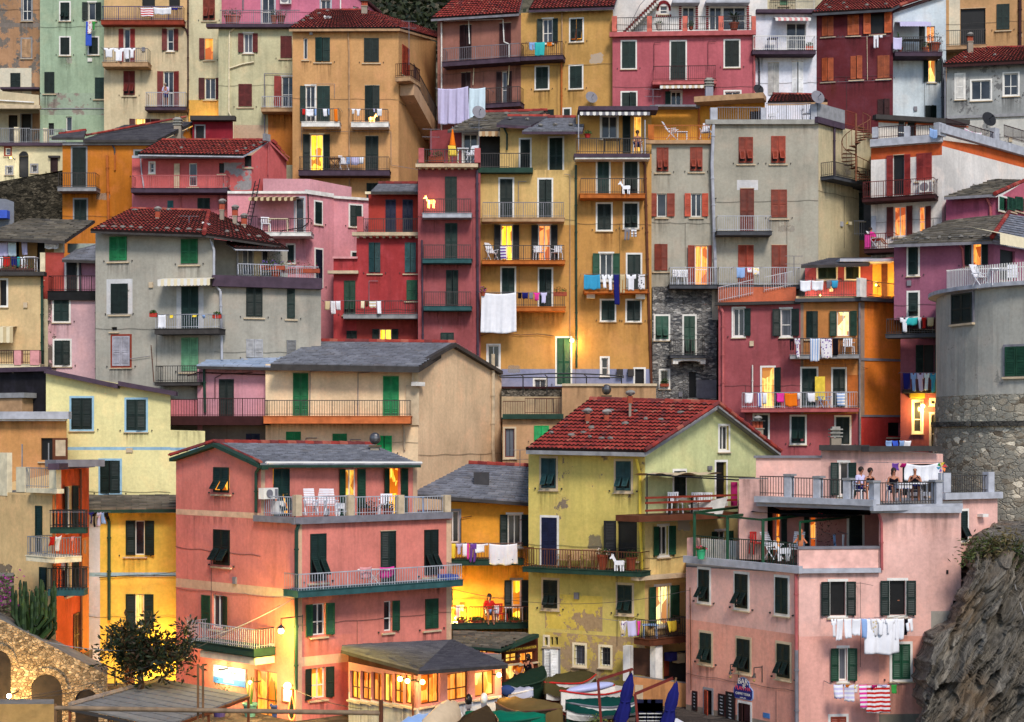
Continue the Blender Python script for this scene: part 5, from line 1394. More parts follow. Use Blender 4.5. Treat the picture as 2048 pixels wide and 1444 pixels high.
# golden house right half
h = House('tall golden house right part with glowing roof loggia and blue laundry', [(1152, 83.4), (1303, 83.4)], 308, YW, depth=5, base=P(0, 800, 83.4).z, group=G)
h.zone(1152, 738, 1303, 800, YB)
h.dsl("""
c 1195 321 1218 388 dg f=wh
v 1249 320 1275 388 dg f=wh
B 1160 388 1290 396 356 oc cab p=.9
c 1195 408 1222 459 dg f=wh
v 1249 407 1275 455 dg f=wh
o 1200 507 1225 560 mg f=wh
c 1255 509 1281 582 dg f=wh
B 1169 580 1295 586 549 oc cab
c 1203 601 1229 640 dg f=wh
c 1254 601 1280 641 dg f=wh
n 1203 716 1216 750 br f=wh
n 1270 738 1288 768 W f=wh li=D
X 1148 307 1300 314 terrace_slab pu o=.9
X 1150 314 1300 318 soffit wh o=.85
R 1152 276 1298 306 cab o=.8
P 1283 318 1290 330 1296 560 1303 768 br r=.07
P 1157 300 1157 230 gw r=.03
P 1290 318 1290 240 gw r=.03
X 1174 586 1190 596 corbel wh o=.4
X 1272 586 1290 598 corbel wh o=.4
X 1234 738 1246 752 roof_vent cab o=.3
X 1256 738 1268 752 roof_vent cab o=.3
"""); h.build()
washing(h, 548, 'h 1168 1200 578 cy,s 1203 1214 576 wht,s 1215 1226 580 wht,t 1227 1238 609 ind,p 1240 1250 586 tan,s 1252 1272 580 wht,t 1276 1290 578 blk/d', 'golden house right balcony, mass of blue laundry', 1.0)
washing(h, 457, 'p 1249 1260 480 gre,p 1262 1273 474 gre/s', 'line under golden house tilted shutter', .5)
goat(tuple(h.at(1252, 388, 1.05)), math.pi, 'white donkey figure on golden house upper right rail', None, 1.05)
l = House('roof loggia wall of golden house with lit yellow doorway', [(1152, 85.5), (1303, 85.5)], 216, plaster((206, 158, 88)), depth=3, base=P(0, 315, 85).z, group=G)
l.dsl("""
n 1203 232 1234 276 W f=wh
c 1245 232 1261 306 dg
n 1267 232 1284 304 wh li=L
A 1160 222 1300 231 gre wh p=1.5
X 1157 212 1316 220 roof_edge pu o=1.4
"""); l.build()
person(tuple(l.at(1275, 307, 1.3)), 0, 'bare-chested man seated before the lit yellow doorway', 'sit', bare=True, legs='ind', scale=.95, skin=(150, 96, 74)); chair(tuple(l.at(1275, 307, 1.2)), 0, 'white chair under man at lit golden doorway'); table(tuple(l.at(1224, 306, 1.2)), 0, 'table under dark cloth on golden roof loggia', .9, .6, col='blk')
pot(tuple(l.at(1175, 276, 1.6)), 'red planter hung on loggia rail, golden house', .16, .2, 'bush', .2, (170, 40, 36))
h.o['label'] = 'tall golden house right part above blue laundry and twin green shutters'
# orange roof pavilion
h = House('apricot orange roof pavilion with dark flat roof behind golden house', [(1303, 88), (1400, 88), (1530, 87)], {0: [(1303, 210), (1400, 219)], 1: [(1400, 192), (1530, 190)]}, plaster((212, 146, 56), .05), depth=4, base=P(0, 290, 88).z, group=G)
h.dsl("""
X 1300 210 1400 216 roof_edge gre o=.3
X 1388 189 1527 200 roof_slab tn o=1.2
P 1398 215 1398 280 oc
n 1500 222 1522 240 W li=D
X 1310 209 1392 213 pergola_beam gre a=.4 o=1.2
"""); h.build()
rf2 = roof(h, [(1535, 206, 86), (1655, 204, 86), (1640, 192, 88), (1545, 190, 88)], 'tile', eave='tn', name='low_roof'); dish(h, 1516, 180, .3, 'bk', .8); chimney(h.o, P(1418, 192, 90), .42, .5, 'slab', (150, 150, 160))
# grey concrete house
GR = plaster((166, 161, 146), .06, (176, 172, 160), .6); 
h = House('grey house left bay with rust red shutters above the stone house', [(1303, 84.2), (1424, 84.2)], 288, GR, depth=5, base=P(0, 575, 84).z, group=G)
h.dsl("""
v 1313 295 1337 343 ob
v 1380 294 1405 342 ob
o 1314 387 1333 433 ob
o 1382 387 1403 433 ob
c 1309 488 1335 541 ob
o 1390 491 1416 572 ob li=L
X 1291 280 1424 287 terrace_slab tn o=.25
B 1339 570 1436 577 534 sl gw p=.9
R 1301 250 1420 278 oc o=-.1
X 1296 249 1308 279 pillar oc a=-.3 o=-.05
"""); h.build()
t = chair(tuple(h.at(1345, 279, -.9)), 1.2, 'white sun lounger on grey house small roof terrace', 'recliner'); table(tuple(h.at(1364, 279, -.9)), 0, 'low white table beside lounger, grey roof terrace', .6, .4, .4); chair(tuple(h.at(1410, 279, -.9)), -.3, 'white deck chair beside grey drainpipe', 'recliner')
chair(tuple(h.at(1357, 570, .5)), .4, 'white plastic chair left on long grey balcony'); chair(tuple(h.at(1366, 570, .4)), -.2, 'white plastic chair second on long grey balcony')
pa, pb, pc = (1424, 84), (1636, 84), (1745, 88)
h = House('large grey concrete house with roof terrace and spiral stair', [pa, pb, pc], {0: [(1424, 246), (1636, 246)], 1: [(1636, 246), (1745, 268)]}, GR, depth=6, base=P(0, 640, 84).z, group=G)
h.zone(1637, 246, 1745, 640, plaster((196, 182, 146), .05, grime=.7)); h.zone(1474, 360, 1516, 380, plaster((206, 204, 204)))
h.dsl("""
v 1477 274 1506 326 ob
v 1542 272 1571 326 ob
c 1480 377 1508 462 ob
c 1542 379 1574 435 ob
c 1476 490 1507 572 ob
c 1543 490 1574 572 ob
B 1434 463 1544 470 431 sl gw
B 1437 571 1602 578 534 sl gw p=.8
X 1411 239 1636 248 terrace_slab st o=.2
X 1636 240 1690 252 roof_edge pu o=.2
P 1427 245 1424 330 1432 575 gw r=.09
P 1421 262 1427 270 gw
P 1669 255 1669 360 pu r=.06
X 1421 215 1435 243 pillar gw a=-.3 o=0
X 1522 215 1532 243 pillar gw a=-.3 o=0
X 1622 208 1634 243 pillar gw a=-.3 o=0
R 1435 214 1522 242 gre o=-.1
R 1532 206 1622 242 gre o=-.1
B 1667 360 1745 366 331 sl cab p=.8
P 1424 400 1433 396 cab r=.03
X 1636 213 1690 241 parapet gy a=-.2 o=0
R 1690 223 1712 252 or o=.0
""".replace('R 1690 223 1712 252 or', 'R 1690 223 1712 252 ob')); h.build()
dish(h, 1634, 196, .38, 'gre', .2); goat(tuple(h.at(1545, 242, -.3)), 0, 'white donkey figure on grey house roof terrace', None, 1.); chair(tuple(h.at(1612, 242, -.5)), -.4, 'white recliner on grey house roof terrace', 'recliner')
washing(h, 534, 't 1473 1490 556 lbl,t 1494 1504 545 pnk/d,t 1505 1518 550 ylw/d', 'long grey balcony', .85)
t = thing('spiral_staircase', 'rusty orange spiral staircase climbing to the grey roof terrace', 'spiral staircase', tuple(P(1712, 362, 84.5))); mb = MB(); k = paint((128, 78, 52), .7, .3, 'rusted iron'); c0 = P(1712, 362, 84.5); c1 = P(1712, 250, 84.5); H_ = c1.z - c0.z
mb.tube(c0, c1 + Vector((0, 0, .6)), .05, k, 8); mb.build('pole', t); n = 18; pr = None; hb = MB()
for j in range(n):
    a = j * .42; z = c0.z + H_ * (j + .5) / n; e = Vector((c0.x + .75 * math.cos(a), c0.y + .75 * math.sin(a), z)); d = Vector((-math.sin(a), math.cos(a), 0)) * .16; mb = MB(); q0 = Vector((c0.x, c0.y, z))
    mb.hexa([q0 - d * .2, q0 + d * .2, e + d, e - d, q0 - d * .2 + Vector((0, 0, .03)), q0 + d * .2 + Vector((0, 0, .03)), e + d + Vector((0, 0, .03)), e - d + Vector((0, 0, .03))], k); mb.build('step', t)
    hb.tube(e, e + Vector((0, 0, .85)), .014, k, 4); 
    if pr: hb.tube(pr, e + Vector((0, 0, .85)), .022, k, 5)
    pr = e + Vector((0, 0, .85))
hb.build('handrail', t)
# stone house
SH = stone((150, 148, 144), (78, 80, 84), 5.2, 'grey stonework', (58, 58, 58), 2.3)
h = House('grey stone house with white scroll balcony support', [(1305, 84.1), (1433, 84.1)], 573, SH, depth=5, base=P(0, 812, 84).z, group=G)
h.dsl("""
v 1311 632 1337 678 dgr f=wh
v 1368 632 1390 712 dgr f=wh
B 1341 711 1411 716 679 sl cab
n 1321 741 1337 775 gy f=wh li=g
n 1378 744 1392 795 W li=D
X 1393 760 1433 796 plaster_patch gre o=.02
"""); f = h.fr[0]; mb = MB(); m = paint('wh', .8, .15, 'plaster scroll')
for j in range(13):
    s = j / 12; x = 1346 + 60 * s; yb = 717 + (12 - 10 * (1 - (2 * s - 1) ** 4) * .75 if .12 < s < .88 else 11); f.box(mb, *f.rect(x, 716.5, x + 5.2, yb, .8), .003, .8, m)
mb.build('balcony_support', h.o); h.build()
pot(tuple(h.at(1329, 773, .15)), 'window flowers on the stone house sill', .1, .15, 'bush', .3, box=.45)
# stair ramp + white house right
h = House('terracotta stair ramp wall with two-way grey railings', [(1436, 82.5), (1592, 82.5)], 574, plaster((190, 104, 74), .05), depth=2, base=P(0, 640, 84).z, name='ramp_wall', cat='ramp wall'); h.build()
f = h.fr[0]
for x0, y0, x1, y1 in ((1437, 603, 1506, 588), (1528, 583, 1585, 571)):
    rm = MB(); a = f.hit(x0, y0, .1); b = f.hit(x1, y1, .1); railing(rm, lambda t, z, dz=0: f.pt(a[0] + (b[0] - a[0]) * t, z + a[1] + (b[1] - a[1]) * t, .1 + dz), b[0] - a[0], 0, .75, paint('gw'), ''); rm.build('railing', h.o)
pa, pb, pc = (1742, 83.5), (1884, 82), (2080, 90)
h = House('white house with orange cornice, big terrace and lit red-shuttered rooms', [pa, pb, pc], {0: [(1742, 282), (1884, 280)], 1: [(1884, 280), (2080, 306)]}, plaster((224, 218, 212), .05, (190, 184, 176), .6), depth=6, base=P(0, 640, 84).z, group=G)
h.zone(1742, 291, 1884, 315, plaster((186, 84, 40))); h.zone(1884, 291, 2080, 318, plaster((206, 96, 44)))
h.dsl("""
o 1787 310 1808 391 rb li=D
c 1833 306 1864 360 rb
B 1724 393 1869 400 359 dr rb p=1.1
K 1838 362 1864 384
o 1788 413 1812 472 rb li=LO
r 1838 413 1850 465 rb li=LO
B 1728 498 1790 505 466 dr rb p=1.1
X 1740 273 1884 288 terrace_slab gw o=.3
X 1884 275 2080 292 terrace_slab gw o=.3
R 1755 252 1810 275 dr s=h o=.1
R 1818 250 1878 273 dr s=h o=.1
R 1892 252 2000 276 dr s=h o=.1
R 2008 260 2080 284 dr s=h o=.1
X 1744 254 1755 275 pillar gw a=-.1 o=.2
X 1808 252 1819 274 pillar gw a=-.1 o=.2
X 1878 246 1892 272 pillar gw a=-.1 o=.2
X 1990 256 1999 282 pillar gw a=-.1 o=.2
X 1742 432 1752 500 pilaster gw o=.06
"""); h.build()
dish(h, 1976, 240, .42, 'bk', .2); washing(h, 255, 't 1858 1872 276 lbl,t 1928 1962 278 pnk/d', 'white house roof terrace rail', .15, False)
person(tuple(h.at(1751, 497, .6)), .7, 'person lounging on the white chair, red railed balcony', 'recline', 'pnk', 'red', scale=.9); chair(tuple(h.at(1754, 498, .6)), .7, 'white lounger on small red railed balcony', 'recliner')
h.box('screen', 1729, 468, 1741, 497, 'pnk', 1.02, 1.05)
h = House('orange stuccoed roof room behind white terrace railings', [(1757, 87), (1937, 88.5)], {0: [(1757, 240), (1937, 252)]}, plaster((190, 90, 44), .4, (190, 180, 170)), depth=3, base=P(0, 290, 88).z, group=G)
h.zone(1757, 250, 1937, 300, plaster((204, 196, 186)))
h.dsl("n 1815 242 1832 282 W li=D\nn 1797 240 1812 282 or\nX 1752 234 1940 243 roof_edge cab o=.4".replace('or\n', 'cr\n')); h.build()
h = House('charcoal grey recessed house between grey and white houses', [(1640, 87), (1745, 87)], 372, plaster((92, 92, 96), .05), depth=3, base=P(0, 640, 87).z, group=G)
h.dsl("""
n 1660 388 1677 470 wh
c 1642 386 1657 440 dg
c 1707 386 1727 440 dg
X 1641 366 1745 378 roof_edge cab o=.5
B 1635 470 1691 477 440 tn gw
R 1691 441 1728 470 gw o=.4
n 1640 507 1657 519 wh li=L
"""); h.zone(1680, 480, 1745, 640, plaster((150, 100, 56))); h.zone(1636, 480, 1665, 640, plaster((150, 150, 140))); h.build()
washing(h, 442, 'r 1687 1696 448 ylw,r 1697 1704 450 cr,t 1667 1674 472 wht', 'charcoal house balcony', .9)
# small pink house right edge and mauve house
pa, pb = (1892, 81), (2000, 80)
h = House('small rose pink gabled house at right edge under white wall', [pa, pb, (2080, 84)], {0: [(1892, 396), (2000, 394)], 1: [(2000, 394), (2045, 366), (2080, 360)]}, plaster((190, 98, 116), .04), depth=5, base=P(0, 500, 80).z, group=G)
h.zone(1892, 396, 2000, 500, plaster((168, 84, 110)))
h.dsl("""
c 1998 395 2014 421 mg f=wh
c 2014 395 2030 421 mg
c 2030 395 2046 421 mg
P 1972 394 1980 410 1981 432 1974 442 rs r=.06
"""); h.build()
roof(h, [(1888, 394, 80.3), (1990, 388, 79.6), (2046, 360, 83), (1990, 358, 84)], 'stone', eave='gre', ridge=False, edge=[((1990, 389, 79.5), (2050, 362, 83))])
pa, pb, pc = (1788, 77), (1988, 75.5), (2090, 79)
h = House('mauve plum house with stone slate roof and white railed terrace, right', [pa, pb, pc], {0: [(1788, 488), (1988, 482)], 1: [(1988, 482), (2090, 494)]}, plaster((150, 90, 112), .05, (150, 120, 130), .6), depth=6, base=P(0, 640, 77).z, group=G)
h.dsl("""
c 1817 495 1836 549 dg f=wh
r 1947 488 1962 530 dg f=wh li=LD
c 1930 488 1942 530 dg
v 1817 585 1836 632 dg f=wh ang=40
n 2000 500 2030 560 W li=D
B 1771 668 1882 675 636 sl cab
P 1917 485 1925 498 1928 540 rs
"""); h.build()
rf = roof(h, [(1776, 489, 76.2), (1984, 482, 74.8), (2016, 428, 79), (1900, 440, 80)], 'stone', eave='gre', ridge=False, edge=[((1984, 476, 74.8), (2018, 426, 79))]); stones(*rf, [(.1, .1), (.22, .12), (.34, .1), (.45, .12), (.56, .1), (.67, .12), (.78, .1), (.9, .12), (.15, .3)], 12)
roof(h, [(1984, 482, 74.8), (2090, 500, 78), (2090, 440, 81), (2016, 428, 79)], 'slate', eave='gre', ridge=False, name='side_roof')
h.awn(2000, 470, 2060, 494, 'cr', 'cr', p=1.6)
washing(h, 634, 's 1800 1818 664 wht,r 1810 1836 650 trq,s 1836 1843 658 wht,s 1843 1853 656 red,r 1855 1868 652 tan,p 1870 1880 664 brn', 'mauve house dark balcony', 1.0)
h = House('lower plum house with blue laundry and glowing wall lamp', [(1801, 77.3), (1882, 77)], 676, plaster((138, 76, 86), .05), depth=4, group=G)
h.dsl("""
o 1848 690 1868 745 dg li=D
B 1807 781 1882 786 750 cab cab p=.8
n 1827 803 1843 864 wh f=wh
n 1862 828 1874 896 gw f=gw
X 1820 786 1850 796 corbel ylw o=.5
n 1862 800 1872 808 wh f=wh
"""); h.build(); lamp(h, 1846, 812, .35, 150, (1, .6, .15), arm=False, glow=14, r=.1)
washing(h, 745, 't 1806 1820 778 ind,s 1821 1833 782 lbl,s 1834 1847 782 lil,s 1848 1859 780 lig,s 1860 1873 784 cy,t 1874 1881 784 ind', 'line across the lower plum house', .95)
# red/orange house with lit terrace
pa, pb, pc, pd = (1437, 80), (1601, 79), (1722, 78.5), (1803, 79.7)
h = House('tall house painted rose red, ochre and orange with three laundry balconies', [pa, pb, pc, pd], {0: [(1437, 608), (1601, 608)], 1: [(1601, 602), (1722, 600)], 2: [(1722, 600), (1803, 606)]}, plaster((160, 82, 86), .16, (140, 110, 120), .7), depth=6, group=G)
h.zone(1601, 600, 1722, 828, plaster((190, 126, 70), .05)); h.zone(1722, 600, 1803, 832, plaster((232, 128, 44), .05)); h.zone(1722, 832, 1803, 1000, plaster((178, 54, 48))); h.zone(1722, 600, 1729, 832, plaster((150, 128, 112))); h.zone(1601, 600, 1607, 828, plaster((150, 128, 112)))
h.dsl("""
r 1467 617 1488 672 dg f=wh
o 1562 618 1582 672 dg f=wh
c 1613 622 1636 676 dg
o 1674 622 1699 672 mg li=LW
B 1580 710 1718 717 676 gy cab p=.9
r 1524 735 1548 815 dg f=wh li=LD
c 1604 737 1633 815 dg f=wh
c 1666 738 1690 815 dg f=wh
B 1482 817 1716 824 784 rs gw p=.95
n 1509 830 1536 880 W f=wh li=D
v 1583 833 1610 886 dg f=wh ang=40
c 1672 834 1699 888 dg f=wh
X 1695 750 1716 812 screen oc o=.05
X 1430 603 1600 609 roof_edge cab o=.3
X 1722 717 1803 722 string_course gre o=.05
X 1722 830 1803 834 string_course gre o=.05
P 1440 612 1446 625 1446 900 rs r=.07
P 1719 605 1720 890 gre r=.06
n 1776 845 1800 872 W li=D
X 1590 596 1722 603 terrace_slab sl o=.4
X 1722 596 1798 603 terrace_slab sl o=.4
P 1505 790 1505 730 wh r=.035
"""); h.build()
washing(h, 676, 'p 1580 1588 700 blk,s 1589 1600 715 prp/d,t 1620 1640 722 lbl/v,t 1641 1664 716 prp/d,t 1665 1676 710 blk', 'rose and ochre house upper laundry balcony', .95)
washing(h, 785, 't 1490 1506 806 wht,t 1515 1524 814 blu/v,t 1525 1534 808 wht,t 1553 1568 804 pnk,t 1569 1594 812 org,r 1595 1600 799 wht,t 1615 1630 804 wht,t 1673 1690 812 lbl/s', 'lower white-railed laundry balcony', .98)
chair(tuple(h.at(1650, 816, .5)), .4, 'blue and white striped deck chair on white-railed balcony', 'recliner', 'lbl'); chair(tuple(h.at(1697, 710, .5)), 0, 'white folding chair on ochre house upper balcony'); h.box('mirror', 1630, 753, 1650, 800, 'ylw', .3, .33)
chimney(h.o, P(1671, 893, 72), .45, .4, 'slab'); chimney(h.o, P(1515, 872, 71.5), .45, .3, 'pots')
h = House('low plum terrace house with lit yellow porch on the roofs', [(1610, 81.5), (1745, 81.5), (1792, 81)], {0: [(1610, 528), (1745, 528)], 1: [(1745, 518), (1792, 514)]}, plaster((146, 66, 78), .05), depth=3, base=P(0, 602, 81).z, group=G)
h.zone(1745, 518, 1792, 602, plaster((224, 176, 70)))
h.dsl("""
c 1636 534 1672 558 dg f=wh
c 1692 534 1717 558 dg f=wh
c 1763 527 1775 595 br
"""); h.build(); roof(h, [(1602, 531, 80.3), (1738, 527, 80.3), (1745, 516, 82.5), (1660, 517, 82.5)], 'dark', eave='cab', ridge=False); h.box('canopy', 1680, 517, 1788, 523, 'gw', .05, 1.3)
lamp(h, 1752, 570, .9, 110, (1, .6, .16), arm=False, glow=6, r=.06); lamp(h, 1640, 590, .5, 70, (1, .66, .3), arm=False, glow=3, r=.05)
mb = MB()
p_ = House('glowing white roof terrace screen above the ochre house', [(1592, 78.7), (1722, 78.3), (1795, 80.8)], {0: [(1592, 592), (1722, 592)], 1: [(1722, 592), (1795, 594)]}, plaster((200, 170, 130)), depth=1, base=P(0, 600, 78).z, name='terrace_wall', cat='terrace wall', group='terraces and balconies built as separate walls'); p_.dsl("X 1720 556 1733 594 pillar wh o=.2\nR 1600 562 1722 592 cab o=.1\nR 1733 564 1792 594 cab o=.1"); p_.build()
washing(p_, 560, 't 1600 1622 582 wht,t 1623 1647 580 wht,r 1653 1662 577 gre,r 1663 1676 576 cy', 'lit roof terrace line', .2)
# round tower
t = thing('round_tower', 'great round tower of rubble stone with grey plastered top, right edge', 'tower', tuple(P(2150, 1000, 72))); cx = P(2150, 0, 72); Rr = cx.x - P(1881, 0, 72).x
TW = stone((206, 196, 174), (112, 100, 84), 3.3, 'tower rubble', (132, 120, 100), 1.9, .62, .3); GP = plaster((176, 174, 164), .4, (150, 148, 140), 1.)
def ring(name, y0, y1, r, mat, n=48, r1=None):
    mb = MB(); z0 = P(0, y1, 68).z; z1 = P(0, y0, 68).z; mb.lathe((cx.x, cx.y, 0), [(r1 or r, z0), (r, z1)], mat, n); return mb.build(name, t)
wl = ring('upper_wall', 574, 788, Rr, GP); ring('lower_wall', 788, 1700, Rr + .02, TW, r1=Rr + .9); ring('string_course', 842, 852, Rr + .22, stone((96, 94, 88), (70, 68, 64), 3, 'ledge', (60, 60, 56)))
mb = MB(); mb.lathe((cx.x, cx.y, 0), [(Rr - .1, P(0, 576, 68).z), (Rr + .35, P(0, 574, 68).z), (Rr + .35, P(0, 566, 68).z)], paint('gw', .8, .3), 48); mb.build('terrace_slab', t)
ys = cx.y; 
def tang(x0, x1):   # facet of the tower facing the viewer between two pixel columns
    def hitc(px):
        k = (px - HX) / F; a = 1 + k * k; b = -2 * (cx.x * k + cx.y); c = cx.x ** 2 + cx.y ** 2 - (Rr + .03) ** 2; y = (-b - math.sqrt(b * b - 4 * a * c)) / (2 * a); return Vector((k * y, y))
    f = Fr(hitc(x0), hitc(x1)); return f
for x0, y0, x1, y1, c_ in ((1905, 587, 1945, 646, 'dg'), (2011, 693, 2054, 752, 'mg')):
    f = tang(x0 - 3, x1 + 3); u0, u1, z0, z1 = f.rect(x0, y0, x1, y1); mb = MB(); f.box(mb, u0 - .12, u1 + .12, z0 - .12, z0 - .03, -.2, .12, paint('be')); f.box(mb, u0 - .1, u1 + .1, z0 - .03, z1 + .1, -.3, .03, paint('gre')); wo = mb.build('window', t)
    for a, b in ((u0, (u0 + u1) / 2 - .01), ((u0 + u1) / 2 + .01, u1)): lm = MB(); leaf(lm, lambda p, q, r: f.pt(a + p, z0 + q, .04 + r), b - a, z1 - z0, paint(c_, .55, .3, 'shutter paint')); lm.build('shutter', wo)
rm = MB(); k = paint('wh', .5, .1); Rq = Rr + .2
def tf(tt, z, dz=0): a = math.radians(192 + 100 * tt); return Vector((cx.x + (Rq - dz) * math.cos(a), cx.y + (Rq - dz) * math.sin(a), z))
railing(rm, tf, math.radians(100) * Rq, P(0, 565, 67.5).z, P(0, 524, 67.5).z, k, 'w'); rm.build('railing', t)
chair(tuple(P(1962, 572, 68.5)), .4, 'white recliner left on the tower terrace', 'recliner'); chair(tuple(P(2025, 572, 68.5)), -.3, 'white recliner right on the tower terrace', 'recliner'); table(tuple(P(2000, 572, 68.2)), 0, 'white table between the tower terrace recliners')
# ================================================================ lower middle, left to right
h = House('cream corner house under broad slate roof with laundry loggia, left edge', [(-60, 80), (84, 80)], {0: [(-60, 544), (84, 544)]}, plaster((214, 186, 138), .05), depth=5, group=G)
h.dsl("""
n 0 560 13 611 W f=wh li=D
X -60 543 88 551 roof_edge cab o=.5
R -40 516 80 543 cab o=.45
B -60 729 80 737 700 cr dr p=.8
X 60 701 78 730 pillar pk a=.5 o=.85
X 28 701 42 730 pillar pk a=.5 o=.85
A -60 652 26 686 cr tan p=.7
P 84 545 84 735 dgr r=.07
"""); h.build()
l = House('shaded loggia behind hanging laundry under the left slate roof', [(-60, 82), (126, 82)], 478, plaster((176, 140, 92), .05), depth=2, base=P(0, 545, 81.5).z, group=G)
l.dsl("n 74 483 90 545 W li=D\nn 32 480 38 545 W li=D\nX 108 484 126 505 parapet cr o=.3\nn 108 486 122 502 W li=D"); l.build()
roof(l, [(-60, 474, 80.5), (130, 482, 80.5), (190, 441, 86), (60, 437, 88)], 'stone', eave='cab', ridge=False)
washing(l, 483, 't -10 16 512 lil,t 17 33 512 lig,t 43 55 510 lil,t 89 118 497 wht', 'upper line of the left slate-roofed loggia', .9)
washing(l, 513, 't -6 6 540 wht,t 7 20 533 red,t 22 34 533 ind,r 35 40 534 trq,s 41 50 537 wht', 'lower rail of the left slate-roofed loggia', 1.6, False)
pot(tuple(P(30, 543, 79.7)), 'long flower trough with red blooms under left loggia laundry', .2, .15, 'bush', .2, (90, 50, 40), flower=(190, 40, 40), box=1.9); table(tuple(P(62, 543, 80)), 0, 'white table on the left laundry loggia', .6, .5)
h = House('narrow salmon and mauve house above the pale pink peeling wall', [(86, 81), (128, 81), (193, 81)], {0: [(86, 505), (128, 505)], 1: [(128, 521), (193, 521)]}, plaster((168, 120, 140), .2), depth=3, base=P(0, 600, 81).z, group=G)
h.zone(86, 505, 128, 620, plaster((178, 76, 66), .05)); h.zone(86, 560, 90, 561, plaster('cr'))
h.dsl("""
c 133 524 154 585 bk f=wh
P 160 521 161 590 sl
X 80 505 90 546 pilaster cr o=.1
B 84 583 194 600 551 bk dr p=.8
"""); h.build(); roof(h, [(124, 519, 80.3), (193, 521, 80.3), (196, 487, 83.4), (152, 500, 83)], 'slate', eave='cab', ridge=False); h.box('gable_wall', 135, 487, 192, 505, (150, 160, 150), -2.4, -2.2)
h = House('pale pink flaking house with two green shuttered windows, left', [(84, 80.4), (193, 80.4)], {0: [(84, 598), (193, 598)]}, plaster((208, 170, 174), .1), depth=2.4, group=G)
h.zone(84, 598, 96, 760, plaster((190, 180, 150), .2)); h.zone(96, 598, 113, 760, plaster((208, 160, 164), .98, (110, 96, 88)))
h.dsl("""
c 108 600 138 642 dg f=wh
c 109 681 140 730 dg f=wh
P 193 598 193 770 dr r=.07
P 84 590 86 740 sl r=.06
"""); h.build()
# grey house with tiled roof
pa, pb, pc = (191, 77), (428, 76), (642, 77.5)
GH = plaster((164, 160, 148), .1, (176, 174, 168), .6)
h = House('weathered grey house with green shutters and red hipped tile roof', [pa, pb, pc], {0: [(191, 464), (428, 466)], 1: [(428, 556), (642, 572)]}, GH, depth=7, group=G)
WP = plaster((196, 196, 196), .2, (150, 150, 144))
h.zone(213, 558, 265, 628, WP); h.zone(353, 573, 407, 660, WP)
h.dsl("""
c 219 473 254 521 gs
c 362 478 396 527 gs
c 222 567 256 627 dg
c 363 573 397 658 dg
c 225 672 260 732 gre f=ob
n 223 654 234 661 W li=D
c 363 675 397 742 lg
B 309 658 437 668 628 cab gw
B 309 765 400 771 731 cab cab st=c
A 315 556 420 572 cr wh p=1.
c 492 574 525 633 dg
c 574 578 590 636 dg
c 492 678 526 715 gy
c 573 680 592 715 gy
X 425 553 645 575 terrace_slab pu o=.35
P 421 478 428 500 428 550 gw r=.06
P 426 566 441 582 444 720 gw r=.06
P 300 712 258 718 gre r=.015
P 302 690 308 765 br r=.02
""".replace('st=c', 's=c')); h.build()
rf = roof(h, [(181, 462, 76.2), (408, 470, 75.3), (418, 424, 80.5), (262, 420, 81)], 'tile', eave='cab', thick=.1)
stones(*rf, [(.08, .1), (.17, .12), (.26, .1), (.33, .13), (.42, .1), (.57, .1), (.66, .12), (.76, .1), (.86, .12), (.95, .1), (.1, .9), (.5, .95)], 15)
chimney(rf[0], P(315, 452, 78.5), .14, .35, 'pots'); gull(tuple(P(411, 459, 77.2)), 'gull standing above the corner of the grey house roof', 1.)
rf2 = roof(h, [(408, 470, 75.3), (562, 492, 77), (520, 462, 81), (418, 424, 80.5)], 'tile', eave='cab', thick=.1, ridge=False, name='side_roof', edge=[((408, 468, 75.2), (418, 424, 80.4))])
stones(*rf2, [(.3, .2), (.45, .35), (.6, .2), (.75, .25), (.9, .15), (.5, .7)], 17)
for x, y in ((444, 436), (470, 448), (488, 465)): chimney(rf2[0], P(x, y, 79.5), .2, .35, 'pots')
b = House('recessed glazed upper room of grey house behind white curved railing', [(428, 77.6), (575, 79)], {0: [(428, 478), (575, 498)]}, GH, depth=2, base=P(0, 556, 77).z, group=G)
b.dsl("n 485 498 508 550 lbl\nn 524 500 538 540 br\nP 475 490 475 550 gw\nX 508 497 523 552 panel tan o=.05".replace('lbl\n', 'gw\n')); b.build(); roof(b, [(470, 498, 76), (577, 500, 77), (560, 490, 79), (450, 485, 78)], 'tile', eave='gw', ridge=False, thick=.06)
h.rail(476, 528, 561, 556, 'gw', .25, 'c'); h.rail(561, 532, 637, 566, 'gw', .25, 'd')
pot(tuple(h.at(545, 540, .1)), 'purple flower box on the curved white railing', .2, .2, 'bush', .35, flower=(110, 60, 170), box=1.2); pot(tuple(h.at(600, 546, .1)), 'long mixed flower box right on white mesh railing', .2, .2, 'bush', .5, flower=(150, 40, 60), box=1.9); pot(tuple(h.at(551, 556, -.9)), 'climbing leafy plant behind curved white railing', .25, .3, 'bush', 1.3)
washing(h, 629, 'h 317 332 656 wht,r 340 346 636 ylw,r 385 393 634 ylw,r 405 411 636 lbl', 'grey house white balcony', .95)
pot(tuple(h.at(307, 634, .9)), 'red flower box left of white grey-house balcony', .15, .18, 'bush', .15, (170, 50, 36), box=.35); pot(tuple(h.at(434, 637, .9)), 'red flower box at right end of grey-house balcony', .15, .18, 'bush', .15, (170, 50, 36), box=.4)
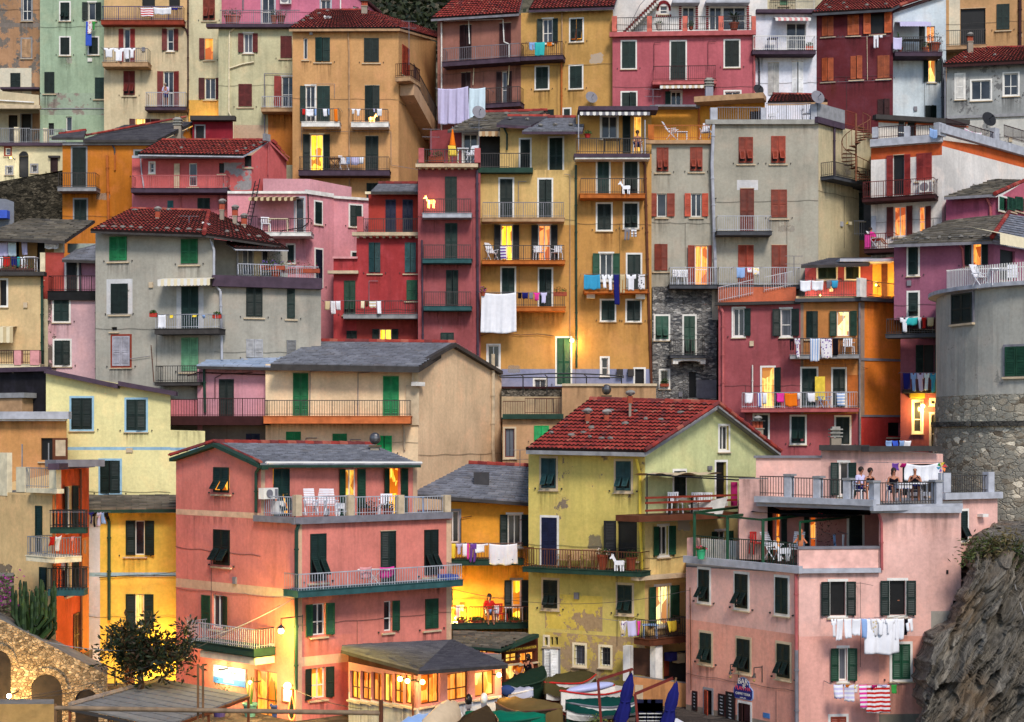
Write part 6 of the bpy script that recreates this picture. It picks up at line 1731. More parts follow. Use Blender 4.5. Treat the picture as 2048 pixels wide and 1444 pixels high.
# pale yellow house with blue window trim
PY = plaster((236, 226, 164), .0, grime=.35)
h = House('pale lemon house with sky blue window trim and sloping purple roof edge', [(92, 71), (341, 71), (410, 71)], {0: [(92, 741), (341, 785)], 1: [(341, 860), (410, 862)]}, PY, depth=6, group=G)
h.zone(92, 894, 341, 900, plaster('lb')); h.zone(341, 895, 410, 901, plaster('lb'))
h.dsl("""
c 143 796 184 858 dg f=lb
c 253 799 292 860 dg f=lb
c 201 921 240 986 dg f=lb
X 252 896 265 905 vent be o=.06
"""); h.build(); rake(h, [(88, 737), (235, 768)], 'pu', .2, .4); rake(h, [(236, 762), (352, 783)], 'pu', .2, .4)
w = House('wall painted near-black as the shade of the passage beside the lemon house', [(-60, 74), (93, 72)], {0: [(-60, 736), (93, 740)]}, plaster((26, 24, 30), .3), depth=2, base=4, name='passage_shade_wall', cat='wall'); w.dsl("X -60 735 94 744 roof_edge pu o=.3\nX -60 786 48 796 ledge gy o=.8\nX -60 797 44 828 terrace_wall tn o=.7"); w.build()  # near-black plaster stands in for the shade of a dark void
# mauve-pink terrace house
h = House('faded pink terrace house with blue-grey roof and rusted railing', [(395, 75.5), (552, 75.5)], {0: [(395, 735), (552, 735)]}, plaster((206, 146, 156), .3, (190, 170, 176), .8), depth=4, group=G)
h.dsl("""
c 438 758 468 834 dg
X 330 832 536 850 terrace_slab dr a=0.01 o=1.3
R 341 798 395 833 dr o=1.2
R 395 796 530 833 dr o=1.2
P 408 735 410 825 dgr r=.07
P 375 752 395 745 552 750 dr r=.03
P 430 797 430 756 445 748 505 745 dr r=.02
"""); h.zone(405, 850, 552, 900, plaster((110, 104, 98), .3)); h.dsl("c 492 867 520 900 nb"); h.build()
roof(h, [(393, 732, 74.8), (556, 735, 74.8), (576, 702, 78.5), (452, 700, 78.5)], 'pale', eave='cab'); w = House('low pink garden wall behind the lemon house', [(341, 75.8), (396, 75.8)], 800, plaster((200, 120, 128), .4), depth=2, base=P(0, 850, 75).z, name='garden_wall', cat='wall'); w.build()
# peach gable house
pa, pb, pc = (531, 75), (836, 75), (1003, 81.5)
PE = plaster((236, 208, 168), .0, grime=.45)
h = House('big peach house with slate gable roof and bright green shutters', [pa, pb, pc], {0: [(531, 728), (836, 732)], 1: [(836, 733), (912, 689), (1003, 744)]}, PE, depth=6, group=G)
h.zone(836, 680, 1003, 1100, plaster((224, 192, 154), .0, grime=.5))
h.dsl("""
c 586 746 617 834 bg
c 766 752 798 840 bg
B 527 833 821 847 800 orr cab p=1.2
c 572 863 602 900 bg
c 665 867 694 900 bg
c 754 871 784 905 bg
P 620 836 620 743 645 741 gre r=.018
P 716 838 716 746 740 744 gre r=.018
P 612 907 612 876 634 876 gre r=.018
P 701 907 701 879 722 879 gre r=.018
P 824 741 826 770 be r=.05
P 805 850 808 858 809 900 be r=.05
P 986 708 986 900 989 935 be r=.1
X 812 770 838 850 pilaster be o=.1
X 833 764 850 772 lamp_box wh o=.3
"""); h.build(); rf = roof(h, [(541, 728, 74), (838, 733, 74), (912, 686, 78.6), (628, 683, 78.6)], 'slate', eave='cab', thick=.28)
rake(h, [(836, 728), (912, 686), (1006, 742)], 'cab', .18); roof(h, [(1006, 742, 81.3), (1006, 742, 83), (912, 686, 79), (911, 686, 78.5)], 'slate', eave='cab', ridge=False, name='back_roof')
# beige block between
h = House('beige terrace block with iron pergola in front of golden house', [(1005, 79), (1124, 79), (1312, 79)], {0: [(1005, 838), (1124, 838)], 1: [(1124, 769), (1312, 771)]}, plaster((188, 148, 108), .02), depth=3, group=G)
h.dsl("""
c 1068 851 1098 882 bg
n 1010 857 1029 914 br
X 1005 828 1127 838 terrace_slab dgr o=.3
R 1006 802 1050 833 br o=.2
R 1050 796 1122 828 br o=.2
X 1124 767 1314 772 coping be o=.1
""".replace('n 1010 857 1029 914 br', 'n 1010 857 1029 914 Wrb f=be')); h.build()
w = House('rubble parapet under the pergola with beige top room wall', [(1003, 81), (1124, 81)], {0: [(1003, 776), (1124, 776)]}, stone((120, 112, 100), (60, 56, 50), 7., 'parapet stone', (50, 46, 42), 1.6), depth=1, base=P(0, 835, 81).z, name='parapet_wall', cat='wall'); w.zone(1003, 793, 1124, 840, plaster((196, 172, 136))); w.box('coping', 1003, 773, 1124, 777, 'dr', 0, .1); w.build()
t = thing('pergola', 'black iron pergola frame with arched top before golden house', 'pergola', tuple(P(1110, 795, 80))); mb = MB(); k = paint('bk', .5, .2, 'iron')
for y in (79.6, 81.2):
    pts = [P(998 + 25 * j, 752 - 5 * math.sin(math.pi * j / 10), y) for j in range(11)]; mb.path(pts, .035, k)
    mb.tube(P(1000, 755, y), P(1248, 755, y), .03, k)
for x in (1046, 1094, 1173, 1243): mb.tube(P(x, 753, 79.6), P(x, 790, 79.6), .03, k); mb.tube(P(x, 753, 79.6), P(x - 4, 750, 81.2), .025, k)
mb.build('pergola_frame', t); table(tuple(P(1088, 826, 79.3)), 0, 'iron table on the beige railed terrace', 1., .5, col='cab')
chimney(h.o, P(1213, 800, 78), .35, .15, 'ball')
# yellow low house under slate roof
h = House('warm yellow house with slate roof, laundry balcony and lit lower balcony', [(896, 67), (1066, 67.3)], {0: [(896, 1003), (1066, 1010)]}, plaster((232, 158, 52), .03, grime=.4), depth=5, group=G)
h.dsl("""
l 893 1022 918 1085 dg f=gy
o 1016 1029 1042 1092 dg f=wh
B 900 1120 1048 1131 1086 dgr br p=.9
o 1024 1160 1042 1246 dg li=LY f=gy
c 880 1177 906 1210 dg
B 880 1247 1066 1258 1213 dgr br p=1.
P 922 1086 922 1036 944 1032 dr r=.015
P 1038 1040 1060 1038 dr r=.015
"""); h.build()
rf = roof(h, [(822, 988, 66.2), (1064, 1006, 66.6), (1066, 934, 71), (937, 928, 71)], 'slate', eave='cab'); chimney(rf[0], P(963, 982, 68.4), .5, .25, 'cap')
washing(h, 1086, 'r 903 911 1116 ylw,s 912 924 1108 lil,t 925 934 1112 wht,r 934 938 1118 pnk,p 940 953 1124 prp,s 942 976 1104 wht,h 978 1034 1128 wht', 'yellow house laundry balcony', .95)
lamp(h, 912, 1236, .35, 420, (1, .74, .14), arm=False, glow=14, r=.07); person(tuple(h.at(979, 1247, .5)), .15, 'long-haired woman in a red top on the lit yellow balcony', 'sit', 'red', 'lbl', longhair=True, scale=.95)
chair(tuple(h.at(979, 1247, .45)), .15, 'dark chair under woman in red, lit balcony', col='br'); chair(tuple(h.at(1000, 1247, .5)), .5, 'red chair beside the lit yellow doorway', col='red'); table(tuple(h.at(1028, 1248, .5)), 0, 'white table on lit yellow balcony', .8, .5)
for i, x in enumerate((922, 948, 958, 1029)): pot(tuple(h.at(x, 1252, .85)), ['leftmost clay pot on lit yellow balcony', 'second clay pot on lit yellow balcony', 'third clay pot on lit yellow balcony', 'clay pot under table on lit yellow balcony'][i], .16, .25, 'bush', .15)
washing(h, 1210, 't 912 920 1238 wht,t 988 998 1242 wht', 'lit yellow balcony rack', .6, False)
# green gable house
pa, pb, pc = (1057, 65), (1290, 62.5), (1560, 67.5)
YG = plaster((206, 188, 104), .46, (140, 124, 104), .7)
h = House('mustard house with peeling wall, pale green gable and red tile roof', [pa, pb, pc], {0: [(1057, 902), (1290, 908)], 1: [(1290, 908), (1437, 812), (1560, 908)]}, YG, depth=6, group=G)
h.zone(1290, 800, 1560, 1040, plaster((196, 200, 146), .0, grime=.6)); h.zone(1290, 1040, 1560, 1160, plaster((222, 196, 130), .1)); h.zone(1290, 1160, 1560, 1500, plaster((206, 170, 110), .3))
h.zone(1090, 1190, 1205, 1260, plaster((212, 186, 84), .85, (168, 142, 108))); h.zone(1090, 1270, 1290, 1400, plaster((206, 180, 92), .95, (172, 146, 112)))
h.dsl("""
v 1083 916 1112 976 te f=be
v 1232 922 1262 981 te f=be
c 1084 1035 1114 1130 nb f=wh
l 1234 1042 1274 1118 bk li=D
B 1045 1140 1282 1149 1100 dgr br p=.9 s=w
v 1087 1160 1115 1216 dg f=be
v 1236 1170 1264 1226 dg f=be
c 1089 1298 1117 1362 cr f=gy
n 1149 1290 1170 1330 br f=cr li=g
n 1201 1294 1221 1332 gy f=cr li=g
n 1090 1274 1096 1290 W li=D f=cr
n 1101 1274 1106 1290 W li=D
n 1110 1274 1116 1290 W li=D
P 1273 918 1280 950 1280 1024 1284 1150 ylw r=.06
n 1439 852 1457 900 gw f=wh
n 1432 924 1452 1008 W f=wh li=D
c 1348 942 1370 995 dg f=wh
X 1278 1028 1478 1040 terrace_slab br o=1.3
o 1317 1052 1336 1110 mg f=wh
o 1432 1062 1452 1080 mg f=wh
X 1276 1150 1376 1158 terrace_slab be o=.4
o 1311 1172 1339 1250 mg f=wh li=LW
B 1236 1280 1376 1292 1240 br cab p=.9
X 1418 932 1425 940 wall_box gre o=.1
""".replace('s=w', 's=w')); h.build()
rf = roof(h, [(1052, 900, 64.2), (1290, 905, 61.6), (1437, 808, 65.4), (1180, 800, 68.6)], 'tile', eave='gy', thick=.16)
stones(*rf, [(.06, .28), (.25, .25), (.32, .3), (.42, .22), (.53, .2), (.6, .2), (.1, .72), (.33, .4), (.5, .75), (.66, .6), (.78, .6), (.3, .75), (.55, .5), (.85, .75)], 21)
for x, y in ((1213, 862), (1175, 895 - 35), (1260, 824)): chimney(rf[0], P(x, y, 65.6), .1, .3, 'pots')
rake(h, [(1288, 908), (1437, 812), (1562, 908)], 'gy', .12, .26); ridge_cap(h.o, P(1290, 903, 61.5), P(1437, 808, 64.2), .09); ridge_cap(h.o, P(1437, 808, 64.2), P(1562, 905, 66.5), .09)
roof(h, [(1562, 905, 67), (1562, 905, 70), (1437, 808, 68), (1437, 808, 64.6)], 'tile', eave='gy', ridge=False, name='back_roof')
for y0, y1 in ((991, 995), (1001, 1005), (1016, 1020)): h.box('handrail', 1293, y0, 1474, y1, 'ob', 1.2, 1.28)
h.box('fence_post', 1338, 992, 1341, 1030, 'bk', 1.22, 1.26); h.box('fence_post', 1383, 994, 1386, 1032, 'bk', 1.22, 1.26)
mb = MB(); f = h.fr[1]; k = paint('bk'); a, b = f.pt(*f.hit(1294, 949, 1.2), 1.2), f.pt(*f.hit(1509, 955, .2), .2); mb.tube(a, b, .03, k); mb.tube(a, f.pt(*f.hit(1294, 1028, 1.2), 1.2), .03, k); mb.tube(f.pt(*f.hit(1474, 960, 1.2), 1.2), b, .03, k); mb.tube(a, f.pt(*f.hit(1474, 960, 1.2), 1.2), .03, k); mb.build('pergola_frame', h.o)
mb = MB(); n = 14; cl = cloth('be')
g = [[f.pt(f.hit(1300 + 138 * i / n, 0, 1.)[0], f.hit(1370, 948, 1.)[1] + .1 * math.sin(i * 1.1 + j) * .6, 1.15 - j * .35) for j in range(4)] for i in range(n + 1)]
for i in range(n):
    for j in range(3): mb.face([g[i][j], g[i + 1][j], g[i + 1][j + 1], g[i][j + 1]], cl)
mb.build('awning', h.o)
chair(tuple(h.at(1350, 1026, .6)), .3, 'white plastic chair left on green house terrace'); chair(tuple(h.at(1396, 1026, .5)), .1, 'white plastic chair middle on green house terrace'); chair(tuple(h.at(1412, 1026, .5)), -.3, 'white plastic chair right on green house terrace'); table(tuple(h.at(1372, 1028, .6)), 0, 'brown table on green house terrace', 1., .6, col='br')
t = thing('rowing_boat_model', 'white trough leaning on the green house terrace floor', 'trough', tuple(h.at(1408, 1032, .9))); mb = MB(); p = h.at(1408, 1030, .9); mb.hexa([p + Vector((-.5, -.2, 0)), p + Vector((.7, -.2, .05)), p + Vector((.7, .2, .05)), p + Vector((-.5, .2, 0)), p + Vector((-.65, -.3, .4)), p + Vector((.9, -.3, .7)), p + Vector((.9, .3, .7)), p + Vector((-.65, .3, .4))], paint('wh')); mb.build('trough', t); t.name = 'trough'
h.box('privacy_screen', 1463, 964, 1475, 1012, 'mag', .9, .94)
goat(tuple(h.at(1238, 1142, 1.0)), math.pi + h.rot(1200), 'white donkey figure on the mustard house brown railing', None, 1.)
for i, x in enumerate((1128, 1150, 1180, 1200)): chair(tuple(h.at(x, 1140, .4)), .3 * (i - 1), ['leftmost', 'second', 'third', 'rightmost'][i] + ' wooden chair on the mustard house balcony', col='tn')
pot(tuple(h.at(1205, 1140, .6)), 'flower bowl on mustard house balcony near donkey figure', .2, .6, 'bush', .3, flower=(220, 200, 190)); pot(tuple(h.at(1262, 1140, .6)), 'terracotta pots at right of mustard house balcony', .2, .5, 'bush', .3)
washing(h, 1241, 'r 1238 1246 1268 tan,p 1241 1252 1272 prp/d,t 1254 1272 1272 lil,t 1273 1280 1270 pnk,r 1334 1352 1262 ylw', 'small iron balcony below mustard house', .95)
table(tuple(h.at(1300, 1286, .5)), 0, 'round blue table on the small iron balcony', .6, .5, col='lbl'); chair(tuple(h.at(1345, 1287, .5)), 0, 'dark wicker chair on the small iron balcony', col='brn')
f = h.fr[1]
for x in (1246, 1311): h.box('pillar', x, 1292, x + 14, 1362, 'wh', .5, .8)
h.box('store_room', 1265, 1296, 1300, 1350, 'brn', .01, .02); h.box('store_room', 1328, 1303, 1376, 1366, 'cab', .01, .02); h.box('store_door', 1329, 1312, 1338, 1352, 'ob', .03, .06); h.box('store_crate', 1340, 1305, 1354, 1322, 'ind', .1, .4); h.box('store_crate', 1356, 1307, 1370, 1326, 'tan', .1, .4)
q = House('plain ochre plastered yard wall behind the folded umbrellas', [(1265, 61.6), (1380, 61)], {0: [(1265, 1353), (1380, 1368)]}, plaster((196, 136, 84), .1, grime=1.2), depth=.4, name='yard_wall', cat='wall'); q.dsl("X 1270 1370 1286 1410 notice_board be o=.03\nX 1265 1428 1380 1434 pipe_ledge gre o=.1"); q.build()
# ================================================================ right foreground: big pale pink house
RP = plaster((232, 184, 172), .02, grime=.5); RL = plaster((226, 160, 140), .12, (150, 130, 122), .8); RQ = plaster((222, 164, 150), .3, (180, 160, 154), .6); PAL['rp'] = (230, 180, 168)
pa, pb, pc, pd = (1372, 60.5), (1598, 55.5), (1758, 55.8), (1922, 56)
h = House('large pale pink corner house with bar sign, terrace and washing lines', [pa, pb, pc, pd], {0: [(1372, 1134), (1598, 1146)], 1: [(1598, 1146), (1758, 1146)], 2: [(1758, 1024), (1922, 1022)]}, RP, depth=6.5, group=G)
h.zone(1372, 1254, 1598, 1600, RL); h.zone(1598, 1272, 1758, 1600, RQ); h.zone(1758, 1272, 1922, 1600, RL); h.zone(1372, 1432, 1598, 1600, plaster((140, 126, 110))); h.zone(1698, 1428, 1922, 1600, plaster((130, 124, 110)))
h.zone(1862, 1222, 1922, 1256, plaster((160, 154, 144)))
h.dsl("""
v 1398 1139 1419 1203 dg f=wh ang=34
v 1471 1148 1496 1216 dg f=wh ang=34
c 1552 1155 1576 1227 dg f=wh
v 1401 1266 1423 1325 dg f=be
v 1475 1278 1500 1343 dg f=be ang=32
v 1555 1288 1580 1355 dg f=be ang=32
c 1410 1380 1424 1452 ob f=gy
c 1479 1407 1501 1470 dr f=wh
o 1660 1163 1691 1231 dg f=wh li=D
o 1779 1161 1811 1230 dg f=wh li=D
o 1678 1296 1694 1361 mg f=wh
c 1784 1288 1820 1358 mg f=wh
c 1661 1433 1692 1480 ob f=wh
n 1906 1201 1916 1224 W li=D
X 1366 1122 1598 1136 terrace_slab gw o=.18
X 1598 1137 1762 1146 terrace_slab gw o=.18
X 1598 1096 1757 1136 parapet rp a=-.22 o=.0
X 1596 1093 1760 1098 coping gre a=-.25 o=.04
X 1745 1013 1924 1026 terrace_slab gw o=.22
P 1592 1148 1593 1300 rs r=.06
P 1593 1300 1594 1600 gre r=.07
P 1758 1028 1763 1045 1764 1140 rs r=.05
P 1380 1175 1382 1380 br r=.02
X 1893 1140 1897 1148 vent bk o=.03
"""); f0 = h.fr[0]; h.build()
h.rail(1390, 1078, 1592, 1132, 'dgr', -.1)
h.box('parapet', 1374, 1076, 1388, 1126, 'rp', -.3, 0)
lamp(h, 1461, 1354, .4, 0.01, arm=True, glow=.02, r=.05, name='sign_lamp'); lamp(h, 1508, 1361, .4, 0.01, arm=True, glow=.02, r=.05, name='sign_lamp')
# bar sign
t = thing('bar_sign', 'dark blue bar sign with lettering on the pink house wall', 'sign', tuple(h.at(1486, 1385, .05)))
mb = MB(); cx_, cz_ = f0.hit(1486, 1370, .04); n = 28; sm_ = paint((32, 38, 110), .4, .05, 'sign board'); rim = paint('lbl', .5, .05)
def sgn(s_):
    o_ = []
    for x, y in ((-.42, -.36), (.42, -.36), (.5, -.28), (.5, .0), (.42, .08), (.34, .12), (.28, .3), (.12, .42), (0, .45), (-.12, .42), (-.28, .3), (-.34, .12), (-.42, .08), (-.5, .0), (-.5, -.28)): o_.append((x * s_ * 1.02, y * s_))
    return o_
for s_, o_, m_ in ((1., .03, rim), (.93, .045, sm_)):
    q = sgn(s_); mb.face([f0.pt(cx_ + x, cz_ - .16 + y, o_) for x, y in q], m_)
    for a, b in zip(q, q[1:] + q[:1]): mb.face([f0.pt(cx_ + a[0], cz_ - .16 + a[1], o_), f0.pt(cx_ + a[0], cz_ - .16 + a[1], .0), f0.pt(cx_ + b[0], cz_ - .16 + b[1], .0), f0.pt(cx_ + b[0], cz_ - .16 + b[1], o_)], m_)
mb.build('sign_board', t)
def text(fr, u, z, o, s, size, mat, parent, name='lettering', rot=0., ext=.004, wx=1.):
    cu = bpy.data.curves.new('lettering', 'FONT'); cu.body = s; cu.size = size; cu.align_x = 'CENTER'; cu.align_y = 'CENTER'; cu.extrude = ext
    ob = bpy.data.objects.new(name, cu); COL.objects.link(ob); cu.materials.append(mat)
    X = Vector((*fr.d, 0)); Z = Vector((0, 0, 1)); N = Vector((*fr.n, 0)); M3 = Matrix((X, Z, N)).transposed() @ Matrix.Rotation(rot, 3, 'Z') @ Matrix.Diagonal((wx, 1, 1))
    dg = bpy.context.evaluated_depsgraph_get(); me = bpy.data.meshes.new_from_object(ob.evaluated_get(dg)); bpy.data.objects.remove(ob)
    me.transform(M3.to_4x4()); ob = bpy.data.objects.new(name, me); COL.objects.link(ob); p = fr.pt(u, z, o); ob.location = p
    if parent is not None: ob.parent = parent; ob.location = p - Vector(parent['_o'])
    ob['_o'] = list(p); return ob
wt = paint('wh', .5, .02, 'white lettering'); rt = paint((230, 80, 90), .5, .02, 'red lettering')
text(f0, cx_, cz_ + .12, .05, 'BAR', .3, wt, t); text(f0, cx_ - .17, cz_ - .13, .05, 'PLAN', .2, rt, t); text(f0, cx_ + .06, cz_ - .12, .052, '*', .42, wt, t); text(f0, cx_ + .26, cz_ - .13, .05, 'HA', .2, rt, t); text(f0, cx_, cz_ - .33, .05, 'CAFFETTERIA', .13, wt, t); text(f0, cx_, cz_ - .46, .05, 'snacks  gelati', .06, wt, t)
for i, (x0, y0, x1, y1, lb) in enumerate(((1384, 1382, 1394, 1421, 'small narrow dark menu board left of the brown door'), (1436, 1388, 1450, 1432, 'dark menu chalkboard just left of the tallest board'), (1451, 1384, 1470, 1440, 'tallest dark chalkboard menu beside the bar door'))):
    b = thing('menu_board', lb, 'menu board', tuple(h.at((x0 + x1) / 2, y1, .02)), 'menu boards outside the bar'); q = f0.rect(x0, y0, x1, y1, .03); mb = MB(); f0.box(mb, *q, .003, .035, paint('dr', .6, .1)); f0.box(mb, q[0] + .03, q[1] - .03, q[2] + .03, q[3] - .03, .036, .04, paint('bk', .8, .1)); mb.build('board', b)
    rr = random.Random(i); z = q[3] - .1
    while z > q[2] + .08:
        w = (q[1] - q[0]) * rr.uniform(.5, .8); text(f0, (q[0] + q[1]) / 2, z, .042, rr.choice(['Focaccia', 'Panini', 'Insalate', 'Vino', 'Caffe', 'Birra', 'Pesto', 'Bibite']), .075 if i else .05, paint('gw'), b, 'chalk_writing', wx=.8); z -= .12
t = thing('street_sign', 'small blue street name plate low on pink house', 'sign', tuple(h.at(1532, 1432, .02))); q = f0.rect(1526, 1426, 1539, 1436, .02); mb = MB(); f0.box(mb, *q, .003, .02, paint((70, 120, 180))); mb.build('plate', t)
# washing lines of the pink house
washing(h, 1236, 's 1661 1672 1274 wht,h 1673 1686 1280 wht,t 1688 1703 1276 wht,t 1704 1721 1270 wht,t 1722 1740 1275 lbl,t 1741 1752 1272 tan/d,s 1753 1768 1270 wht,h 1728 1796 1306 wht,s 1770 1789 1268 wht,t 1791 1808 1278 wht,r 1808 1815 1270 blk,p 1810 1825 1262 wht', 'upper line of the pink house', .75)
washing(h, 1368, 't 1667 1686 1396 lil/s,t 1688 1708 1402 lil/s,r 1690 1700 1374 org,r 1702 1712 1376 ylw,t 1709 1716 1386 wht,t 1717 1733 1416 pnk/s,r 1742 1754 1376 mag,h 1733 1779 1424 red/s,r 1756 1774 1372 lil,r 1782 1793 1386 grn', 'lower line of the pink house', .75)
person(tuple(h.fr[2].pt(h.fr[2].hit(1791, 1200)[0], P(0, 1250, 56).z, -.6)), 0, 'person in pale top leaning inside the dark upper window', 'lean', 'lig')
# pergola terrace recess
rc = House('recessed terrace rooms behind the green pergola of the pink house', [(1476, 62), (1560, 60), (1765, 60)], {0: [(1476, 1004), (1560, 1006)], 1: [(1560, 1006), (1765, 1006)]}, plaster((200, 140, 132), .03), depth=2, base=P(0, 1146, 60).z - .2, group=G)
rc.dsl("""
c 1527 1022 1545 1112 dg
n 1547 1022 1559 1110 wh li=L
c 1562 1022 1574 1112 dg
n 1620 1030 1634 1110 wh li=L
c 1698 1030 1724 1110 dg f=wh
c 1608 1030 1618 1110 dg
"""); rc.build()
lb = House('low pink block and wall beside the green house terrace', [(1478, 59.5), (1535, 59)], {0: [(1478, 958), (1535, 958)]}, RP, depth=2, base=P(0, 1120, 59).z, name='terrace_wall', cat='terrace wall', group='terraces and balconies built as separate walls'); lb.build()
t = thing('pergola', 'dark green steel pergola with dark sail over the pink terrace', 'pergola', tuple(P(1480, 1130, 58))); mb = MB(); k = paint((14, 66, 40), .5, .2, 'green paint')
tops = [(1389, 1025, 1119, 60), (1455, 1033, 1126, 58.6), (1526, 1040, 1134, 57)]
for x, y0, y1, Y in tops:
    a, b = P(x, y0, Y), P(x, y1, Y); mb.box(a.x - .05, a.x + .05, a.y - .05, a.y + .05, b.z, a.z, k)
    e = P(x + 150, y0 - 18, Y + 4.5); mb.tube(a, e, .06, k, 4)
a = P(1600, 1044, 56.2); mb.tube(a, P(1600, 1080, 56.2), .05, k, 4); mb.tube(a, P(1700, 1034, 59.5), .05, k, 4)
mb.path([P(x, y0, Y) for x, y0, _, Y in tops], .05, k, 4); mb.build('steel_frame', t)
mb = MB(); s_ = cloth((34, 40, 50)); A_, B_, C_, D_ = P(1500, 1024, 59), P(1740, 1030, 57.2), P(1745, 1020, 59.6), P(1530, 1012, 60.5)
n = 8
for i in range(n):
    for j in range(n):
        g = lambda s, t_: A_.lerp(B_, s).lerp(D_.lerp(C_, s), t_) - Vector((0, 0, .25 * math.sin(math.pi * s) * math.sin(math.pi * t_)))
        mb.face([g(i / n, j / n), g((i + 1) / n, j / n), g((i + 1) / n, (j + 1) / n), g(i / n, (j + 1) / n)], s_)
mb.build('sail', t, smooth=True)
goat(tuple(P(1567, 1122, 57.5)), math.pi, 'white donkey figure on the pergola terrace of pink house', None, 1.15)
chair(tuple(P(1548, 1118, 58.5)), .6, 'white folding chair left on pergola terrace', 'recliner'); chair(tuple(P(1593, 1118, 58.3)), -.4, 'white garden chair right on pergola terrace', 'recliner'); chair(tuple(P(1515, 1108, 59)), .2, 'red wooden chair on the pergola terrace', col='red')
pot(tuple(P(1402, 1118, 59.2)), 'round green melon-like lantern pot with pink top on pergola terrace', .17, .36, 'bush', .12, (60, 170, 120), flower=(230, 60, 110)); pot(tuple(P(1652, 1115, 58)), 'dark red flowering vine beside lit door, pergola terrace', .3, .4, 'bush', 1.9, pc=((14, 34, 18), (30, 54, 24)), flower=(130, 20, 40))
h.box('white_cabinet', 1402, 1080, 1472, 1118, 'wh', -1.9, -1.7)
pp = thing('hanging_puppet', 'orange scarecrow puppet hanging from pergola post', 'puppet', tuple(P(1601, 1080, 56.3))); mb = MB(); p = P(1601, 1092, 56.3); o_ = paint((200, 120, 80)); mb.blob((p.x, p.y, p.z + .5), (.08, .07, .1), o_, 2); mb.tube(p + Vector((0, 0, .4)), p, .12, o_, 7, .09); mb.tube(p + Vector((-.22, 0, .1)), p + Vector((0, 0, .38)), .04, o_); mb.tube(p + Vector((.22, 0, .1)), p + Vector((0, 0, .38)), .04, o_); mb.tube(p, p + Vector((-.05, 0, -.35)), .05, o_); mb.tube(p, p + Vector((.06, 0, -.35)), .05, o_); mb.build('puppet_body', pp)
washing(rc, 1068, 'r 1666 1671 1096 lbl,r 1684 1689 1096 wht', 'pergola terrace rack', 1.5)
# upper terrace of the pink house
pa, pb, pc = (1512, 58.6), (1747, 55.2), (1925, 57)
ut = House('upper railed terrace slab of the pink house where people sit', [pa, pb, pc], {0: [(1512, 996), (1747, 1016)], 1: [(1747, 1016), (1925, 1008)]}, plaster((170, 168, 176)), depth=4.5, base=P(0, 1030, 57).z + .25, name='terrace', cat='terrace', group='terraces and balconies built as separate walls')
ut.dsl("""
X 1508 996 1746 1008 edge_slab gw o=.2
X 1747 1009 1926 1020 edge_slab gw o=.2
R 1520 952 1568 990 cab o=-.1
R 1580 955 1625 994 cab o=-.1
R 1637 958 1685 998 cab o=-.1
R 1697 960 1745 1004 cab o=-.1
R 1760 964 1872 1006 cab o=-.1
"""); 
for x, y in ((1568, 952), (1626, 956), (1686, 960), (1748, 965), (1873, 964)): i_ = x < 1747; ut.box('pillar', x, y, x + 12, y + 44, 'gw', -.25, .02); ut.box('pillar_cap', x - 2, y - 4, x + 14, y, 'gy', -.3, .06)
ut.build()
ub = House('upper pale pink rooms with flat dark roof behind the sitting people', [(1512, 61.5), (1642, 61.5), (1738, 61), (1886, 64)], {0: [(1512, 914), (1642, 914)], 1: [(1642, 896), (1738, 900)], 2: [(1738, 900), (1886, 908)]}, RP, depth=2.5, base=P(0, 1000, 61).z - .6, group=G)
ub.dsl("""
o 1679 925 1696 990 dg f=wh
X 1508 911 1644 916 coping gre o=.1
X 1638 890 1738 901 roof_edge cab o=.35
X 1738 892 1884 903 roof_edge cab o=.35
n 1805 928 1870 990 W li=D
X 1840 985 1876 992 step gw o=.6
"""); ub.build()
for n_, (x, y, r, lb, ps, top, lg, kw) in enumerate(((1724, 1002, .5, 'white-shirted person in the leftmost white terrace chair', 'sit', 'lil', 'ind', {}), (1742, 1004, .3, 'man in black shirt sitting by the terrace pillar', 'sit', 'blk', 'blk', {}), (1788, 1004, 0, 'dark-haired woman in black top with crossed legs', 'sit', 'blk', 'cab', dict(longhair=True)), (1830, 1002, -.2, 'balding man in black shirt bent at the terrace table', 'sit', 'blk', 'ind', dict(bald=True, hold='read', hair=(110, 105, 100))))):
    person(tuple(P(x, y, 57.8)), r, lb, ps, top if top != 'cab' else 'blk', 'ind' if lg == 'cab' else lg, scale=.95, **kw)
    chair(tuple(P(x, y, 57.85)), r, ['white chair under white-shirted person', 'white chair under man by the pillar', 'white chair under dark-haired woman', 'white chair under the balding man'][n_])
table(tuple(P(1822, 1006, 57.2)), 0, 'white terrace table with blue cloth before balding man', 1.1, .7); washing(ub, 925, 'r 1783 1797 940 prp,r 1801 1810 934 mag,h 1810 1878 960 wht', 'terrace line behind the sitting people', 1.6)
t = thing('table_cloth', 'blue and white cloth on the terrace table', 'tablecloth', tuple(P(1812, 980, 57))); mb = MB(); p = P(1808, 970, 57.1); mb.box(p.x - .25, p.x + .25, p.y - .2, p.y + .2, p.z - .12, p.z + .02, cloth('blu', 'd')); mb.build('cloth', t)
washing(ub, 880, 't 1770 1782 893 lbl,t 1783 1795 893 blu,t 1796 1806 893 lbl,t 1807 1820 894 wht', 'white stair railing behind the pink house roof', -4, False)
t = thing('pinwheel', 'rainbow pinwheel on terrace railing by the tower', 'pinwheel', tuple(P(1883, 950, 58))); mb = MB(); p = P(1883, 934, 58)
for j, c_ in enumerate(('red', 'ylw', 'grn', 'cy', 'prp', 'org')): a = j * 1.047; mb.face([p, p + Vector((.2 * math.cos(a), -.05, .2 * math.sin(a))), p + Vector((.16 * math.cos(a + .7), 0, .16 * math.sin(a + .7)))], paint(c_))
mb.tube(p, p - Vector((0, 0, .8)), .012, paint('wh')); mb.build('pinwheel_vanes', t)
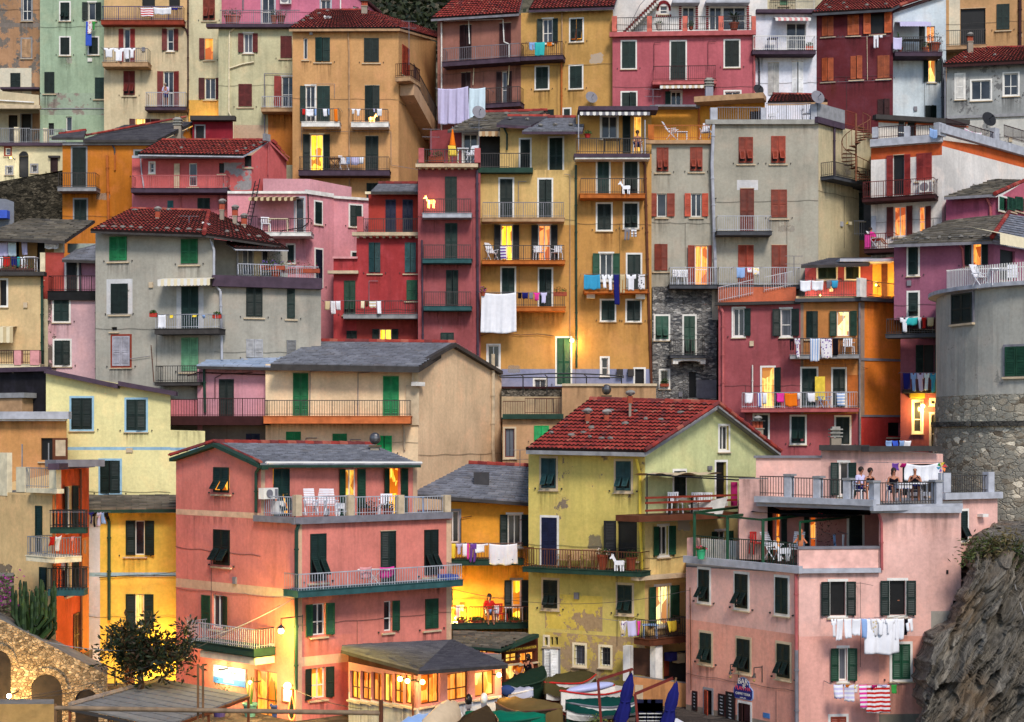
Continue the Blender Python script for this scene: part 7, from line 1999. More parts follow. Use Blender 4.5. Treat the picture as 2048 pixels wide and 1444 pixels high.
# annex on the right
ax = House('pale pink annex with railed terrace leaning on the round tower', [(1886, 60), (1995, 61.5)], {0: [(1886, 995), (1995, 995)]}, RP, depth=3, group=G)
ax.dsl("""
v 1919 1022 1934 1080 dg f=wh
X 1891 985 2006 998 terrace_slab gw o=.2
R 1902 950 1974 984 cab o=-.1
X 1888 946 1902 985 pillar gw a=-.3 o=0
X 1977 944 1989 985 pillar gw a=-.3 o=0
X 1966 1028 1977 1034 lamp_box wh o=.3
"""); ax.build()
# rock cliff
def cliff():
    mb = MB(); m, nt, bs = _new('cliff rock'); rot = nt.nodes.new('ShaderNodeMapping'); tc = nt.nodes.new('ShaderNodeTexCoord'); nt.links.new(tc.outputs['Object'], rot.inputs[0])
    rot.inputs['Rotation'].default_value = (0, math.radians(55), 0); mp = nt.nodes.new('ShaderNodeMapping'); mp.inputs['Scale'].default_value = (.16, .7, 3.6); nt.links.new(rot.outputs[0], mp.inputs[0])
    n1 = noise(nt, mp.outputs[0], 1.3, 10, .72); n2 = noise(nt, coords(nt), .5, 4); n3 = noise(nt, mp.outputs[0], 5, 8, .8); n4 = noise(nt, mp.outputs[0], .8, 5, .6)
    c = mixc(nt, ramp(nt, n1, .36, .62), C((58, 54, 48)), C((156, 148, 134))); c = mixc(nt, ramp(nt, n2, .50, .66), c, C((132, 112, 88))); c = mixc(nt, ramp(nt, n3, .34, .46, (1, 1, 1, 1), (0, 0, 0, 1)), c, C((34, 32, 30)))
    for sr_, lo_ in ((n4, .47), (n1, .53)):
        r_ = nt.nodes.new('ShaderNodeValToRGB'); e_ = r_.color_ramp.elements; e_[0].position = lo_ - .012; e_[0].color = (0, 0, 0, 1); e_[1].position = lo_ + .012; e_[1].color = (0, 0, 0, 1); e2 = e_.new(lo_); e2.color = (1, 1, 1, 1); nt.links.new(sr_, r_.inputs[0]); c = mixc(nt, r_.outputs[0], c, C((24, 22, 20)))
    nt.links.new(c, bs.inputs['Base Color']); bs.inputs['Roughness'].default_value = .95; bump(nt, bs, mixc(nt, .5, n1, n3), 1., .22)
    from mathutils import noise as N_
    nx, nz = 170, 200; L_ = [(1062, 1960, 1), (1100, 1935, 1), (1160, 1922, 1), (1240, 1890, 1), (1262, 1855, 1), (1290, 1838, 1), (1340, 1826, 1), (1444, 1828, 1), (1640, 1800, 1)]
    def left(py):
        for (a, b, _), (c_, d, _) in zip(L_, L_[1:]):
            if py <= c_: return b + (d - b) * (py - a) / (c_ - a)
        return L_[-1][1]
    k = mb.mi(m)
    for j in range(nz + 1):
        py = 1040 + 560 * j / nz; 
        for i in range(nx + 1):
            px = left(max(py, 1062)) + (2240 - left(max(py, 1062))) * (i / nx) + (0 if i else 0); lj = N_.noise(Vector((py * .035, 1.7, 0))) * 14 + N_.noise(Vector((py * .13, 5.7, 0))) * 8; px += lj * max(0, 1 - i / 25); Y = 58.5 - 3. * min(1, i / 6) ** .6 - 4 * (j / nz) + 7 * max(0, (1100 - py) / 60)
            p = P(px, py, Y); q = Vector((p.x * .85 + p.z * .53, p.y, (-p.x * .53 + p.z * .85))); v = Vector((q.x * 1.1, q.y * .4, q.z * .28)) if False else Vector((q.x * .25, q.y * .4, q.z * 1.5))
            # strata run up to the right
            s_ = Vector(((p.x + p.z * .55) * .0 + (p.x * .8 - p.z * .6) * 1.3, p.y * .5, (p.x * .6 + p.z * .8) * .22)); d = N_.fractal(s_, 1., 2., 6) ; d2 = N_.fractal(p * .35, 1., 2., 3)
            ridge_ = abs(N_.noise(s_ * .8)); sh_ = N_.noise(s_ * 3.1); ac = p.x * .82 - p.z * .57; al = p.x * .57 + p.z * .82; w_ = N_.noise(Vector((ac * .5, al * .12, p.y * .3))) ; q1 = ac * .55 + w_ * .6 + N_.noise(Vector((ac * .2, al * .3, 3))) * .25; q2 = ac * 2.3 + w_ * 1.2 + N_.noise(Vector((ac, al * .5, 9))) * .3; p.y -= (q1 % 1.) * .85 + (q2 % 1.) * .26; p.y -= d * .22 + d2 * 1.1 - ridge_ * 1.1 + (.35 if sh_ > .05 else 0) + abs(N_.noise(s_ * 7)) * .35; p.x += d2 * .12 * min(1, i / 5); mb.v.append(tuple(p))
    for j in range(nz):
        for i in range(nx): a = j * (nx + 1) + i; mb.f.append((a, a + nx + 1, a + nx + 2, a + 1)); mb.m.append(k)
    # give the crag its back
    b0 = len(mb.v)
    for (px, py, Y) in ((1930, 1040, 70), (2240, 1040, 70), (1800, 1600, 70), (2240, 1600, 70)): mb.v.append(tuple(P(px, py, Y)))
    mb.f += [(0, nx, b0 + 1, b0), (0, b0, b0 + 2, nz * (nx + 1))]; mb.m += [k, k]
    o = mb.build('rock_cliff', None, origin=tuple(P(2000, 1300, 57))); o['kind'] = 'structure'
cliff()
rr = random.Random(3)
for i, (x, y, r, lb) in enumerate(((1968, 1088, .6, 'largest grassy tuft at the top left of the crag'), (2014, 1080, .55, 'dry brown-green bush at the crag top under the tower'), (2040, 1100, .5, 'bush at the right edge on the crag top'), (1940, 1112, .45, 'small tuft beside the pink annex wall'), (1972, 1152, .4, 'low green plant in upper cleft of the crag'), (1962, 1216, .35, 'tuft halfway down the crag left cleft'), (1907, 1274, .3, 'small succulent on the crag ledge'), (1986, 1098, .6, 'middle shrub along the crag rim'), (2020, 1135, .45, 'hanging shrub right of the cleft'))):
    mb = MB(); c = P(x, y, 54.6); lm = leafmat(*[((46, 66, 30), (92, 96, 50)), ((70, 64, 36), (110, 96, 60)), ((40, 56, 28), (74, 84, 40))][i % 3])
    for j in range(int(420 * r)): d = Vector((rr.gauss(0, .5), rr.gauss(0, .3), rr.gauss(0, .32))) * r; leafquad(mb, c + d, rr, .05, .2, lm)
    ct = thing('crag_shrub', lb, 'shrub', tuple(c), 'shrubs on the crag'); mb.build('foliage', ct)
# ================================================================ salmon house, left of centre
SA = plaster((216, 128, 114), .05, (206, 170, 150), .7); pa, pb, pc = (352, 63), (592, 58), (903, 62.5)
SP = plaster((214, 128, 110), .3, (206, 176, 160), .6); ym = on(pa, pb, 522)
h = House('salmon pink corner house with long balconies and lit ground floor', [pa, pb, pc], {0: [(352, 1022), (592, 1042)], 1: [(592, 1042), (903, 1034)]}, SA, depth=6, group=G)
BD = plaster((212, 176, 144), .1)
h.zone(352, 1168, 592, 1186, BD); h.zone(592, 1300, 903, 1318, BD); h.zone(592, 1042, 604, 1600, BD); h.zone(893, 1040, 903, 1600, BD); h.zone(352, 1186, 592, 1300, SP)
h.dsl("""
v 428 1059 460 1130 dg ang=36
r 424 1190 447 1256 mg
l 426 1190 428 1256 mg
B 372 1290 508 1304 1250 dgr gw p=1.
v 620 1067 652 1162 dg ang=36
c 761 1062 791 1166 dg
v 848 1059 876 1150 dg ang=36
B 596 1172 926 1184 1138 te gw p=1.
o 625 1207 650 1270 mg
r 768 1202 783 1262 mg
c 850 1197 876 1257 mg
o 623 1335 650 1396 dg li=L
n 509 1342 554 1440 br li=L
P 598 1048 593 1060 592 1380 dgr r=.07
X 400 1308 510 1322 awning_box cr o=.9
X 563 1376 586 1406 menu_case br o=.05
X 566 1379 583 1403 menu_sheet wh a=.05 o=.06
""".replace('n 509 1342 554 1440 br', 'n 509 1342 554 1440 Wbr').replace('l 426 1190 428 1256 mg\n', '')); f0 = h.fr[0]; h.build()
lm = MB(); u0, u1, z0, z1 = f0.rect(405, 1190, 422, 1256); leaf(lm, lambda p, q, r: f0.pt(u0 + p, z0 + q, .03 + r), u1 - u0, z1 - z0, paint('mg', .55, .3, 'shutter paint')); lm.build('shutter', h.o)
# upper storey
pu = [(352, 63.02), (522, ym + .02), (835, 66)]
u = House('salmon upper storey with slate gable roof above the white railed terrace', pu, {0: [(352, 914), (425, 888), (522, 932)], 1: [(522, 930), (835, 934)]}, SA, depth=4, base=P(0, 1040, 61).z - .0, group=G)
u.zone(522, 925, 530, 1050, BD); u.zone(826, 925, 835, 1050, BD)
u.dsl("""
v 428 934 459 985 dg li=L ang=34
v 546 937 578 1032 dg li=LD ang=30
o 690 938 713 1030 mg li=L
o 778 937 800 1030 mg li=LD
K 528 976 557 998
P 521 932 512 945 512 1025 dgr r=.06
""")
u.zone(352, 1022, 522, 1034, BD); u.build(); u.box('band', 352, 1022, 517, 1033, (212, 176, 144), .003, .02)
rf = roof(u, [(520, 930, ym - .5), (842, 930, 65.3), (745, 890, 69.5), (430, 886, 66)], 'slate', eave='dgr', thick=.1); chimney(rf[0], P(750, 908, 67.8), .36, .3, 'ball')
rake(u, [(338, 916), (425, 886), (524, 932)], 'dgr', .14, .3); ridge_cap(u.o, P(427, 884, 64.2), P(522, 927, ym - .3), .07); ridge_cap(u.o, P(340, 912, 63), P(427, 884, 64.2), .07)
roof(u, [(338, 916, 63), (338, 916, 66), (429, 886, 67), (427, 886, 64.3)], 'tile', eave='dgr', ridge=False, name='back_roof')
mb = MB(); a = u.at(532, 926, .35); b = u.at(843, 926, .35); k = paint('wh', .4, .05); mb.tube(a, b, .06, k, 8)
for x in (590, 640, 735, 800): c = u.at(x, 933, .35); mb.tube(c, c + Vector((-.9, -.1, -.05)), .03, k, 5)
mb.build('rolled_awning', u.o); h.rail(603, 992, 697, 1028, 'gw', -.12); h.rail(709, 992, 797, 1028, 'gw', -.12); h.rail(809, 992, 890, 1028, 'gw', -.12)
for x in (592, 697, 797, 890): h.box('pillar', x, 990, x + 12, 1032, 'be', -.25, .0)
h.box('terrace_slab', 588, 1030, 905, 1043, 'gre', .003, .2); h.box('terrace_slab', 506, 1033, 592, 1045, 'gre', .003, .2); h.rail(521, 992, 588, 1030, 'gw', -.12)
for i, (x, r_, kd) in enumerate(((622, .3, 'recliner'), (640, -.2, 'recliner'), (662, .3, 'recliner'))): chair(tuple(h.at(x, 1030, -1.)), r_, ['leftmost', 'middle', 'rightmost'][i] + ' white slatted chair on the salmon terrace', kd)
goat(tuple(h.at(684, 1032, -.4)), 0, 'large white donkey figure on the salmon house terrace', None, 1.2); table(tuple(h.at(820, 1030, -.7)), 0, 'table with pale blue cloth on salmon terrace', 1.1, .7, col='lbl'); chair(tuple(h.at(772, 1030, -1.)), 0, 'white chair by the right terrace door of salmon house')
for i, (x, s_) in enumerate(((740, .3), (727, .18), (776, .2))): pot(tuple(h.at(x, 1030, -.5)), ['large dark leafy pot on salmon terrace', 'small spiky pot left on salmon terrace', 'small red pot before right terrace door'][i], s_, .25, 'bush', s_ * 1.3, pc=((14, 34, 18), (32, 54, 26)))
h.box('washing_machine', 534, 1002, 552, 1028, 'wh', -.9, -.5)
# drying rack
t = thing('drying_rack', 'folding clothes rack on the long salmon balcony', 'clothes rack', tuple(h.at(748, 1168, .5))); mb = MB(); k = paint('wh'); p = h.at(748, 1172, .5)
for s_ in (-1, 1):
    for d_ in (-.2, .2): mb.tube(p + Vector((s_ * .3, d_, 0)), p + Vector((-s_ * .3, d_, .62)), .014, k)
for j in range(6): mb.tube(p + Vector((-.6, -.25 + j * .1, .62)), p + Vector((.6, -.25 + j * .1, .62)), .008, k)
mb.build('rack_frame', t)
cloth_item(720, 744, 1134, 1156, h.fr[1], .82, 't', 'pk', '', 'pale pink cloth at left of the folding rack'); cloth_item(758, 787, 1134, 1155, h.fr[1], .82, 't', 'pnk', '', 'bright pink towel at right of the folding rack')
h.box('storage_box', 893, 1150, 917, 1168, 'blu', .2, .8)
lamp(h, 562, 1262, 1.0, 480, (1, .72, .12), glow=45, r=.1); lamp(h, 575, 1372, .25, 90, (1, .62, .2), arm=False, glow=18, r=.14, name='shop_light'); lamp(h, 432, 1340, .6, 240, (1, .7, .3), arm=False, glow=8, r=.08, name='shop_light'); lamp(h, 500, 1365, .5, 60, (1, .62, .2), arm=False, glow=8, r=.08, name='shop_light')
t = thing('shop_sign', 'white and blue lit shop sign under the left salmon balcony', 'sign', tuple(h.at(455, 1350, .1))); f = f0; q = f.rect(426, 1334, 490, 1370, .06); mb = MB(); f.box(mb, *q, .003, .05, paint('lbl')); f.box(mb, q[0], q[1], q[2], q[2] + (q[3] - q[2]) * .35, .051, .056, paint((60, 120, 200))); mb.build('sign_board', t)
text(f, (q[0] + q[1]) / 2, q[2] + (q[3] - q[2]) * .68, .06, 'RISTORANTE', .2, paint((40, 50, 90)), t); text(f, (q[0] + q[1]) / 2, q[2] + (q[3] - q[2]) * .2, .06, 'focacceria', .15, wt, t)
PAL['neo'] = (255, 120, 90)
t = thing('neon_sign', 'pointed neon-outlined leaf sign at the salmon corner', 'neon sign', tuple(h.at(582, 1420, .4))); mb = MB(); pts = []
for j in range(21): a = 2 * math.pi * j / 20; x = 583 + 5.5 * math.sin(a) * (1 - .5 * math.cos(a)); y = 1416 - 24 * math.cos(a); pts.append(f0.pt(*f0.hit(x, y, .4), .4))
mb.path(pts, .022, lit((255, 110, 60), 5, 0)); mb.build('neon_tube', t); mb = MB(); mb.face([p + Vector((0, .03, 0)) for p in pts[:-1]], paint('mg')); mb.build('panel', t)
for i, (x, y, c_, k_, lb) in enumerate(((500, 1436, (90, 140, 130), 'cactus', 'tall cactus in pale green pot before the lit door'), (555, 1438, (50, 70, 130), 'cactus', 'dark cactus in blue pot right of the lit door'), (439, 1440, (70, 60, 120), 'bush', 'indigo pot under the awning roof'))): pot(tuple(P(x, y, 59.)), lb, .26, .55, k_, 1.1, c_)
# ================================================================ restaurant pavilion
pa, pb, pc = (697, 57.5), (836, 54), (1003, 57)
PW = plaster((206, 140, 132), .02)
r = House('glowing pink restaurant pavilion with dark low roof by the quay', [pa, pb, pc], {0: [(697, 1306), (836, 1334)], 1: [(836, 1334), (1003, 1330)]}, PW, depth=3, group=G)
r.zone(697, 1400, 836, 1600, plaster((196, 196, 190))); r.zone(836, 1404, 1003, 1600, plaster((200, 206, 212))); r.zone(697, 1300, 836, 1338, plaster((70, 34, 26)))
tx = []
for i in range(6): x0 = 700 + i * 21.5; tx.append(f'n {x0} {1342 + i * 1.6} {x0 + 20} {1398 + i * 2.2} Wbr li=L')
tx += ['n 842 1347 880 1407 Wbr li=L', 'n 895 1345 937 1400 Wbr li=L', 'n 950 1342 990 1392 Wbr li=L', 'P 825 1350 826 1440 br r=.04']
r.dsl('\n'.join(tx)); r.build()
rf = roof(r, [(838, 1342, 52.6), (1016, 1330, 56.4), (903, 1280, 61.6), (903, 1280, 61.6)], 'dark', eave='cab', ridge=False, thick=.12)
roof(r, [(682, 1300, 57.4), (838, 1342, 52.6), (903, 1280, 61.6), (684, 1292, 59.5)], 'dark', eave='cab', ridge=False, thick=.12, name='side_roof'); r.box('roof_flashing', 836, 1276, 903, 1290, 'gre', -6, -5.9) if False else None
for x, y, pw in ((815, 1362, 40), (845, 1364, 40), (998, 1350, 60), (800, 1358, 25)): lamp(r, x, y, .35, pw, (1, .6, .2), arm=False, glow=20, r=.085, name='eave_lamp')
# brown roofed bar behind
b = House('small brown-roofed bar with lit window and sign beside mustard house', [(905, 64), (1008, 62.5), (1076, 64)], {0: [(905, 1288), (1008, 1292)], 1: [(1008, 1296), (1076, 1274)]}, plaster((84, 36, 20), .02), depth=1.5, group=G)
b.dsl("n 938 1296 1002 1312 Wbr li=L\nn 1012 1306 1036 1324 Wbr li=L\nn 1040 1304 1070 1322 Wbr li=L\nn 1012 1327 1036 1358 Wbr li=LD\nn 1040 1325 1070 1356 Wbr li=L"); b.build(); f = b.fr[1]
q = f.rect(1011, 1293, 1073, 1302, .04); mb = MB(); f.box(mb, *q, .003, .05, paint('br')); t = thing('bar_sign', 'gold lettered wooden sign board over the quay bar window', 'sign', tuple(b.at(1042, 1298, .05))); mb.build('sign_board', t); text(f, (q[0] + q[1]) / 2, (q[2] + q[3]) / 2, .055, 'BAR GELATERIA PANINOTECA', .13, paint('ylw'), t)
q = b.fr[0].rect(945, 1291, 1000, 1303, .04); t = thing('shop_sign', 'orange lettered sign half hidden behind restaurant roof', 'sign', tuple(b.at(972, 1297, .05))); mb = MB(); b.fr[0].box(mb, *q, .003, .04, paint('br')); mb.build('sign_board', t); text(b.fr[0], (q[0] + q[1]) / 2, (q[2] + q[3]) / 2, .05, 'CHIERA', .2, paint('org'), t)
roof(b, [(905, 1290, 62), (1002, 1298, 61.2), (1076, 1266, 65.5), (905, 1262, 66)], 'stone', eave='dgr', ridge=False, thick=.1); rake(b, [(1000, 1300), (1078, 1268)], 'dgr', .14, .3)
person((*P(1036, 0, 63.2).xy, 1.8), .6, 'woman with dark hair seen through lit bar window, left', 'stand', 'org', longhair=True); person((*P(1056, 0, 63.2).xy, 1.8), -.5, 'long-haired customer in black at the lit bar window, right', 'stand', 'blk', longhair=True)
# ================================================================ left foreground
h = House('golden yellow house under grey stone roof with green drainpipe, left', [(176, 67), (354, 67)], 1026, plaster((234, 196, 84), .03, grime=.4), depth=5, group=G)
h.zone(176, 1020, 200, 1600, plaster((200, 204, 214))); h.zone(176, 1145, 354, 1153, plaster('lb'))
h.dsl("""
r 252 1041 289 1110 dg
r 252 1188 288 1256 dg li=L
P 218 1042 218 1240 dgr r=.07
P 200 1028 214 1032 218 1045 dgr r=.07
X 176 1018 354 1026 cornice wh o=.2
c 250 1325 270 1372 br
P 198 1155 275 1150 352 1152 cab r=.02
"""); h.build(); roof(h, [(172, 1020, 66.4), (354, 1018, 66.4), (354, 990, 70.5), (172, 990, 70.5)], 'stone', eave='dgr', ridge=False)
for y0, y1 in ((1041, 1110), (1188, 1256)):
    lm = MB(); f = h.fr[0]; u0, u1, z0, z1 = f.rect(252, y0, 271, y1); leaf(lm, lambda p, q, r_: f.pt(u0 + p, z0 + q, .02 + r_), u1 - u0, z1 - z0, paint('dg', .55, .3, 'shutter paint')); lm.build('shutter', h.o)
lamp(h, 334, 1296, .5, 150, (1, .74, .16), arm=False, glow=12, r=.05)  # unseen lamp added behind the tree to give this wall its glow
lamp(h, 290, 1350, .5, 60, (1, .7, .2), arm=False, glow=8, r=.06)
CR = plaster((234, 196, 138), .03, grime=.4)
pa, pb, pc = (-60, 63), (112, 59), (178, 64.5)
h = House('cream and orange corner house with terraces beside the stone steps', [pa, pb, pc], {0: [(-60, 985), (112, 985)], 1: [(112, 932), (178, 936)]}, CR, depth=3, group=G)
h.zone(112, 930, 178, 1600, plaster((216, 96, 48), .03)); h.zone(162, 1075, 178, 1600, plaster((214, 140, 70)))
h.dsl("""
c 72 1011 85 1105 dg
c 80 1134 94 1180 dg
r 130 972 143 1060 dg
r 130 1120 143 1188 dg
c 146 1226 158 1310 br
B 52 1114 110 1124 1074 cr gy p=1.1
B 118 1063 172 1074 1025 dgr cab p=1.3
B 120 1190 168 1202 1144 te cab p=1.3
P 107 990 107 1240 oc
P 161 938 163 1300 br r=.05
X 52 977 114 986 terrace_slab cr o=.3
R 52 935 98 976 gy o=.0
X 32 934 50 984 parapet cr a=-.2 o=.02
X 98 925 112 980 parapet cr a=-.2 o=.02
X -60 905 14 990 parapet cr a=-.2 o=.02
X 118 925 190 937 roof_edge pu o=.4
R 160 1305 185 1330 cab
""".replace('r 130 972', 'o 131 972').replace('r 130 1120', 'o 131 1120')); h.build()
h.box('roof_slab', 90, 920, 112, 934, 'gre', -2, .1)
washing(h, 1072, 's 97 106 1090 red,s 108 120 1100 wht,s 140 146 1098 pk', 'left cream corner balcony', 1.1, False); washing(h, 1024, 's 176 184 1046 ind,s 185 191 1052 blk,s 192 200 1052 lil,s 201 208 1046 lbl,r 209 215 1036 blk', 'dark railed orange house balcony', 1.3)
b = House('beige back house with brown framed open door above cream terrace', [(-60, 69), (133, 69)], 838, plaster((206, 150, 92), .03), depth=2, group=G)
b.dsl("n 82 876 105 920 W li=D\nX -60 823 137 838 roof_edge gw o=.5\nX -60 838 130 842 gutter wh o=.35"); b.build(); b.box('casement', 105, 876, 135, 920, 'br', .05, .09); b.box('casement_pane', 111, 880, 131, 912, 'be', .091, .1); b.box('post', 43, 888, 45, 940, 'gy', .9, .95); b.box('post', 96, 886, 98, 940, 'gy', .9, .95)
# stone stair wall with arches
SW = stone((160, 140, 112), (104, 88, 68), 9.5, 'stair wall stone', (84, 70, 54), 1.3)
w = House('sloping rubble stone stair wall with dark arches, bottom left', [(-60, 56), (215, 56)], {0: [(-60, 1210), (0, 1238), (215, 1350)]}, SW, depth=2.2, base=1.5, name='stair_wall', cat='stair wall')
f = w.fr[0]; w.build()
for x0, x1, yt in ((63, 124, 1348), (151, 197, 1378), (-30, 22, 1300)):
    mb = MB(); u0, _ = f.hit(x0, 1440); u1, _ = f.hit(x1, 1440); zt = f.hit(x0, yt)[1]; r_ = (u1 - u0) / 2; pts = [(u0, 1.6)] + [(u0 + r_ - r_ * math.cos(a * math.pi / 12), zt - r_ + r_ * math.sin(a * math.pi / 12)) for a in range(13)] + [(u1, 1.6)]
    mb.face([f.pt(a, b, .01) for a, b in pts], paint((30, 22, 16), .9, .5, 'arch shadow')); o = mb.build('arch_shade', w.o)  # flat dark face on the wall, the shade inside the arch painted on
    mb = MB(); am = SW
    for a in range(12):
        a0, a1 = a * math.pi / 12, (a + 1) * math.pi / 12; c_ = (u0 + r_, zt - r_); q = [(c_[0] - R2 * math.cos(x), c_[1] + R2 * math.sin(x)) for R2, x in ((r_, a0), (r_, a1), (r_ + .22, a1), (r_ + .22, a0))]
        for k_ in (q,): mb.face([f.pt(*p, .06) for p in k_], am); mb.face([f.pt(*k_[0], .01), f.pt(*k_[1], .01), f.pt(*k_[1], .06), f.pt(*k_[0], .06)], am)
    mb.build('arch_ring', w.o)
pr_ = House('pale lit block wall at the foot of the stone stairs', [(-60, 53), (108, 53)], 1408, plaster((190, 150, 90)), depth=1, base=1.5, name='garden_wall', cat='wall'); pr_.build()
lamp(w, 18, 1392, 1.0, 380, (1, .68, .28), arm=False, glow=60, r=.08, name='flood_lamp', lr=.2)
wl_ = House('rough stone pier behind the candelabra cactus', [(-60, 58.5), (28, 58.5)], 1152, stone((110, 100, 84), (60, 52, 42), 8, 'pier stone', (44, 38, 32), 1.6), depth=1.5, name='stone_pier', cat='wall'); wl_.build()
# candelabra cactus
t = thing('candelabra_cactus', 'tall many-armed candelabra cactus above the stone stair wall', 'cactus', tuple(P(75, 1300, 57.2))); mb = MB(); cm = leafmat((22, 42, 18), (48, 70, 32), 'cactus skin'); rr = random.Random(11); B0 = P(68, 1300, 57.4)
for i in range(70):
    e = P(rr.uniform(24, 112), 0, 57.2 + rr.uniform(-.8, .6)); d = abs(e.x - P(58, 0, 57).x); top = P(0, 1142 + rr.uniform(0, 62) + max(0, (e.x - P(60, 0, 57).x)) * 28, 57).z - rr.random() ** 2 * 1.2
    a = B0.lerp(Vector((e.x, e.y, B0.z)), .12); a.z += rr.uniform(0, .5); m1 = Vector((B0.x + (e.x - B0.x) * .6, e.y, B0.z + (top - B0.z) * rr.uniform(.3, .6))); tp = Vector((e.x, e.y, top)); mid = Vector((e.x, e.y, m1.z + .35))
    mb.tube(a, m1, .05, cm, 5, .06); mb.tube(m1, mid, .06, cm, 5, .062)
    n = max(3, int((tp - mid).length / .16))
    for j in range(n): mb.tube(mid.lerp(tp, j / n), mid.lerp(tp, (j + 1) / n), .05 if j % 2 else .066, cm, 5, (.066 if j % 2 else .05) * (.5 if j == n - 1 else 1))
mb.build('stems', t)
bv = MB(); fm = paint((150, 40, 130), .7, .3, 'blossom')
for i in range(260): leafquad(bv, P(6, 1185, 57) + Vector((rr.gauss(0, .3), rr.gauss(0, .2), rr.gauss(0, .4))), rr, .07, .1, fm if rr.random() < .6 else leafmat())
bt = thing('bougainvillea', 'purple bougainvillea spilling over the left stone pier', 'shrub', tuple(P(6, 1200, 57))); bv.build('foliage', bt)
# dark leaved tree
def tree():
    base = P(283, 1400, 55.5); base.z = 1.8; t = thing('magnolia_tree', 'dark glossy-leaved magnolia tree before the golden yellow house', 'tree', tuple(base)); bm_ = paint((58, 40, 28), .9, .4, 'bark'); rr = random.Random(4); mb = MB(); ends = []
    fork = P(281, 1345, 55.5); mb.tube(base, base.lerp(fork, .5), .17, bm_, 9, .13); mb.tube(base.lerp(fork, .5), fork, .13, bm_, 9, .1)
    for i in range(22):
        e = P(rr.choice([rr.uniform(208, 300), rr.uniform(225, 390)]), rr.uniform(1252, 1335), 55.5 + rr.uniform(-1.1, 1.1)); m = fork.lerp(e, .5) + Vector((rr.uniform(-.2, .2), 0, rr.uniform(0, .3))); mb.tube(fork, m, .06, bm_, 6, .04); mb.tube(m, e, .04, bm_, 5, .015); ends.append(e)
        for k in range(3): e2 = m.lerp(e, .6) + Vector((rr.gauss(0, .35), rr.gauss(0, .35), rr.gauss(0, .25))); mb.tube(m.lerp(e, .3), e2, .02, bm_, 4, .008); ends.append(e2)
    mb.build('trunk', t); lf = MB(); lm = leafmat((14, 28, 12), (38, 48, 24), 'magnolia leaves'); lb_ = leafmat((48, 32, 20), (70, 50, 30), 'brown undersides'); cl = list(ends)
    for i in range(88):
        px = 296 + rr.gauss(0, 42); py = 1303 + rr.gauss(0, 22) + (px - 300) * .12; 
        if ((px - 298) / 98) ** 2 + ((py - 1300 - (px - 300) * .12) / 55) ** 2 < 1: cl.append(P(px, py, 55.5 + rr.gauss(0, .55)))
    for c in cl:
        for j in range(26):
            d = Vector((rr.gauss(0, 1), rr.gauss(0, 1), rr.gauss(0, .8))).normalized(); p = c + d * rr.uniform(.06, .3); n_ = (d + Vector((0, 0, .3))).normalized(); s_ = n_.cross(Vector((rr.gauss(0, 1), rr.gauss(0, 1), rr.gauss(0, 1)))).normalized(); L = rr.uniform(.13, .27); w = L * .19; m = lb_ if rr.random() < .22 else lm
            u_ = n_.cross(s_); lf.face([p, p + n_ * L * .5 + s_ * w, p + n_ * L, p + n_ * L * .5 - s_ * w], m)
    lf.build('crown', t)
tree()
# slatted awning roof and pole frame
t = thing('awning_roof', 'sloping grey boarded awning roof at the bottom left', 'awning roof', tuple(P(300, 1440, 54))); 
class _H: pass
hh = _H(); hh.o = t
A_, B_, C_, D_ = P(140, 1412, 53), P(330, 1452, 50), P(497, 1388, 55), P(330, 1358, 57)
f_ = patch(A_, B_, C_, D_); mb = MB(); gm = paint((132, 128, 122), .7, .15, 'grey boards'); n = 10; gm2 = paint((120, 118, 116), .7, .2, 'grey boards')
for i in range(n):
    a, b = i / n + .008, (i + 1) / n - .008; q = [f_(0, a), f_(1, a), f_(1, b), f_(0, b)]; gm = [gm, gm2][i % 2] if i else gm; mb.hexa([p - Vector((0, 0, .06)) for p in q] + q, gm)
mb.build('boards', t); ridge_cap(t, A_, D_, .09, [paint((150, 132, 116), .8, .2, 'worn tile')]); mb = MB(); wm = paint((110, 56, 26), .7, .3, 'wood beam'); mb.tube(B_ - Vector((0, 0, .12)), C_ - Vector((0, 0, .12)), .07, wm, 4); mb.tube(A_ - Vector((0, 0, .12)), B_ - Vector((0, 0, .12)), .06, paint('cab'), 4)
for p in (C_, f_(1, .5), B_, A_): mb.tube(p - Vector((0, 0, .13)), Vector((p.x, p.y, 1.7)), .06, wm, 4)
mb.build('beams', t)
t = thing('pole_frame', 'long rusty metal pole on posts across the bottom left', 'pole', tuple(P(400, 1420, 50))); mb = MB(); k = paint((130, 108, 84), .6, .4, 'rusty pipe'); mb.tube(P(110, 1416, 50), P(760, 1426, 50), .075, k, 10); mb.build('crossbar', t); mb = MB(); k2 = paint('wd', .7, .3)
for x in (396, 406): mb.tube(P(x, 1328, 50.2), Vector((*P(x, 0, 50.2).xy, 1.8)), .04, k2, 6)
mb.tube(P(396, 1330, 50.2), P(406, 1340, 50.2), .03, k2); mb.build('post', t); mb = MB(); mb.tube(P(111, 1408, 50), Vector((*P(111, 0, 50).xy, 1.8)), .05, k2, 6); mb.build('post', t); mb = MB(); mb.tube(P(762, 1400, 50), Vector((*P(762, 0, 50).xy, 1.8)), .07, paint('br'), 8); mb.build('post', t)
t = thing('stair_railing', 'brown railing down the steps by the golden house', 'railing', tuple(P(250, 1360, 57))); mb = MB(); k = paint('br')
for dy in (0, 14): mb.tube(P(204, 1328 + dy, 57.5), P(330, 1380 + dy, 56), .03, k)
for j in range(6): x = 206 + j * 24; mb.tube(P(x, 1326 + j * 10, 57.4), P(x, 1362 + j * 10, 57.4), .03, k)
mb.build('rails', t)
lamp(pr_, 100, 1460, 3, 30, (1, .6, .2), arm=False, glow=3, r=.05) if False else None
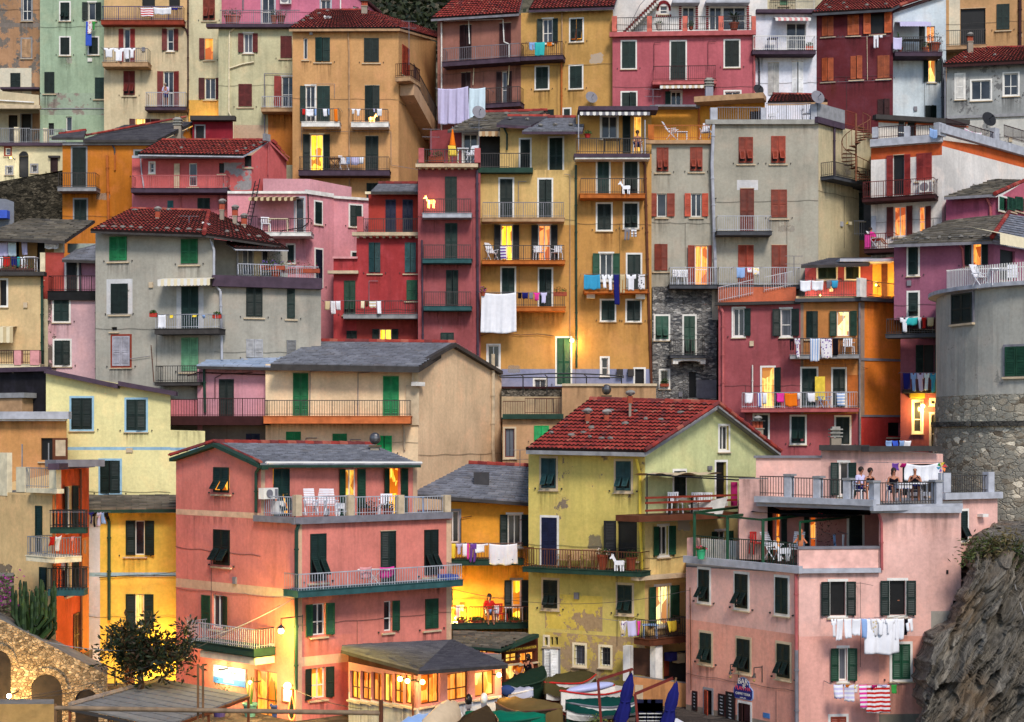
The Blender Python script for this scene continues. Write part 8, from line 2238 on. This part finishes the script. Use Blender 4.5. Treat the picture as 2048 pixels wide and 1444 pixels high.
# overhead cables
def cable(lb, a, b, sag, r=.012):
    mb = MB(); n = 24; k = paint('gy' if r > .013 else 'cab', .6, .2, 'cable'); A, B = P(*a), P(*b); pts = [A.lerp(B, j / n) - Vector((0, 0, 4 * sag * (j / n) * (1 - j / n))) for j in range(n + 1)]; mb.path(pts, r, k, 4); o = mb.build('cable', None, origin=tuple(A)); tag(o, lb, 'cable', 'cables strung between the houses')
cable('long cable from salmon house to the bar wall', (905, 1178, 62), (1380, 1180, 60), .55); cable('cable sagging across the magnolia tree to the salmon house', (100, 1285, 54), (590, 1195, 57.5), .9, .014); cable('lower cable between magnolia and salmon balcony', (40, 1395, 52), (560, 1210, 58), .5); cable('thin cable from restaurant roof to salmon corner', (592, 1380, 57.8), (725, 1418, 53), .1); cable('pale wire hanging down the crag', (2006, 1070, 55), (2052, 1240, 53.5), .2, .014)
cable('orange-lit wire low across the stair wall', (20, 1400, 52), (300, 1350, 54.5), .12); cable('cable over the golden house band', (190, 1150, 66.5), (352, 1143, 66.5), .12)
# ================================================================ quay: boats, umbrellas, stacked chairs
def bpos(x, Y, z): p = P(x, 0, Y); return (p.x, p.y, z)
boat(bpos(1052, 61.5, 2.05), 1.2, 'boat under dark green tarpaulin nearest the bar', 3.8, 1.3, (28, 52, 40), (30, 50, 38), 'dgr', H=.7, hump=.2, drape=.6)
boat(bpos(1134, 61.2, 2.05), 1.1 + math.pi, 'white-bowed boat under olive brown tarpaulin, second row', 3.7, 1.35, 'wh', (74, 68, 42), 'red', H=.7, hump=.3, drape=.5, bottom=(110, 30, 26))
boat(bpos(1184, 58.4, 2.0), .75 + math.pi, 'open white boat with red rim carrying a lilac kayak', 3.2, 1.35, 'wh', None, 'red', H=.78, bottom=(120, 40, 34))
boat(bpos(1202, 56, 2.1), .6 + math.pi, 'white boat under teal tarpaulin with green keel', 3.0, 1.3, 'wh', (16, 62, 56), 'gre', H=.62, hump=.2, bottom=(24, 66, 50))
boat(bpos(1028, 59.4, 2.05), -.8, 'small white dinghy with pale cover beside restaurant', 1.9, 1.1, 'wh', (170, 176, 196), 'wh', H=.55, hump=.15)
boat(bpos(1066, 55, 2.0), -.95, 'boat under wide olive brown tarpaulin in the front row', 3.2, 1.6, (50, 46, 30), (104, 86, 52), 'brn', H=.75, hump=.3, drape=.62)
boat(bpos(1014, 53.2, 2.0), -.55, 'boat under bright sea green tarpaulin, front row', 2.9, 1.3, (20, 60, 46), (14, 104, 80), (16, 80, 60), H=.7, hump=.22, drape=.6)
boat(bpos(953, 52, 2.0), 1.35, 'round-covered dark brown boat in the front row', 3.0, 1.35, (50, 40, 30), (66, 52, 36), 'brn', H=.75, hump=.35, drape=.6)
boat(bpos(886, 52.5, 2.0), 1.25, 'boat under cream pointed cover, front left', 2.6, 1.15, 'wh', (206, 182, 150), 'wh', H=.75, hump=.6, drape=.6)
boat(bpos(824, 51.5, 1.95), 1.0, 'boat under white and blue striped cover, far left', 2.2, 1.1, 'wh', 'lbl', 'wh', H=.7, hump=.4)
t = thing('kayak', 'lilac kayak lying across the open white boat', 'kayak', (*P(1180, 0, 58.3).xy, 2.9)); mb = MB(); T = Matrix.Translation((*P(1180, 0, 58.3).xy, 2.98)) @ Matrix.Rotation(.3, 4, 'Z') @ Matrix.Rotation(-.1, 4, 'Y'); mb.blob((0, 0, 0), (.95, .3, .16), paint((170, 176, 214), .35, .05, 'kayak'), 3, (16, 10), 0); mb.v = [tuple(T @ Vector(p)) for p in mb.v]; mb.build('hull', t, smooth=True)
t = thing('blue_tarpaulin', 'crumpled blue tarpaulin on the small white dinghy', 'tarpaulin', (*P(1014, 0, 59).xy, 2.5)); mb = MB(); mb.blob((*P(1014, 0, 59).xy, 2.75), (.3, .25, .2), cloth((50, 70, 120)), 5, (12, 8), .15); mb.build('tarpaulin_folds', t, smooth=True)
for i, (x, y, lb) in enumerate(((937, 1402, 'black outboard motor standing left above the boats'), (968, 1400, 'white-cowled outboard motor right above the boats'))):
    t = thing('outboard_motor', lb, 'outboard motor', tuple(P(x, y, 54.6)), 'outboard motors on the boats'); p = P(x, y, 54.6); mb = MB(); mb.blob(tuple(p + Vector((0, 0, .05))), (.13, .18, .2), paint('bk' if i == 0 else 'wh', .35, .1), 3, (10, 8), .02); mb.build('cowl', t, smooth=True); mb = MB(); mb.tube(p, p - Vector((0, 0, .8)), .07, paint('gre'), 8, .05); mb.box(p.x - .1, p.x + .1, p.y - .11, p.y + .11, p.z - .24, p.z - .1, paint('gre')); mb.build('shaft', t)
for i, (x, y, Y, lb) in enumerate(((1232, 0, 53.2, 'left folded blue umbrella leaning by teal boat'), (1322, 0, 52.8, 'right folded blue umbrella beside stacked chairs'))): umbrella((*P(x, 0, Y).xy, 1.82), lb, 2.45 if i == 0 else 2.22)
for lb, a, b, c in (('left rust red umbrella arm frame', (1206, 1444, 53), (1196, 1360, 53), (1266, 1338, 53)), ('right rust red umbrella arm frame', (1280, 1450, 53), (1270, 1388, 53), (1346, 1356, 53))):
    t = thing('cantilever_stand', lb, 'umbrella stand', tuple(P(*a)), 'red umbrella stands'); mb = MB(); k = paint((110, 34, 26), .6, .2, 'red frame'); mb.tube(Vector((*P(*a).xy, 1.8)), P(*b), .06, k, 4); mb.build('post', t); mb = MB(); mb.tube(P(*b), P(*c), .06, k, 4); mb.build('arm', t)
for i, x in enumerate((1284, 1300, 1315)):
    for j in range(6):
        p = P(x, 0, 53.6); t = thing('stacked_chair', 'navy chair %s of the %s quay stack' % (['at the bottom', 'second from bottom', 'third from bottom', 'third from top', 'second from top', 'on top'][j], ['left', 'middle', 'right'][i]), 'chair', (p.x, p.y, 1.82 + .12 * j), 'navy chairs stacked between the umbrellas'); mb = MB(); k = paint((22, 24, 60), .4, .15, 'navy plastic'); z = 1.82 + .12 * j; mb.box(p.x - .2, p.x + .2, p.y - .22, p.y + .2, z + .42, z + .45, k); mb.build('seat', t)
        mb = MB(); mb.box(p.x - .2, p.x + .2, p.y + .18, p.y + .21, z + .46, z + .86, k); mb.box(p.x - .12, p.x + .12, p.y - .235, p.y - .222, z + .44, z + .47, paint('wh')); mb.build('backrest', t)
        for sx in (-.18, .18):
            for sy in (-.2, .18): mb = MB(); mb.tube((p.x + sx, p.y + sy, z + .42), (p.x + sx * 1.1, p.y + sy * 1.1, z), .018, k, 5); mb.build('leg', t)
table((*P(1336, 0, 53.9).xy, 1.82), .2, 'white slatted table right of the stacked navy chairs', .9, .8); pot((*P(1192, 0, 53.8).xy, 1.82), 'yellow-green plant in turquoise pot by the boats', .24, .5, 'bush', .5, (70, 140, 170), ((90, 110, 40), (140, 150, 60))); pot((*P(1222, 0, 53.1).xy, 1.82), 'pale yellow flowering plant at the bottom edge', .3, .45, 'bush', .45, (90, 80, 60), ((120, 120, 60), (180, 170, 90)), flower=(210, 200, 110))
for _ob in bpy.data.objects:
    if '_o' in _ob: del _ob['_o']
